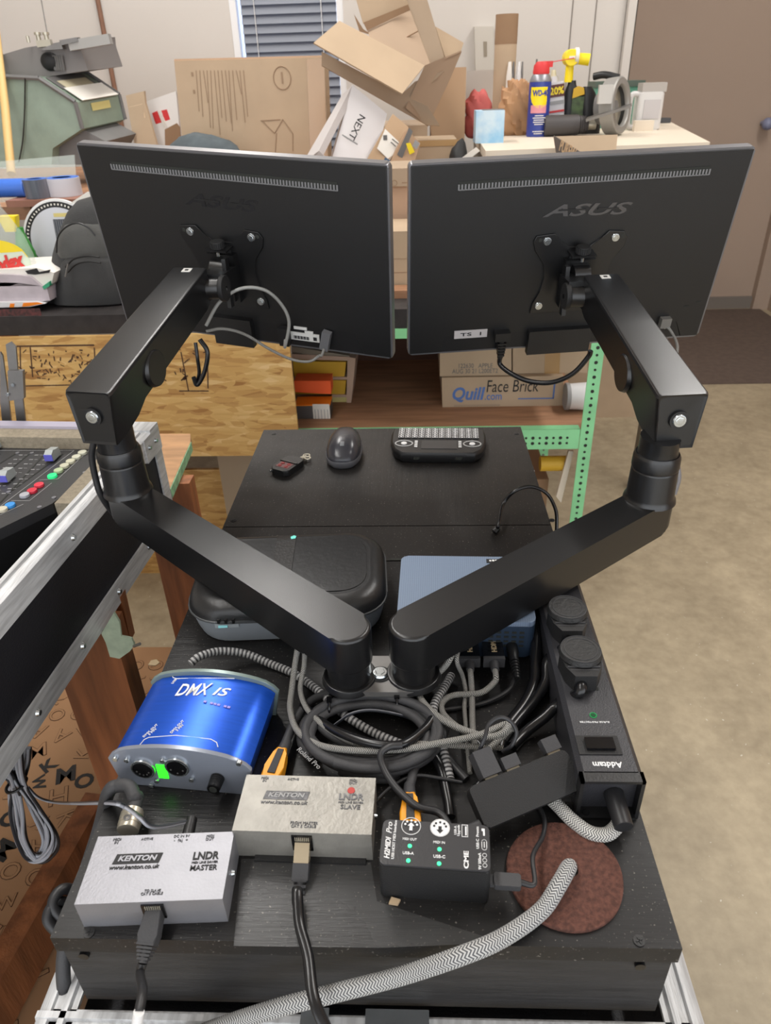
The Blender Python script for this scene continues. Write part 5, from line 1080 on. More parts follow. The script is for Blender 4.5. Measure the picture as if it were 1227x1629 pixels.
t=MX(XM); t.cyl((wm*.62,.056,.015),(wm*.62,.078,.015),.0055,.0045,14); obj('barrel_plug',t,'plastic',e)
# ================================================================== bench with slotted green frame
BX0,BX1,BF,BB=-1.7,.752,1.5,2.11; BT=.945
e=thing('work_bench','long black-topped bench on a green slotted steel frame with chipboard front','bench',loc=(-.4,1.8,0))
t=MB(); t.box(((BX0+BX1)/2,(BF+BB)/2,BT-.024),(BX1-BX0,BB-BF,.048),.004); obj('bench_top',t,mat('bench_black',(38,34,34),.6,var=.35,vscale=30),e)
t=MB(); t.box(((BX0-.045)/2,BF-.006,(.55+.895)/2),(-.045-BX0,.011,.345),.001); ob=obj('chipboard_panel',t,'osb',e)
t=MB(); t.box(((BX0+BX1)/2,(BF+BB)/2,.600),(BX1-BX0,BB-BF-.01,.02),.001); obj('shelf_board',t,'shelfwood',e)
def slots(mb,P0,d,n_,pitch,nrm,up,rows=1,rr_=.0035):
    for i in range(n_):
        for k_ in range(rows):
            c_=P0+d*(pitch*i)+up*(.016*k_-.008*(rows-1)); mb.cyl(c_,c_+nrm*.0006,rr_ if (i%2) else rr_*1.35,seg=10)
t=MB(); t.box(((-.05+BX1-.035)/2,BF-.002,.585),(BX1-.035+.05,.003,.058),.0005); t.box(((-.05+BX1-.035)/2,BF+.012,.6125),(BX1-.035+.05,.028,.003)); rl=obj('green_rail',t,'greens',e)
t=MB(); slots(t,Vector((0.0,BF-.0036,.582)),Vector((1,0,0)),38,.0185,Vector((0,-1,0)),Z,2); obj('rail_slots',t,'hole',rl)
t=MB(); t.box((.36,BF-.002,.884),(.74,.003,.025)); obj('upper_rail',t,'greens',e)
for (x,Yp) in ((BX1-.017,BF-.004),(BX1-.017,BB-.05),(BX0+.02,BF-.016)):
    t=MB(); t.box((x,Yp,BT/2-.025),(.034,.003,BT-.05),.0005); pq=obj('green_post',t,'greens',e)
    t=MB(); slots(t,Vector((x,Yp-.0016,.06)),Z,42,.0195,Vector((0,-1,0)),Vector((1,0,0))); obj('post_slots',t,'rust' if Yp>1.6 else 'hole',pq)
    t=MB(); t.box((x+.0155,Yp+.019,BT/2-.025),(.003,.036,BT-.05),.0005); obj('post_flange',t,'rust',pq)
t=MB(); t.box(((-.03+BX1)/2,BB-.02,.75),(BX1+.03,.01,.30)); obj('back_panel',t,mat('dark_brown_back',(96,66,52),.8),e)
# stencilled scribbles on the chipboard
t=MB(); rnd=random.Random(3)
def scr(px,py,qx,qy,wd_=.003):
    a=V(px,py,BF-.0122);b_=V(qx,qy,BF-.0122); t.box((0,0,0),((b_-a).length,wd_,.0004),X=frame((a+b_)/2,b_-a,Vector((0,0,1)).cross(Vector((0,-1,0))) if abs((b_-a).normalized().x)<.1 else Z))
scr(22,551,150,549,.004); scr(32,552,33,612,.003); scr(48,552,52,600,.003); scr(150,553,152,600); scr(38,614,135,612,.003); scr(285,622,332,622); scr(288,560,300,622,.003); scr(330,560,331,618)
for _ in range(90):
    x=rnd.uniform(25,150) if rnd.random()<.75 else rnd.uniform(256,330); y=rnd.uniform(556,608); scr(x,y,x+rnd.uniform(-7,7),y+rnd.uniform(-8,8),rnd.choice((.002,.003,.0035)))
obj('marker_scribbles',t,mat('marker_ink',(84,58,44),.8),ob)
t=MB(); a=V(14,497,BF-.003); t.box((0,0,0),(.12,.018,.0006),X=frame(V(28,497,BF-.0006),Vector((1,0,0)),Z)); obj('red_scuff',t,mat('red_scuff',(96,50,50),.7,col2=(40,34,34),vscale=90),e)
# lower items beneath the bench
t=MB(); t.box((-.02,1.66,.28),(.62,.012,.52),X=None); solo('hardboard_sheet',t,mat('hardboard',(176,160,138),.75),'plain beige board standing under the bench behind the black box','board')
t=MB(); t.box((-.62,1.70,.20),(.60,.012,.40)); solo('chipboard_offcut',t,'osb','lower chipboard offcut standing under the bench beside the wooden trestle','board')
t=MB(); P=T(870,830,0); t.box((.50,1.78,.20),(.34,.34,.40),.003); solo('brown_carton',t,'card_dk','dark brown carton on the floor under the bench, right of the black box','box')
t=MB(); a=V(890,735,1.54); t.box((a.x-.02,1.56,.525),(.10,.05,.03),.004); solo('yellow_clamp',t,'yel2','yellow bar tool just below the green shelf rail','tool') if False else t.bm.free()
e=thing('yellow_roll','roll of yellow material with pale ends hanging just below the green shelf rail','roll',loc=V(893,740,1.55))
a=V(893,737,1.56); t=MB(); t.cyl(a+Vector((-.06,0,0)),a+Vector((.012,0,0)),.022,seg=24); obj('yellow_wrap',t,'yel2',e); t=MB(); t.cyl(a+Vector((.012,0,0)),a+Vector((.016,0,0)),.016,seg=20); obj('roll_core',t,'greypaint',e)
t=MB(); t.solid([V(x,y,1.53) for x,y in ((905,718),(913,718),(893,800),(885,790))],(0,.01,0)); solo('cream_strip',t,'cream','narrow cream strip standing just left of the green bench post','strip')
# carton on floor right of the post
t=MB(); a=T(962,664,0); b_=T(1012,662,0); t.box(((a.x-.25+b_.x)/2,a.y+.15,.17),(b_.x-a.x+.25,.30,.34),.004); solo('floor_carton',t,'card','tan carton on the concrete floor just right of the green bench post','box')
# ---- things on the shelf
SZ=.61
def vbox(name,P,Yf,dep,m_,lab,cat,group=None,z0=None):
    """P: four front-face corners in the picture (tl,tr,br,bl), front at distance Yf"""
    q=[V(x,y,Yf) for x,y in P]; t=MB()
    if z0 is not None: q[2].z=z0;q[3].z=z0
    t.solid(q,(0,dep,0)); e_=obj(name,t,m_); return tag(e_,lab,cat,group),q
e,q=vbox('shipping_carton',((703,601),(897,598),(896,649),(704,652)),1.67,.26,'card','low tan carton on the shelf marked Face Brick in handwriting','box',z0=SZ); 
Yq=1.6695
def vt(s,px,py,w_,m_,root,Y_=Yq,rd=0,**kw): 
    c_=V(px,py,Y_); return text(s,frame(c_,Vector((1,0,0)),Z)@Matrix.Rotation(R(rd),4,'Z'),w_,m_,root,**kw)
px_=lambda n_,Y_=1.67:n_*(V(700,620,Y_)-V(800,620,Y_)).length/100
vt('Quill',746,628,px_(52),'blueprint',e,bold=.03,shear=.2,height=px_(26)); vt('.com',785,632,px_(27),'blueprint',e,bold=.01,height=px_(9)); t=MB(); q=V(759,645,Yq); t.box((q.x,Yq,q.z),(px_(74),.0004,px_(2.5))); obj('faint_print',t,'card2',e)
vt('Face Brick',816,614,px_(82),'ink',e,shear=.1,height=px_(20)); t=MB()
for P in (((825,634),(881,634)),((881,634),(882,610))):
    a=V(*P[0],Yq);b_=V(*P[1],Yq); t.box(((a.x+b_.x)/2,Yq,(a.z+b_.z)/2),(abs(a.x-b_.x)+.002,.0004,abs(a.z-b_.z)+.002))
obj('printed_line',t,'blueprint',e)
e,q=vbox('lidded_carton',((700,540),(814,536),(814,597),(700,600)),1.68,.24,'card','tan lidded carton with printed date code, stacked on the left of the Face Brick carton','box',z0=V(700,601,1.67).z+.001)
vt('122630   APPLE\nAUG 30 21 L200ET2',756,586,px_(72),'greypaint',e,Y_=1.6793,height=px_(16))
e,q=vbox('taped_carton',((816,545),(934,541),(934,598),(816,598)),1.69,.24,'card','tan taped carton behind the cable, stacked on the right of the Face Brick carton','box',z0=V(816,599,1.67).z+.001)
t=MB(); q=[V(x,y,1.6895) for x,y in ((868,545),(892,545),(890,600),(866,600))]; t.solid(q,(0,.0004,0)); obj('packing_tape',t,'tape',e)
a=V(905,615,1.64); e=thing('plastic_cup','white plastic tub lying on its side on the shelf beside the green post','tub',loc=(a.x,a.y,SZ)); a.z=SZ+.0405; t=MB(); t.cyl(a+Vector((0,0,0)),a+Vector((.07,0,.0)),.036,.040,28,bev=.002); obj('tub_body',t,'white',e); t=MB(); t.cyl(a+Vector((-.008,0,0)),a+Vector((.004,0,0)),.0385,seg=28,bev=.002); obj('tub_rim',t,'greyink',e)
# organiser
def dr(P,Y_,m_,nm,root,th=.002): t=MB(); t.solid([V(x,y,Y_) for x,y in P],(0,th,0)); return obj(nm,t,m_,root)
e=thing('letter_tray','stacked clear letter trays filled with yellow paper on the shelf','tray',loc=V(512,680,1.68)-Vector((0,0,0)))
Yo=1.72
for P,m_ in ((((464,551),(556,566),(553,572),(464,560)),'taupe'),(((466,575),(551,576),(548,600),(468,600)),'yel2'),(((468,605),(551,605),(549,627),(470,627)),'yel2'),(((527,632),(554,632),(552,659),(528,659)),mat('pale_yellow',(206,196,128),.7))): dr(P,Yo,m_,'paper_stack',e,.2)
for P in (((464,563),(556,568),(556,574),(465,571)),((467,600),(552,600),(552,604),(467,604)),((528,628),(556,628),(555,632),(528,632)),((553,568),(566,570),(557,660),(551,660))): dr(P,Yo-.006,'trayedge','tray_edge',e,.2)
e=thing('orange_box','small orange and dark grey product box with white label before the letter trays','box',loc=V(500,682,1.56))
z_=SZ; a0,a1=V(473,683,1.60),V(528,683,1.60); zt_=V(500,645,1.60).z; t=MB(); t.box(((a0.x+a1.x)/2,1.63,(SZ+zt_)/2),(a1.x-a0.x,.06,zt_-SZ)); obj('box_body',t,mat('dark_box',(84,80,80),.5),e)
t=MB(); t.box(((a0.x+a1.x)/2,1.63,zt_+.001),(a1.x-a0.x+.001,.062,.003)); obj('orange_top',t,'orange',e)
dr(((497,643),(524,643),(527,682),(500,682)),1.5985,'paper','white_label',e,.001)
t=MB(); 
for i in range(5): q=V(502+5*i,663,1.598); t.box((q.x,1.598,q.z),(.0016,.0004,.045))
obj('label_print',t,'greyink',e)
dr(((468,606),(526,606),(527,627),(470,624)),1.62,'vermilion','vermilion_card',thing('paper_block','vermilion paper block lying between the yellow papers and the orange box','paper',loc=V(498,627,1.62)),.06)
# ---- things on the bench
def lean(name,P,Ys,th,m_,root=None,lab=None,cat=None,gz=None,gi=()):
    q=[V(x,y,Y_) for (x,y),Y_ in zip(P,Ys)]
    if gz is not None:
        for k_ in gi: q[k_].z=gz
    n_=(q[1]-q[0]).cross(q[2]-q[0]).normalized(); 
    if n_.y<0: n_=-n_
    t=MB(); t.solid(q,n_*th); o=obj(name,t,m_,root)
    if lab: tag(o,lab,cat)
    return o
def on(P,root,m_,nm,Y_,push=.001,th=.0008):  return None
# cartons behind the gap between the screens
x0_,x1_=V(560,400,1.68).x,V(720,400,1.68).x
def bx(nm,x0,x1,y0,y1,z0,z1,m_,lab,cat='box'): t=MB(); t.box(((x0+x1)/2,(y0+y1)/2,(z0+z1)/2),(x1-x0,y1-y0,z1-z0),.003); return solo(nm,t,m_,lab,cat)
bx('timber_batten',x0_-.05,x1_+.08,1.60,1.66,BT,.965,'shelfwood','flat grey-brown batten along the bench in front of the cartons','batten')
c1=bx('tan_carton',x0_,x1_,1.67,1.86,BT,1.098,'card','tan double-banded carton on the bench behind the gap between the screens')
t=MB(); t.box(((x0_+x1_)/2,1.6695,.995),(x1_-x0_,.0006,.0015)); t.box(((x0_+x1_)/2,1.6695,1.03),(x1_-x0_,.0006,.001)); obj('carton_seam',t,'card_dk',c1)
bx('pink_beige_carton',x0_-.1,x1_+.02,1.90,2.09,BT,1.178,mat('pinkish_card',(190,158,132),.85),'pinkish beige carton behind the tan double-banded one')
g_=bx('grey_carton',x0_-.12,x1_+.16,1.88,2.09,1.179,1.224,'card2','thin grey-brown carton on top of the pinkish beige one')
t=MB(); q=V(628,291,1.8795); P=[(q.x+.007*math.cos(2*math.pi*i/16),q.z+.007*math.sin(2*math.pi*i/16)) for i in range(17)]; t.tube([(x,1.8795,z) for x,z in P],.0007,5,smooth=False); t.box((q.x+.03,1.8795,q.z),(.02,.0004,.002)); obj('printed_mark',t,'card_dk',g_)
# windex bottle
def bottle(nm,cx_,cy_,z0,prof,sy,m_,lab,sx=1,cat='bottle'):
    e_=thing(nm,lab,cat,loc=(cx_,cy_,z0)); t=MB(); t.lathe([(max(r,.0005),z) for r,z in prof],(cx_,cy_,z0),seg=32,sy=sy,sx=sx); obj('bottle_body',t,m_,e_); return e_
p=V(22,440,1.62)
e=bottle('spray_bottle',p.x,1.62,BT,[(.045,0),(.055,.004),(.057,.05),(.055,.09),(.046,.125),(.03,.15),(.016,.172),(.014,.19)],.55,'clear','clear glass cleaner bottle with yellow and red label at the far left of the bench')
Yb_=1.62-.0325
c0=p.x
lb=curved(c0,1.62,.0575,.053,lambda x:BT+.03,lambda x:BT+.082+.038*math.sqrt(max(0,1-(x/.0531)**2)),mat('label_pale',(214,226,206),.5),'label',e,.001,.55)
curved(c0,1.62,.0575,.051,lambda x:BT+.100-.0*x if abs(x)<.046 else BT+.088,lambda x:max(BT+.101 if abs(x)<.046 else BT+.089,BT+.088+.034*math.sqrt(max(0,1-(x/.0511)**2))),'yel','label_yellow',lb,.002,.55)
wrap(text('Windex',frame(Vector((c0+.002,1.583,BT+.080)),Vector((1,0,.17)),Z),.088,'red',lb,bold=.06,shear=.2,height=.028),c0,1.62,.0585,.55,.003)
e.scale=(1.22,1.22,1.40)
p=V(28,400,1.76); e=bottle('squeeze_bottle',p.x,1.80,BT,[(.022,0),(.028,.01),(.028,.10),(.02,.125),(.013,.15),(.013,.165)],.8,'grn','green bottle with a bright yellow nozzle cap behind the clear cleaner bottle')
t=MB(); q=V(16,354,1.80); t.loft([[q+Vector((x,y,z)) for x,y in rrect(w_,.03,.006,3)] for z,w_,in ((-.022,.032),(.0,.044),(.018,.052))]); obj('yellow_cap',t,'yel',e)
# gauge disc
q=V(100,392,1.88); e=thing('wall_gauge','round dial disc with white rim and a dark ruled table, leaning behind the backpack','dial',loc=(q.x,1.9,BT)); rr_=.112
q.z=BT+rr_+.002; X_=frame(q,Vector((1,0,0)),Vector((0,.15,1)))
t=MX(X_); t.cyl((0,0,-.012),(0,0,0),rr_,seg=56,bev=.003); obj('dial_rim',t,'white',e)
t=MX(X_); t.cyl((0,0,0),(0,0,.001),rr_*.93,seg=56); obj('scale_ring',t,'ink',e)
t=MX(X_)
for i in range(60): a=2*math.pi*i/60; t.box((0,0,0),(.005,.004,.0006),X=Matrix.Translation((rr_*.86*math.cos(a),rr_*.86*math.sin(a),.0014))@Matrix.Rotation(a,4,'Z'))
obj('scale_marks',t,'paper',e)
t=MX(X_); t.cyl((0,0,.001),(0,0,.002),rr_*.79,seg=56); f_=obj('dial_face',t,mat('dial_face',(200,202,210),.5),e)
t=MX(X_); t.box((.03,-.008,.0024),(.085,.13,.0006)); tb=obj('ruled_table',t,mat('table_ink',(66,70,80),.5),f_)
t=MX(X_)
for i in range(14): t.box((-.010+.0062*i,-.008,.0029),(.0008,.128,.0003))
obj('table_rules',t,'greyink',tb)
t=MX(X_); t.box((.022,.068,.0024),(.06,.010,.0006)); t.box((.05,.062,.0026),(.012,.012,.0006)); obj('dial_print',t,mat('dial_gold',(206,190,120),.5),f_)
# stack of papers and bags
e=thing('paper_stack','pile of folded papers and plastic bags at the left front of the bench','papers',loc=V(20,488,1.56)-Vector((0,0,0)))
Yp=1.54
for P,m_,Y_,nm in ((((-60,482),(58,480),(72,483),(48,488),(-60,491)),'white','%f'%Yp,'orange_strip'),(((-60,448),(30,450),(74,456),(80,478),(40,482),(-60,484)),'lav',Yp+.01,'folded_paper'),(((-60,432),(58,426),(86,434),(82,452),(60,462),(-60,452)),'paper',Yp+.02,'white_bag'),(((-60,436),(20,437),(48,440),(66,455),(-60,456)),'lav',Yp+.01,'grey_bag')):
    t=MB(); q=[V(x,y,float(Y_)) for x,y in P]; t.solid(q,(0,.16,-.004)); o_=obj(nm,t,m_,e,sharp=20)
t=MB(); q=[V(x,y,Yp-.001) for x,y in ((37,482),(60,481),(68,483),(46,487),(35,488))]; t.solid(q,(0,.1,0)); q=[V(x,y,Yp-.001) for x,y in ((16,483),(23,483),(22,489),(15,489))]; t.solid(q,(0,.1,0)); obj('orange_print',t,'orange',e)
t=MB(); t.solid([V(x,y,Yp+.018) for x,y in ((40,431),(58,427),(62,433),(80,429),(78,434),(56,437),(44,436))],(0,.003,0)); obj('bag_print',t,'ink',e)
t=MB(); t.solid([V(x,y,Yp+.008) for x,y in ((67,456),(78,448),(79,455),(70,461))],(0,.02,0)); obj('green_corner',t,mat('green_corner',(52,156,116),.5),e)
# backpack
e=thing('backpack','dark grey fabric backpack with curved seams slumped on the bench left of the screen','backpack',loc=(V(150,480,1.62).x,1.66,BT))
def pack(rows,Yc,dep,m_,nm,root,xr=None):
    t=MB(); secs=[]
    for y,x0,x1,k_ in rows:
        a=V(x0,y,Yc);b_=V(x1,y,Yc); cx_=(a.x+b_.x)/2; hw=(b_.x-a.x)/2
        secs.append([Vector((cx_+hw*math.copysign(abs(math.cos(u))**.8,math.cos(u)),Yc+dep*k_*math.copysign(abs(math.sin(u))**.8,math.sin(u)),max(a.z,BT+.001))) for u in [2*math.pi*i/24 for i in range(24)]])
    t.loft(secs[::-1],smooth=True); return obj(nm,t,m_,root,sharp=70)
bp_=pack(((311,150,205,.3),(318,126,215,.6),(335,112,225,.8),(370,98,235,.95),(400,90,240,1),(440,84,242,1.05),(470,78,242,1.05),(488,82,240,.9),(492,88,235,.7)),1.70,.10,'charfab','pack_body',e)
pk=pack(((352,120,165,.3),(358,104,185,.6),(372,96,200,.8),(395,90,205,.9),(408,96,205,.8)),1.635,.045,'greyfab','upper_panel',e)
pk2=pack(((408,108,185,.4),(416,100,195,.8),(450,92,205,1),(480,88,210,1),(490,92,205,.7)),1.615,.045,'charfab','front_pocket',e)
for P,Y_ in ((((90,402),(92,378),(104,362),(122,355),(140,362),(152,375)),1.592),(((104,425),(118,412),(140,407),(158,409)),1.572),(((108,433),(122,420),(142,416),(160,418)),1.568)):
    t=MB(); t.tube([V(x,y,Y_) for x,y in P],.0022,6); obj('seam_piping',t,'plastic',bp_)
t=MB(); t.tube([V(108,420,1.562),V(106,430,1.56),V(104,440,1.56)],.0022,6); obj('zip_pull',t,'greymetal',pk2)
lean('paper_corner',((109,325),(139,305),(150,306),(150,318)),(1.8,1.8,1.8,1.8),.003,'paper',None,'white paper corner poking up over the backpack','paper')
# small shelf with tape
q0,q1=V(14,320,2.0),V(130,318,2.0); zz_=V(60,322,2.0).z
e=thing('riser_shelf','small reddish brown board on legs behind the backpack carrying tape rolls','shelf',loc=((q0.x+q1.x)/2,2.05,BT))
t=MB(); t.box(((q0.x+q1.x)/2,2.06,zz_),(q1.x-q0.x,.16,.018),.002); obj('board',t,mat('riser_wood',(140,96,78),.6,var=.15,vscale=8),e)
for x in (q0.x+.04,q1.x-.04): t=MB(); t.box((x,2.08,(BT+zz_-.009)/2),(.02,.12,zz_-.009-BT)); obj('leg',t,'shelfwood',e)
zs=zz_+.009
def tape(px,Y_,r,h_,m1,m2,lab,px_r=None,sq=1):
    q=V(px,290,Y_); e_=thing('tape_roll',lab,'tape',loc=(q.x,Y_,zs)); t=MB(); t.cyl((q.x,Y_,zs),(q.x,Y_,zs+h_),r,r,36,bev=.001); obj('tape_side',t,m1,e_)
    t=MB(); t.lathe([(r*.97,zs+h_),(r*.97,zs+h_+.001),(r*.55,zs+h_+.001),(r*.55,zs+h_-.001)],(q.x,Y_,0),seg=32); obj('tape_edge',t,m2,e_); return e_
tape(100,2.07,.050,.050,mat('masking_white',(196,194,200),.6),'bluecap','wide white tape roll with blue edges on the small brown board')
tape(56,2.03,.036,.052,mat('tape_dark',(64,70,80),.3,col2=(150,150,160),vscale=14,stretch=(1,1,.01)),'bluecap','dark and clear tape roll with blue edges left of the wide white roll')
q=V(14,297,2.06); t=MB(); t.cyl((q.x-.10,2.06,zs+.026),(q.x+.055,2.06,zs+.026),.026,seg=26,bev=.006); solo('blue_tube',t,'bluecap','bright blue rounded roll lying at the far left of the small brown board','roll')
# ---- back bench, machine, boxes
TZ=1.12
e=thing('back_table','plain wooden table against the wall carrying the green machine and the cartons','table',loc=(-.7,2.9,0))
t=MB(); t.box((-.78,2.765,TZ-.02),(2.3,1.27,.04),.003); obj('table_top',t,'shelfwood',e)
for x in (-1.85,.28):
    for y in (2.18,3.34): t=MB(); t.box((x,y,(TZ-.04)/2),(.07,.07,TZ-.04)); obj('leg',t,'wood',e)
# green machine
e=thing('green_machine','old green and grey machine with a slanted papered front by the back wall','machine',loc=(-1.2,2.9,TZ))
dv=V(190,151,2.90)-V(120,163,2.62)
def mac(P,m_,nm,Y_=2.62,d_=None,root=None): t=MB(); t.solid([V(x,y,Y_) for x,y in P],d_ if d_ is not None else dv); return obj(nm,t,m_,root or e,sharp=20)
body=mac(((-40,120),(4,122),(63,125),(120,163),(131,205),(84,236),(82,262),(-40,268)),'greenm','green_housing')
t=MB()
for P in (((4,121.5),(62,124.5)),((62,124.5),(119.5,162)),((119.5,162),(131,205))):
    a,b_=[V(x,y,2.615) for x,y in P]; t.tube([a,b_],.008,6,smooth=False); t2=MB(); t2.tube([a+dv,b_+dv],.008,6,smooth=False); obj('far_trim',t2,'greypaint',body)
t_=t; obj('grey_trim',t,'greypaint',body)
# panel on slanted face
A_=V(63,125,2.62);B__=V(120,163,2.62); nn=(B__-A_).cross(dv).normalized(); 
if nn.z<0: nn=-nn
def slant(u0,u1,v0,v1,m_,nm,off): t=MB(); t.solid([A_+(B__-A_)*u+dv*v+nn*off for u,v in ((u0,v0),(u0,v1),(u1,v1),(u1,v0))],nn*.002); return obj(nm,t,m_,body)
slant(.02,.5,.10,.85,'greypaint','grey_panel',.002); slant(.22,.62,.18,.78,mat('aged_paper',(196,188,160),.8),'aged_card',.005); slant(.52,1.05,.10,.92,'paper','white_sheet',.008)
mf=V(120,163,2.62); mg=V(131,205,2.62); n2=(mg-mf).cross(dv).normalized(); n2=n2 if n2.y<0 else -n2
t=MB(); t.solid([mf+(mg-mf)*u+dv*v+n2*.002 for u,v in ((.12,.30),(.12,.72),(.42,.72),(.42,.30))],n2*.001); obj('yellow_note',t,mat('note_yellow',(206,196,130),.7),body)
mac(((131,205),(84,236),(84,262),(150,262),(168,225)),'greypaint','dark_underside',2.66,dv*.75)
mac(((-40,100),(0,88),(40,76),(126,62),(128,78),(140,112),(63,124),(4,122),(-40,120)),mat('grey_head',(118,114,112),.5),'grey_head',2.70,dv*.8)
t=MB(); q=V(80,98,2.70); t.blob(q,(.034,.02,.03)); obj('round_housing',t,'plastic2',e)
t=MB(); 
for i in range(5): a=V(84+3.5*i,88,2.69);b_=V(88+3.5*i,112,2.69); t.tube([a,b_],.004,6,smooth=False)
obj('cooling_fins',t,'greypaint',e)
t=MB(); a=V(112,73,2.68);b_=V(176,62,2.68); t.box((0,0,0),((b_-a).length,.03,.03),.003,X=frame((a+b_)/2,b_-a,Vector((0,1,0)))); obj('slide_bar',t,mat('pale_steel',(160,158,154),.4,metal=.3),e)
t=MB(); t.solid([V(x,y,2.66) for x,y in ((64,78),(96,66),(100,78),(70,80))],(0,.03,0)); t.solid([V(x,y,2.66) for x,y in ((94,64),(122,59),(124,66),(98,72))],(0,.03,0)); obj('top_lever',t,'greymetal',e)
t=MB(); 
for px in (64,77): a=V(px,72,2.68); t.cyl(a,a+Z*.03,.008,seg=10); t.cyl(a+Z*.03,a+Z*.038,.012,seg=10)
a=V(60,70,2.68);b_=V(82,68,2.68); t.box((0,0,0),((b_-a).length,.02,.02),X=frame((a+b_)/2,b_-a,Vector((0,1,0)))); a=V(46,68,2.68); t.cyl(a,a+Z*.02,.006,seg=8); obj('adjuster_screws',t,'satin',e)
t=MB(); t.tube([V(40,124,2.61),V(39,180,2.61),V(36,225,2.61),V(30,258,2.61)],.0025,6); obj('hanging_wire',t,'plastic',e)
t=MB(); t.tube([V(62,-20,2.95),V(76,58,2.7)],.0022,6,smooth=False); solo('pull_wire',t,'greymetal','thin taut wire dropping from above onto the green machine','wire')
t=MB(); t.tube([V(-14,-10,2.9),V(8,170,2.5),V(18,277,2.32)],.014,12,smooth=False); solo('wooden_pole',t,mat('pale_pole',(206,172,112),.6),'pale wooden pole leaning in front of the green machine at far left','pole')
lean('acrylic_sheet',((-60,262),(118,246),(124,330),(-60,345)),(2.3,2.3,2.22,2.22),.004,'clear',None,'clear acrylic sheet standing behind the tape rolls','sheet')
# tall flat cardboard box
e=thing('screen_carton','large upright tan carton with faint printed text standing before the window','box',loc=(V(400,235,2.6).x,2.6,TZ))
q=[V(x,y,2.6) for x,y in ((277,97),(516,91),(522,260),(292,262))]; q[2].z=TZ;q[3].z=TZ; t=MB(); t.solid(q,(0,.14,0)); cb=obj('carton_body',t,'card',e,sharp=20)
t=MB(); 
for i in range(14):
    x0_=312+i*5.8; a=V(x0_,112,2.599);b_=V(x0_+rnd.uniform(4,10),rnd.uniform(150,218),2.599); 
    t.box((0,0,0),((b_-a).length,.003,.0005),X=frame((a+b_)/2,b_-a,Vector((1,0,0))))
for (x,y) in ((306,118),(309,146)): q_=V(x,y,2.599); t.box((q_.x,2.599,q_.z),(.008,.0005,.012))
obj('printed_text',t,'cardprint',cb)
q_=V(449,124,2.599); t=MB(); t.tube([(q_.x+.030*math.cos(a),2.599,q_.z+.034*math.sin(a)) for a in [2*math.pi*i/24 for i in range(25)]],.0018,5); t.box((q_.x,2.599,q_.z),(.006,.0008,.035)); obj('printed_emblem',t,'cardprint',cb)
t=MB()
for P in (((417,192),(437,212)),((437,212),(450,190)),((450,190),(466,212)),((466,212),(466,240)),((415,192),(446,190)),((440,212),(438,244))): a,b_=[V(x,y,2.599) for x,y in P]; t.tube([a,b_],.0016,5,smooth=False)
obj('printed_diagram',t,'cardprint',cb)
t=MB(); t.solid([V(x,y,2.5985) for x,y in ((488,94),(516,93),(520,250),(494,250))],(0,.0008,0)); obj('glossy_tape',t,mat('glossy_tape',(182,152,120),.12),cb)
lean('slatted_edge',((277,97),(516,91),(516,88),(277,94)),(2.6,2.6,2.62,2.62),.004,'card_dk',e)
# narrow card, poly bag, jacket
e=lean('cardboard_strip',((200,152),(229,145),(231,164),(255,230),(214,232)),(2.9,2.9,2.9,2.85,2.85),.02,'card',None,'narrow folded cardboard strip leaning right of the green machine','cardboard',gz=TZ,gi=(3,4))
lean('pale_inside',((206,170),(226,165),(236,208),(214,212)),(2.893,2.893,2.888,2.888),.003,mat('card_pale',(214,190,158),.8),e)
e=lean('poly_mailer',((231,162),(280,145),(285,230),(258,232)),(3.0,3.0,2.95,2.95),.03,mat('poly_white',(206,202,198),.35),None,'translucent white mailer bag with a red warning sticker','bag',gz=TZ,gi=(2,3))
lean('red_sticker',((242,180),(251,176),(264,212),(255,218)),(2.985,)*4,.002,'redprint',e); lean('red_sticker',((256,176),(265,174),(276,204),(262,210)),(2.985,)*4,.002,'redprint',e); lean('sticker_gap',((251,178),(256,177),(269,206),(263,210)),(2.984,)*4,.002,'paper',e)
text('FRAGILE',frame(V(260,193,2.98),V(269,214,2.98)-V(254,176,2.98),Vector((1,0,.3))),.08,'paper',e,bold=.03)
lean('torn_flap',((255,232),(262,206),(281,196),(286,202),(284,232)),(2.8,)*5,.006,'card_dk',None,'small torn tan flap beside the dark jacket','cardboard',gz=TZ,gi=(0,4))
t=MB(); q=V(318,236,2.45); rj=random.Random(5); t.blob((q.x,2.48,TZ+.088),(.145,.09,.084),f=lambda d:1+.05*math.sin(5*d.x+3*d.z)+.03*math.sin(11*d.y+7*d.x)); solo('dark_jacket',t,'jacket','crumpled slate grey jacket before the large upright carton','jacket')
# open carton
e=thing('open_carton','big open tan carton tipped on its side with flaps spread, highest in the pile','box',loc=(V(640,190,2.4).x,2.5,TZ))
def oc(P,Ys,m_,nm,th=.005): return lean(nm,P,Ys if isinstance(Ys,tuple) else (Ys,)*len(P),th,m_,e)
oc(((540,33),(676,104),(640,149),(499,68)),(2.36,2.36,2.28,2.28),'card','flap')
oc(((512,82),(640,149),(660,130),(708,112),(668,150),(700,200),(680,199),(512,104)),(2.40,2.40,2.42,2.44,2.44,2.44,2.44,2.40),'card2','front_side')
oc(((583,46),(655,12),(702,104),(690,112),(676,104),(588,58)),(2.66,2.66,2.55,2.52,2.48,2.56),'card_in','inside_wall')
oc(((560,-25),(640,-40),(652,6),(578,38)),(2.62,2.64,2.64,2.62),'card','flap')
oc(((578,36),(652,6),(657,14),(584,48)),(2.61,)*4,'card_dk','crease_strip')
oc(((638,-40),(668,-40),(707,90),(689,112),(650,8)),(2.50,2.50,2.46,2.46,2.5),'card2','flap')
oc(((563,22),(578,46),(592,56),(572,50)),(2.6,)*4,'card_dk','flap')
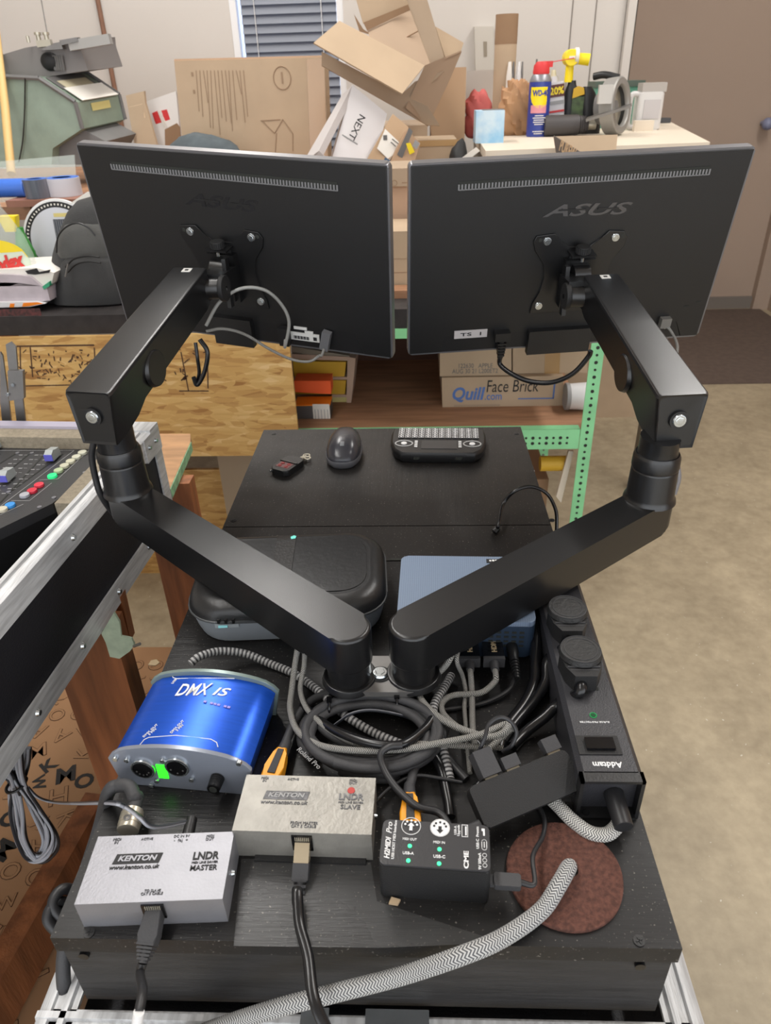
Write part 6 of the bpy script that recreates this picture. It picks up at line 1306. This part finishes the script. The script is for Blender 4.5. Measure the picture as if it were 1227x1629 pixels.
oc(((693,42),(738,68),(734,80),(700,120),(708,90)),(2.62,2.62,2.62,2.50,2.50),'card','flap')
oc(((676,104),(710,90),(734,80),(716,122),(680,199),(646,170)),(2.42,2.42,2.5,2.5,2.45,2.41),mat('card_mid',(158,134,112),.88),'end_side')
a,b_=V(622,73,2.585),V(668,48,2.585); t=MB(); t.tube([a,b_],.002,5,smooth=False); obj('flap_seam',t,'card_dk',e)
# supporting cartons
bx('upright_carton',V(686,150,2.75).x,V(741,150,2.75).x,2.75,2.95,TZ,V(700,108,2.75).z,mat('card_warm',(188,156,124),.7),'tall narrow tan carton wrapped in clear film behind the open carton')
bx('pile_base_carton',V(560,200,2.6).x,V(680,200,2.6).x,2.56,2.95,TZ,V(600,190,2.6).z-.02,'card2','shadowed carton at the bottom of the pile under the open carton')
e=bx('low_carton',V(640,240,2.38).x,V(726,240,2.38).x,2.38,2.56,TZ,V(690,222,2.38).z,'card','low tan taped carton right of the small labelled parcel')
t=MB(); q=V(690,228,2.379); t.box((q.x,2.379,q.z),(.19,.001,.018)); obj('clear_tape',t,'tape',e)
# white shipping box
e=lean('white_parcel',((561,135),(616,181),(583,266),(507,240)),(2.34,2.34,2.20,2.20),.05,mat('white_card',(208,204,204),.7),None,'white shipping box with printed label propped in front of the pile','box',gz=TZ,gi=(2,3))
lean('parcel_side',((561,135),(507,240),(480,262),(545,150)),(2.345,2.205,2.24,2.36),.02,mat('white_card2',(190,184,182),.7),e)
XPq=frame(V(571,202,2.262),V(548,222,2.25)-V(566,186,2.26)+Vector((0,0,0)),Vector((1,0,0)))
a=V(578,192,2.27);b_=V(545,234,2.225); 
def onp(s,px,py,w_,dx,dy,Y_,m_='ink',root=None,**kw): 
    c_=V(px,py,Y_); d_=V(px+dx,py+dy,Y_)-c_; text(s,frame(c_,d_,Vector((-d_.z,0,d_.x)) if True else Z),w_,m_,root,**kw)
onp('NEXT',568,203,.075,-14,28,2.262,'ink',e,bold=.01); 
t=MB()
for i in range(7):
    a=V(543+2.5*i,213+1.5*i,2.245);b_=V(556+2.5*i,222+1.5*i,2.24); t.box((0,0,0),((b_-a).length*(.5+.5*rnd.random()),.004,.001),X=frame((a+b_)/2-Vector((0,.004,0)),b_-a,Z))
obj('label_lines',t,'greyink',e)
lean('grey_envelope',((508,240),(530,262),(500,262),(497,256)),(2.18,)*4,.01,mat('grey_env',(170,162,158),.8),None,'grey padded envelope corner below the white shipping box','envelope',gz=TZ,gi=(2,))
# small parcel
e=lean('labelled_parcel',((625,181),(650,202),(644,226),(612,262),(583,256)),(2.26,2.26,2.24,2.2,2.2),.04,mat('card_parcel',(176,148,118),.85),None,'small tan parcel with a white address label leaning on the white shipping box','box')
lean('address_label',((613,205),(637,228),(620,255),(600,236)),(2.232,2.232,2.21,2.21),.0015,'paper',e); lean('blue_tape',((613,250),(622,256),(617,262),(608,262)),(2.19,)*4,.001,mat('blue_tape_strip',(70,100,130),.5),e)
t=MB(); 
for P in (((624,221),(634,229)),((622,226),(630,233)),((604,237),(608,240))): a,b_=[V(x,y,2.218) for x,y in P]; t.tube([a,b_],.0018,5,smooth=False)
t.box(V(613,219,2.222),(.012,.001,.014)); obj('label_print',t,'greypaint',e)
e=lean('barcode_parcel',((648,206),(669,228),(658,262),(622,262),(630,240)),(2.21,2.21,2.18,2.18,2.2),.03,mat('card_parcel2',(170,140,112),.85),None,'small open parcel with black tape and a yellow tag at the foot of the pile','box')
lean('black_tape',((651,203),(657,209),(640,252),(632,246)),(2.19,)*4,.001,'greypaint',e); lean('yellow_tag',((646,228),(653,227),(660,242),(652,246)),(2.185,)*4,.001,'yel',e); lean('barcode',((661,222),(668,228),(663,238),(656,232)),(2.188,)*4,.001,'greyink',e)
t=MB(); q=V(738,200,2.2); t.blob((q.x-.005,2.3,TZ+.03),(.035,.05,.12),f=lambda d:1+.1*math.sin(6*d.z+2*d.x)); solo('black_bag',t,'plastic2','black crumpled bag standing between the low carton and the cream desk','bag')
lean('white_sheet',((729,256),(758,234),(764,240),(740,258)),(2.12,)*4,.003,'paper',None,'white sheet corner leaning on the cream desk front left','paper')
# ================================================================== cream desk
DZ=1.24
DP=[T(773,240,DZ),T(1130,226,DZ),T(1067,194,DZ),T(747,202,DZ)]
e=thing('cream_desk','cream laminate topped desk on the right crowded with cans and tools','desk',loc=(.9,2.7,0))
t=MB(); t.solid(DP,(0,0,-.028)); obj('desk_top',t,'cream',e,sharp=20)
c_=sum(DP,Vector())/4; t=MB(); t.solid([c_+(p-c_)*.95-Z*.0285 for p in DP],(0,0,-.27)); obj('desk_body',t,'taupe',e,sharp=20)
for p in DP:
    q=c_+(p-c_)*.90; t=MB(); t.box((q.x,q.y,(DZ-.29)/2),(.04,.04,DZ-.29)); obj('leg',t,'taupe',e)
t=MB(); a,b_=DP[0],DP[1]; t.solid([a+Vector((.03,.03,-.06)),b_+Vector((-.03,.03,-.06)),b_+Vector((-.03,.03,-.30)),a+Vector((.03,.03,-.30))],(0,.01,0)); obj('drawer_front',t,mat('drawer_grey',(120,114,104),.6),e)
D=lambda px,py:T(px,py,DZ)
s_=lambda p:(p-CAM).dot(FW)/F      # metres per pixel at p
# spray can
p=D(854,217); e=thing('spray_can','blue and yellow lubricant spray can with red top standing upright on the desk','can',loc=p); k=s_(p)
t=MB(); t.lathe([(.0325,0),(.034,.003),(.034,.150),(.033,.152)],p,seg=36); b0=obj('can_body',t,'navy',e)
t=MB(); t.lathe([(.034,.152),(.0335,.157),(.028,.168),(.024,.172)],p,seg=32); obj('can_shoulder',t,'silver',e)
t=MB(); t.lathe([(.024,.172),(.026,.176),(.024,.195),(.016,.205),(.008,.206)],p,seg=24); t.box((p.x+.018,p.y,p.z+.198),(.03,.018,.016),.004,X=None); obj('spray_cap',t,'redprint',e)
t=MB(); t.tube([p+Vector((.03,-.0,.203)),p+Vector((.10,.01,.212))],.0014,6); obj('straw',t,'redprint',e)

yl=curved(p.x-.002,p.y,.034,.028,lambda x:p.z+.113-.033*math.sqrt(max(0,1-(x/.0281)**2)),lambda x:p.z+.138,'yel','yellow_shield',e)
wrap(text('WD-40',frame(p+Vector((-.002,-.0365,.122)),Vector((1,0,0)),Z),.049,'navy',yl,bold=.04,height=.017),p.x-.002,p.y,.0346)
curved(p.x-.002,p.y,.034,.026,lambda x:p.z+.067,lambda x:p.z+.089,mat('can_label_red',(214,140,150),.5),'red_white_label',e)
t=MB()
for i,(w_,z) in enumerate(((.030,.060),(.044,.054),(.036,.048),(.040,.042),(.03,.036),(.04,.016),(.03,.010))): t.box((p.x-.002,p.y-.0345,p.z+z),(w_*.9,.001,.0022))
obj('can_print',t,'paper',e)
e.scale=(1.12,1.12,1.12)
# cardboard tube
q=V(801,150,2.9); e=thing('cardboard_tube','tall brown cardboard tube standing at the back left of the desk','tube',loc=(q.x,2.9,DZ)); zt_=V(801,24,2.9).z; r_=abs(V(819,80,2.9).x-V(784,80,2.9).x)/2
t=MB(); t.cyl((q.x,2.9,DZ),(q.x,2.9,zt_),r_,seg=32,cap=True); obj('tube_wall',t,'card',e); t=MB(); t.cyl((q.x,2.9,zt_-.09),(q.x,2.9,zt_+.002),r_+.0006,seg=32); obj('tape_band',t,'card_dk',e)
# wall boxes
e=thing('wall_switch_box','white electrical box fixed to the back wall beside the cardboard tube','switch box',loc=V(770,110,WY-.05)); t=MB(); q=[V(x,y,WY-.05) for x,y in ((755,42),(786,42),(786,112),(757,112))]; t.solid(q,(0,.049,0)); obj('box_cover',t,mat('box_white',(190,184,174),.6),e); t=MB(); q=[V(x,y,WY-.052) for x,y in ((769,66),(775,66),(775,90),(770,90))]; t.solid(q,(0,.01,0)); obj('slot',t,'taupe',e)
bx('white_carton',V(741,130,3.1).x,V(782,130,3.1).x,3.05,3.2,DZ,V(760,112,3.1).z,mat('white_box',(188,180,172),.7),'plain off-white box at the back of the desk behind the red cloth')
q=V(762,165,2.8); t=MB(); t.blob((q.x,2.8,DZ+.068),(.050,.04,.078),28,20,f=lambda d:(1+.22*abs(d.x*d.z)**.7)*(1+.07*math.sin(9*d.x+6*d.z)+.05*math.sin(17*d.z+8*d.x))); solo('red_cloth',t,'redcloth','crumpled dull red cloth at the back left of the desk','cloth')
# wipes box
a=D(757,212); a.y=2.42; a=V(757,208,2.42); b_=V(802,208,2.42); e=thing('tissue_box','pale blue tissue box at the left corner of the desk','box',loc=((a.x+b_.x)/2,2.45,DZ)); zt_=V(780,176,2.42).z
t=MB(); t.box(((a.x+b_.x)/2,2.47,(DZ+zt_)/2),(b_.x-a.x,.10,zt_-DZ),.003); bb=obj('box_body',t,mat('sky_blue_box',(140,190,224),.5,col2=(200,220,232),vscale=16),e)
t=MB(); t.box(((a.x+b_.x)/2+.012,2.47,zt_+.001),(.07,.05,.002)); obj('opening',t,'greypaint',bb)
p=D(784,211); t=MB(); t.lathe([(.03,0),(.032,.002),(.03,.012),(.027,.013)],p,seg=24); solo('clear_lid',t,'haze','small clear round lid lying before the pale blue box','lid')
q=V(800,160,2.75); t=MB(); t.lathe([(.013,0),(.014,.05),(.010,.06),(.010,.075)],(q.x,2.75,DZ+.0),seg=16); solo('white_bottle',t,'white','small white capped bottle behind the pale blue box','bottle')
# red tool and black cord
a,b_=D(794,206),D(842,209); e=thing('red_tool_case','red plastic tool lying left of the blue spray can','tool',loc=(a+b_)/2); t=MB(); t.box(((a.x+b_.x)/2,(a.y+b_.y)/2+.02,DZ+.016),(b_.x-a.x,.06,.032),.008); t.cyl((a.x+.012,a.y+.02,DZ),(a.x+.012,a.y+.02,DZ+.036),.022,seg=20,bev=.003); obj('tool_body',t,'red',e)
q=D(824,200); t=MB(); P=[]
for i in range(40): a_=i*.55; P.append(Vector((q.x+.028*math.cos(a_),q.y+.025+.02*math.sin(a_),DZ+.0345+.0008*i+.006*math.sin(a_*1.7))))
t.tube(P,.0035,6,sub=4); solo('coiled_cord',t,'plastic2','black coiled cord piled on the red plastic tool','cord')
# paper bag
q=V(828,165,2.72); t=MB(); t.blob((q.x,2.76,DZ+.078),(.066,.045,.095),36,26,f=lambda d:(1+.3*abs(d.x*d.z)**.7)*(1+.08*math.sin(11*d.x+7*d.z)+.06*math.sin(23*d.z+9*d.x)+.04*math.sin(31*d.x))); solo('paper_bag',t,'bag','crumpled brown paper bag behind the blue spray can','bag')
# blade and markers
q=V(853,110,3.0); t=MB(); t.loft([[Vector((q.x-.014,3.0,DZ)),Vector((q.x+.014,3.0,DZ)),Vector((q.x+.014,3.006,DZ)),Vector((q.x-.014,3.006,DZ))],[Vector((q.x-.002,3.0,V(853,94,3.0).z)),Vector((q.x+.004,3.0,V(853,94,3.0).z)),Vector((q.x+.004,3.004,V(853,94,3.0).z)),Vector((q.x-.002,3.004,V(853,94,3.0).z))]]); solo('pointed_blade',t,'greypaint','dark pointed blade standing against the wall behind the spray can','blade')
for px,w_,m_,lab in ((811,.022,'paper','white ruler-like strip standing right of the cardboard tube'),(817,.012,'greypaint','dark rod standing right of the white strip'),(826,.018,'white','white marker standing among rods at the back of the desk'),(831,.010,'greymetal','thin grey rod standing rightmost behind the paper bag')):
    q=V(px,110,2.85); z1_=V(px,98,2.85).z; t=MB(); t.lathe([(w_*.5,0),(w_*.5,(z1_-DZ)*.8),(w_*.25,z1_-DZ)],(q.x,2.85,DZ),seg=12); solo('standing_rod',t,m_,lab,'rod')
# weed killer white bottle
q=V(884,170,2.74); e=thing('label_bottle','white bottle with a dark 20 percent label tilted behind the blue spray can','bottle',X=Matrix.Translation((q.x+.004,2.74,DZ))@Matrix.Rotation(R(-6),4,'Y')@Matrix.Scale(1.08,4)); X_=ROOTS[e]
t=MX(X_); t.prism(rrect(.066,.045,.012),0,.155,bev=.006); t.cyl((0,0,.15),(0,0,.172),.018,.013,18); obj('bottle_body',t,mat('bottle_white',(206,204,206),.4),e)
t=MX(X_); t.cyl((0,0,.170),(0,0,.19),.009,.007,14); obj('nozzle',t,mat('cream_nozzle',(216,208,176),.5),e)
t=MX(X_); t.box((0,-.0235,.130),(.062,.002,.036)); l_=obj('dark_label',t,mat('maroon_label',(88,40,34),.5),e); text('20%',X_@frame(Vector((.006,-.0252,.130)),Vector((1,0,0)),Z),.046,'yel',l_,bold=.03,height=.022)
t=MX(X_); t.box((0,-.0235,.096),(.060,.002,.010)); obj('grey_label',t,'greyink',e); t=MX(X_); t.box((0,-.0235,.07),(.058,.002,.006)); t.box((.014,-.0235,.032),(.03,.002,.03)); obj('red_print',t,'redprint',e); t=MX(X_); t.box((-.014,-.0235,.040),(.026,.002,.007)); t.box((-.014,-.0235,.028),(.022,.002,.003)); obj('dark_print',t,'ink',e)
# heat gun
a,b_=D(868,206),D(938,204); a.y=b_.y=2.64; a.x=V(866,190,2.64).x;b_.x=V(936,190,2.64).x
e=thing('heat_gun','dark grey heat gun lying on the desk with a metal nozzle pointing right','tool',loc=((a.x+b_.x)/2,2.64,DZ)); zc=DZ+.034
t=MB(); t.cyl((a.x,2.64,zc),(b_.x-.03,2.64,zc+.001),.034,.032,28,bev=.006); t.cyl((b_.x-.03,2.64,zc),(b_.x,2.64,zc),.030,.022,28); 
for i in range(5): t.cyl((b_.x-.045+.008*i,2.64,zc),(b_.x-.042+.008*i,2.64,zc),.0325-.001*i,seg=28)
obj('gun_body',t,mat('gun_grey',(66,62,62),.55),e)
t=MB(); t.cyl((b_.x,2.64,zc),(b_.x+.028,2.64,zc),.0165,seg=24); obj('nozzle',t,'satin',e)
# black bottle with yellow hose sprayer
q=V(912,170,2.74); e=thing('hose_sprayer','black bottle with a bright yellow hose-end sprayer head','bottle',loc=(q.x,2.74,DZ))
t=MB(); t.loft([[Vector((q.x+ox+x,2.74+y,DZ+z)) for x,y in rrect(w_,d_,min(w_,d_)*.4,4)] for z,w_,d_,ox in ((0,.070,.05,0),(.01,.078,.055,0),(.09,.078,.055,0),(.13,.06,.045,-.006),(.155,.032,.03,-.012),(.17,.026,.026,-.012))],smooth=True); obj('bottle_body',t,'plastic',e)
t=MB(); t.box((q.x+.012,2.71,DZ+.085),(.048,.004,.07),.002); lb=obj('green_label',t,mat('green_label',(84,104,66),.6,col2=(50,54,48),vscale=40),e); t=MB(); t.prism([(-.02,0),(.022,.012),(.018,.032),(-.002,.038),(-.018,.03)],0,.003,X=frame(Vector((q.x+.008,2.709,DZ+.115)),Vector((1,0,0)),Z)); obj('gold_label',t,'yel2',e)
hz=V(908,92,2.74).z; hx=V(908,92,2.74).x
t=MB(); t.cyl((hx,2.74,DZ+.165),(hx,2.74,hz-.02),.0155,.014,20); t.cyl((hx,2.71,hz),(hx,2.77,hz),.026,seg=28,bev=.004); t.cyl((hx,2.74,hz),(hx+.065,2.73,hz-.008),.017,.019,20); obj('sprayer_head',t,'yel',e)
t=MB(); t.box((hx,2.708,hz+.001),(.02,.004,.008),.001); t.cyl((hx+.012,2.73,hz+.004),(hx+.024,2.73,hz+.004),.026,seg=26); obj('white_dial',t,'paper',e)
q=V(938,170,2.73); t=MB(); t.loft([[Vector((q.x+ox+x,2.73+y,DZ+z)) for x,y in rrect(w_,d_,min(w_,d_)*.4,4)] for z,w_,d_,ox in ((0,.07,.06,.01),(.02,.075,.065,.008),(.08,.066,.06,.0),(.13,.05,.05,-.01),(.150,.028,.03,-.014))],smooth=True); solo('black_jug',t,'plastic','shiny black rounded jug between the yellow sprayer and the circular saw','jug')
# circular saw: ring guard, motor, plate
q=V(977,165,2.60); e=thing('circular_saw','grey circular saw resting upright with its round guard facing right','saw',loc=(q.x,2.6,DZ)); c0=Vector((q.x+.004,2.60,DZ+.090)); 
ax=Vector((.80,-.56,.12)).normalized(); X_=frame(c0,ax.orthogonal(),ax.cross(ax.orthogonal())); ux=X_.col[0].to_3d();uy=X_.col[1].to_3d()
X_=Matrix((Vector((0,0,1)).cross(ax).normalized(),ax.cross(Vector((0,0,1)).cross(ax).normalized()),ax)).transposed().to_4x4(); X_.translation=c0
t=MX(X_); t.lathe([(.084,-.022),(.088,-.022),(.088,.022),(.084,.026),(.066,.026),(.062,.020),(.062,.012),(.076,.010),(.082,.0),(.084,-.022)],seg=44); obj('blade_guard',t,mat('guard_grey',(150,148,144),.45,metal=.4),e)
t=MX(X_); t.cyl((0,0,-.06),(0,0,-.01),.05,.06,28,bev=.006); t.cyl((0,0,-.01),(0,0,.006),.018,seg=20); obj('motor',t,'greypaint',e)
t=MX(X_); t.lathe([(.006,-.004),(.062,-.004),(.062,-.001),(.006,-.001)],seg=40); obj('saw_blade',t,'satin',e)
a=V(934,190,2.55);b_=V(1004,168,2.50); t=MB(); t.box((0,0,0),((b_-a).length,.05,.008),.002,X=frame((a+b_)/2,b_-a,Vector((0,1,0)))); obj('base_plate',t,'greymetal',e)
t=MB(); q_=V(963,150,2.52); t.box(q_,(.045,.02,.055),.006); obj('guard_label',t,mat('pale_grey',(182,180,176),.5),e)
t=MB(); t.tube([V(945,122,2.7),V(962,119,2.68),V(985,124,2.66)],.012,10); obj('saw_handle',t,'plastic',e)
p=D(971,206); t=MB(); t.box((p.x,p.y,DZ+.003),(.06,.03,.006),.001); solo('yellow_pad',t,'yel2','small yellow pad lying flat at the foot of the circular saw','pad')
# teal box, white jug, phone
q0_,q1_=V(945,150,3.0).x,V(1023,150,3.0).x; e=thing('teal_box','teal green box with dark lid behind the white jug','box',loc=((q0_+q1_)/2,3.05,DZ)); zt_=V(990,138,3.0).z; t=MB(); t.box(((q0_+q1_)/2,3.06,(DZ+zt_)/2),(q1_-q0_-.01,.14,zt_-DZ),.003); obj('box_body',t,'teal',e); t=MB(); t.box(((q0_+q1_)/2,3.06,zt_+.01),(q1_-q0_,.15,.02),.004); obj('box_lid',t,mat('dark_teal',(74,88,78),.6),e)
q=V(1026,170,2.85); e=thing('white_jug','square white plastic jug with side handle and grey lid at the right of the desk','jug',loc=(q.x,2.85,DZ)); zt_=V(1026,146,2.85).z; hj=zt_-DZ
t=MB(); t.prism(rrect(.095,.075,.014,cx=q.x+.012,cy=2.85),DZ,zt_,bev=.006); jb=obj('jug_body',t,mat('jug_white',(204,202,200),.45),e)
t=MB(); t.tube([(q.x-.030,2.83,zt_-.008),(q.x-.058,2.83,zt_-.010),(q.x-.062,2.83,DZ+.06),(q.x-.058,2.83,DZ+.015),(q.x-.03,2.83,DZ+.010)],.010,10); obj('jug_handle',t,mat('handle_white',(190,188,186),.5),e)
t=MB(); t.box((q.x+.018,2.85,zt_+.014),(.088,.07,.030),.008); obj('jug_lid',t,mat('lid_grey',(168,162,156),.6),e)
t=MB(); t.box((q.x+.016,2.811,DZ+hj*.55),(.06,.002,hj*.5)); obj('jug_label',t,mat('label_grey',(186,182,182),.6),jb)
a,b_=D(1012,197),D(1062,195); e=thing('cordless_phone','black handset lying flat in front of the white jug','phone',loc=(a+b_)/2); t=MB(); t.box(((a.x+b_.x)/2,(a.y+b_.y)/2,DZ+.010),((b_-a).length,.06,.018),.006); obj('phone_body',t,mat('phone_black',(60,60,62),.4),e); t=MB(); t.tube([(a.x+.01,a.y,DZ+.014),(a.x-.03,a.y+.02,DZ+.032)],.006,8); obj('antenna',t,'plastic2',e)
bx('cream_block',V(1010,185,2.78).x,V(1040,185,2.78).x,2.76,2.79,DZ,DZ+.035,'cream','cream block before the foot of the white jug')
# printed cardboard piece behind the right screen
e=lean('lettered_carton',((881,217),(983,214),(983,250),(930,250)),(2.1,2.1,1.95,1.95),.004,'card',None,'tan carton flap with dark lettering sticking up behind the right screen','cardboard',gz=BT,gi=(2,3))
lean('lettered_side',((881,216),(926,244),(926,252),(886,252)),(2.09,1.95,1.95,2.05),.003,mat('dark_lettered',(88,80,74),.8),e)
c_=V(903,238,1.98); d_=V(925,248,1.95)-V(883,222,2.06); text('PUREW',frame(c_-Vector((0,.006,0)),d_,Z),.075,mat('letter_tan',(190,160,126),.8),e,bold=.03,height=.03)
# door knob at the right
q=V(1222,197,BY-.08); e=thing('door_knob','small bluish grey knob at the right edge of the brown wall','knob',loc=(q.x,BY,q.z)); t=MB(); t.blob(q,(.035,.035,.035)); t.cyl(q,(q.x,BY,q.z),.014,seg=14); obj('knob',t,mat('knob_grey',(130,134,160),.4),e)

# ================================================================== repeats share a group
GR={'computer_monitor':'the two computer monitors on the arms','midi_line_driver':'silver midi line driver boxes','network_cable':'network cables at the silver boxes','hdmi_cable':'hdmi cables in the blue mini computer','round_plug':'flat round plugs on the power strip','usb_plug':'plugs along the far edge of the hub','midi_plug':'orange-sided midi plugs','video_cable':'braided video cables','audio_cable':'audio cables at the coil','power_lead':'black power leads beneath the tangle','thin_wire':'thin wires in the tangle','arm_cable':'cables hanging along the arms','cable_loop':'cable loops beside the box','tape_roll':'tape rolls on the small brown board','standing_rod':'rods standing against the wall','display_cable':'display cables in the monitors','usb_cable':'usb cables'}
for o in list(COL.objects):
    if o.parent is None and o.get('category'):
        k=o.name.split('.')[0]
        if k in GR: o['group']=GR[k]
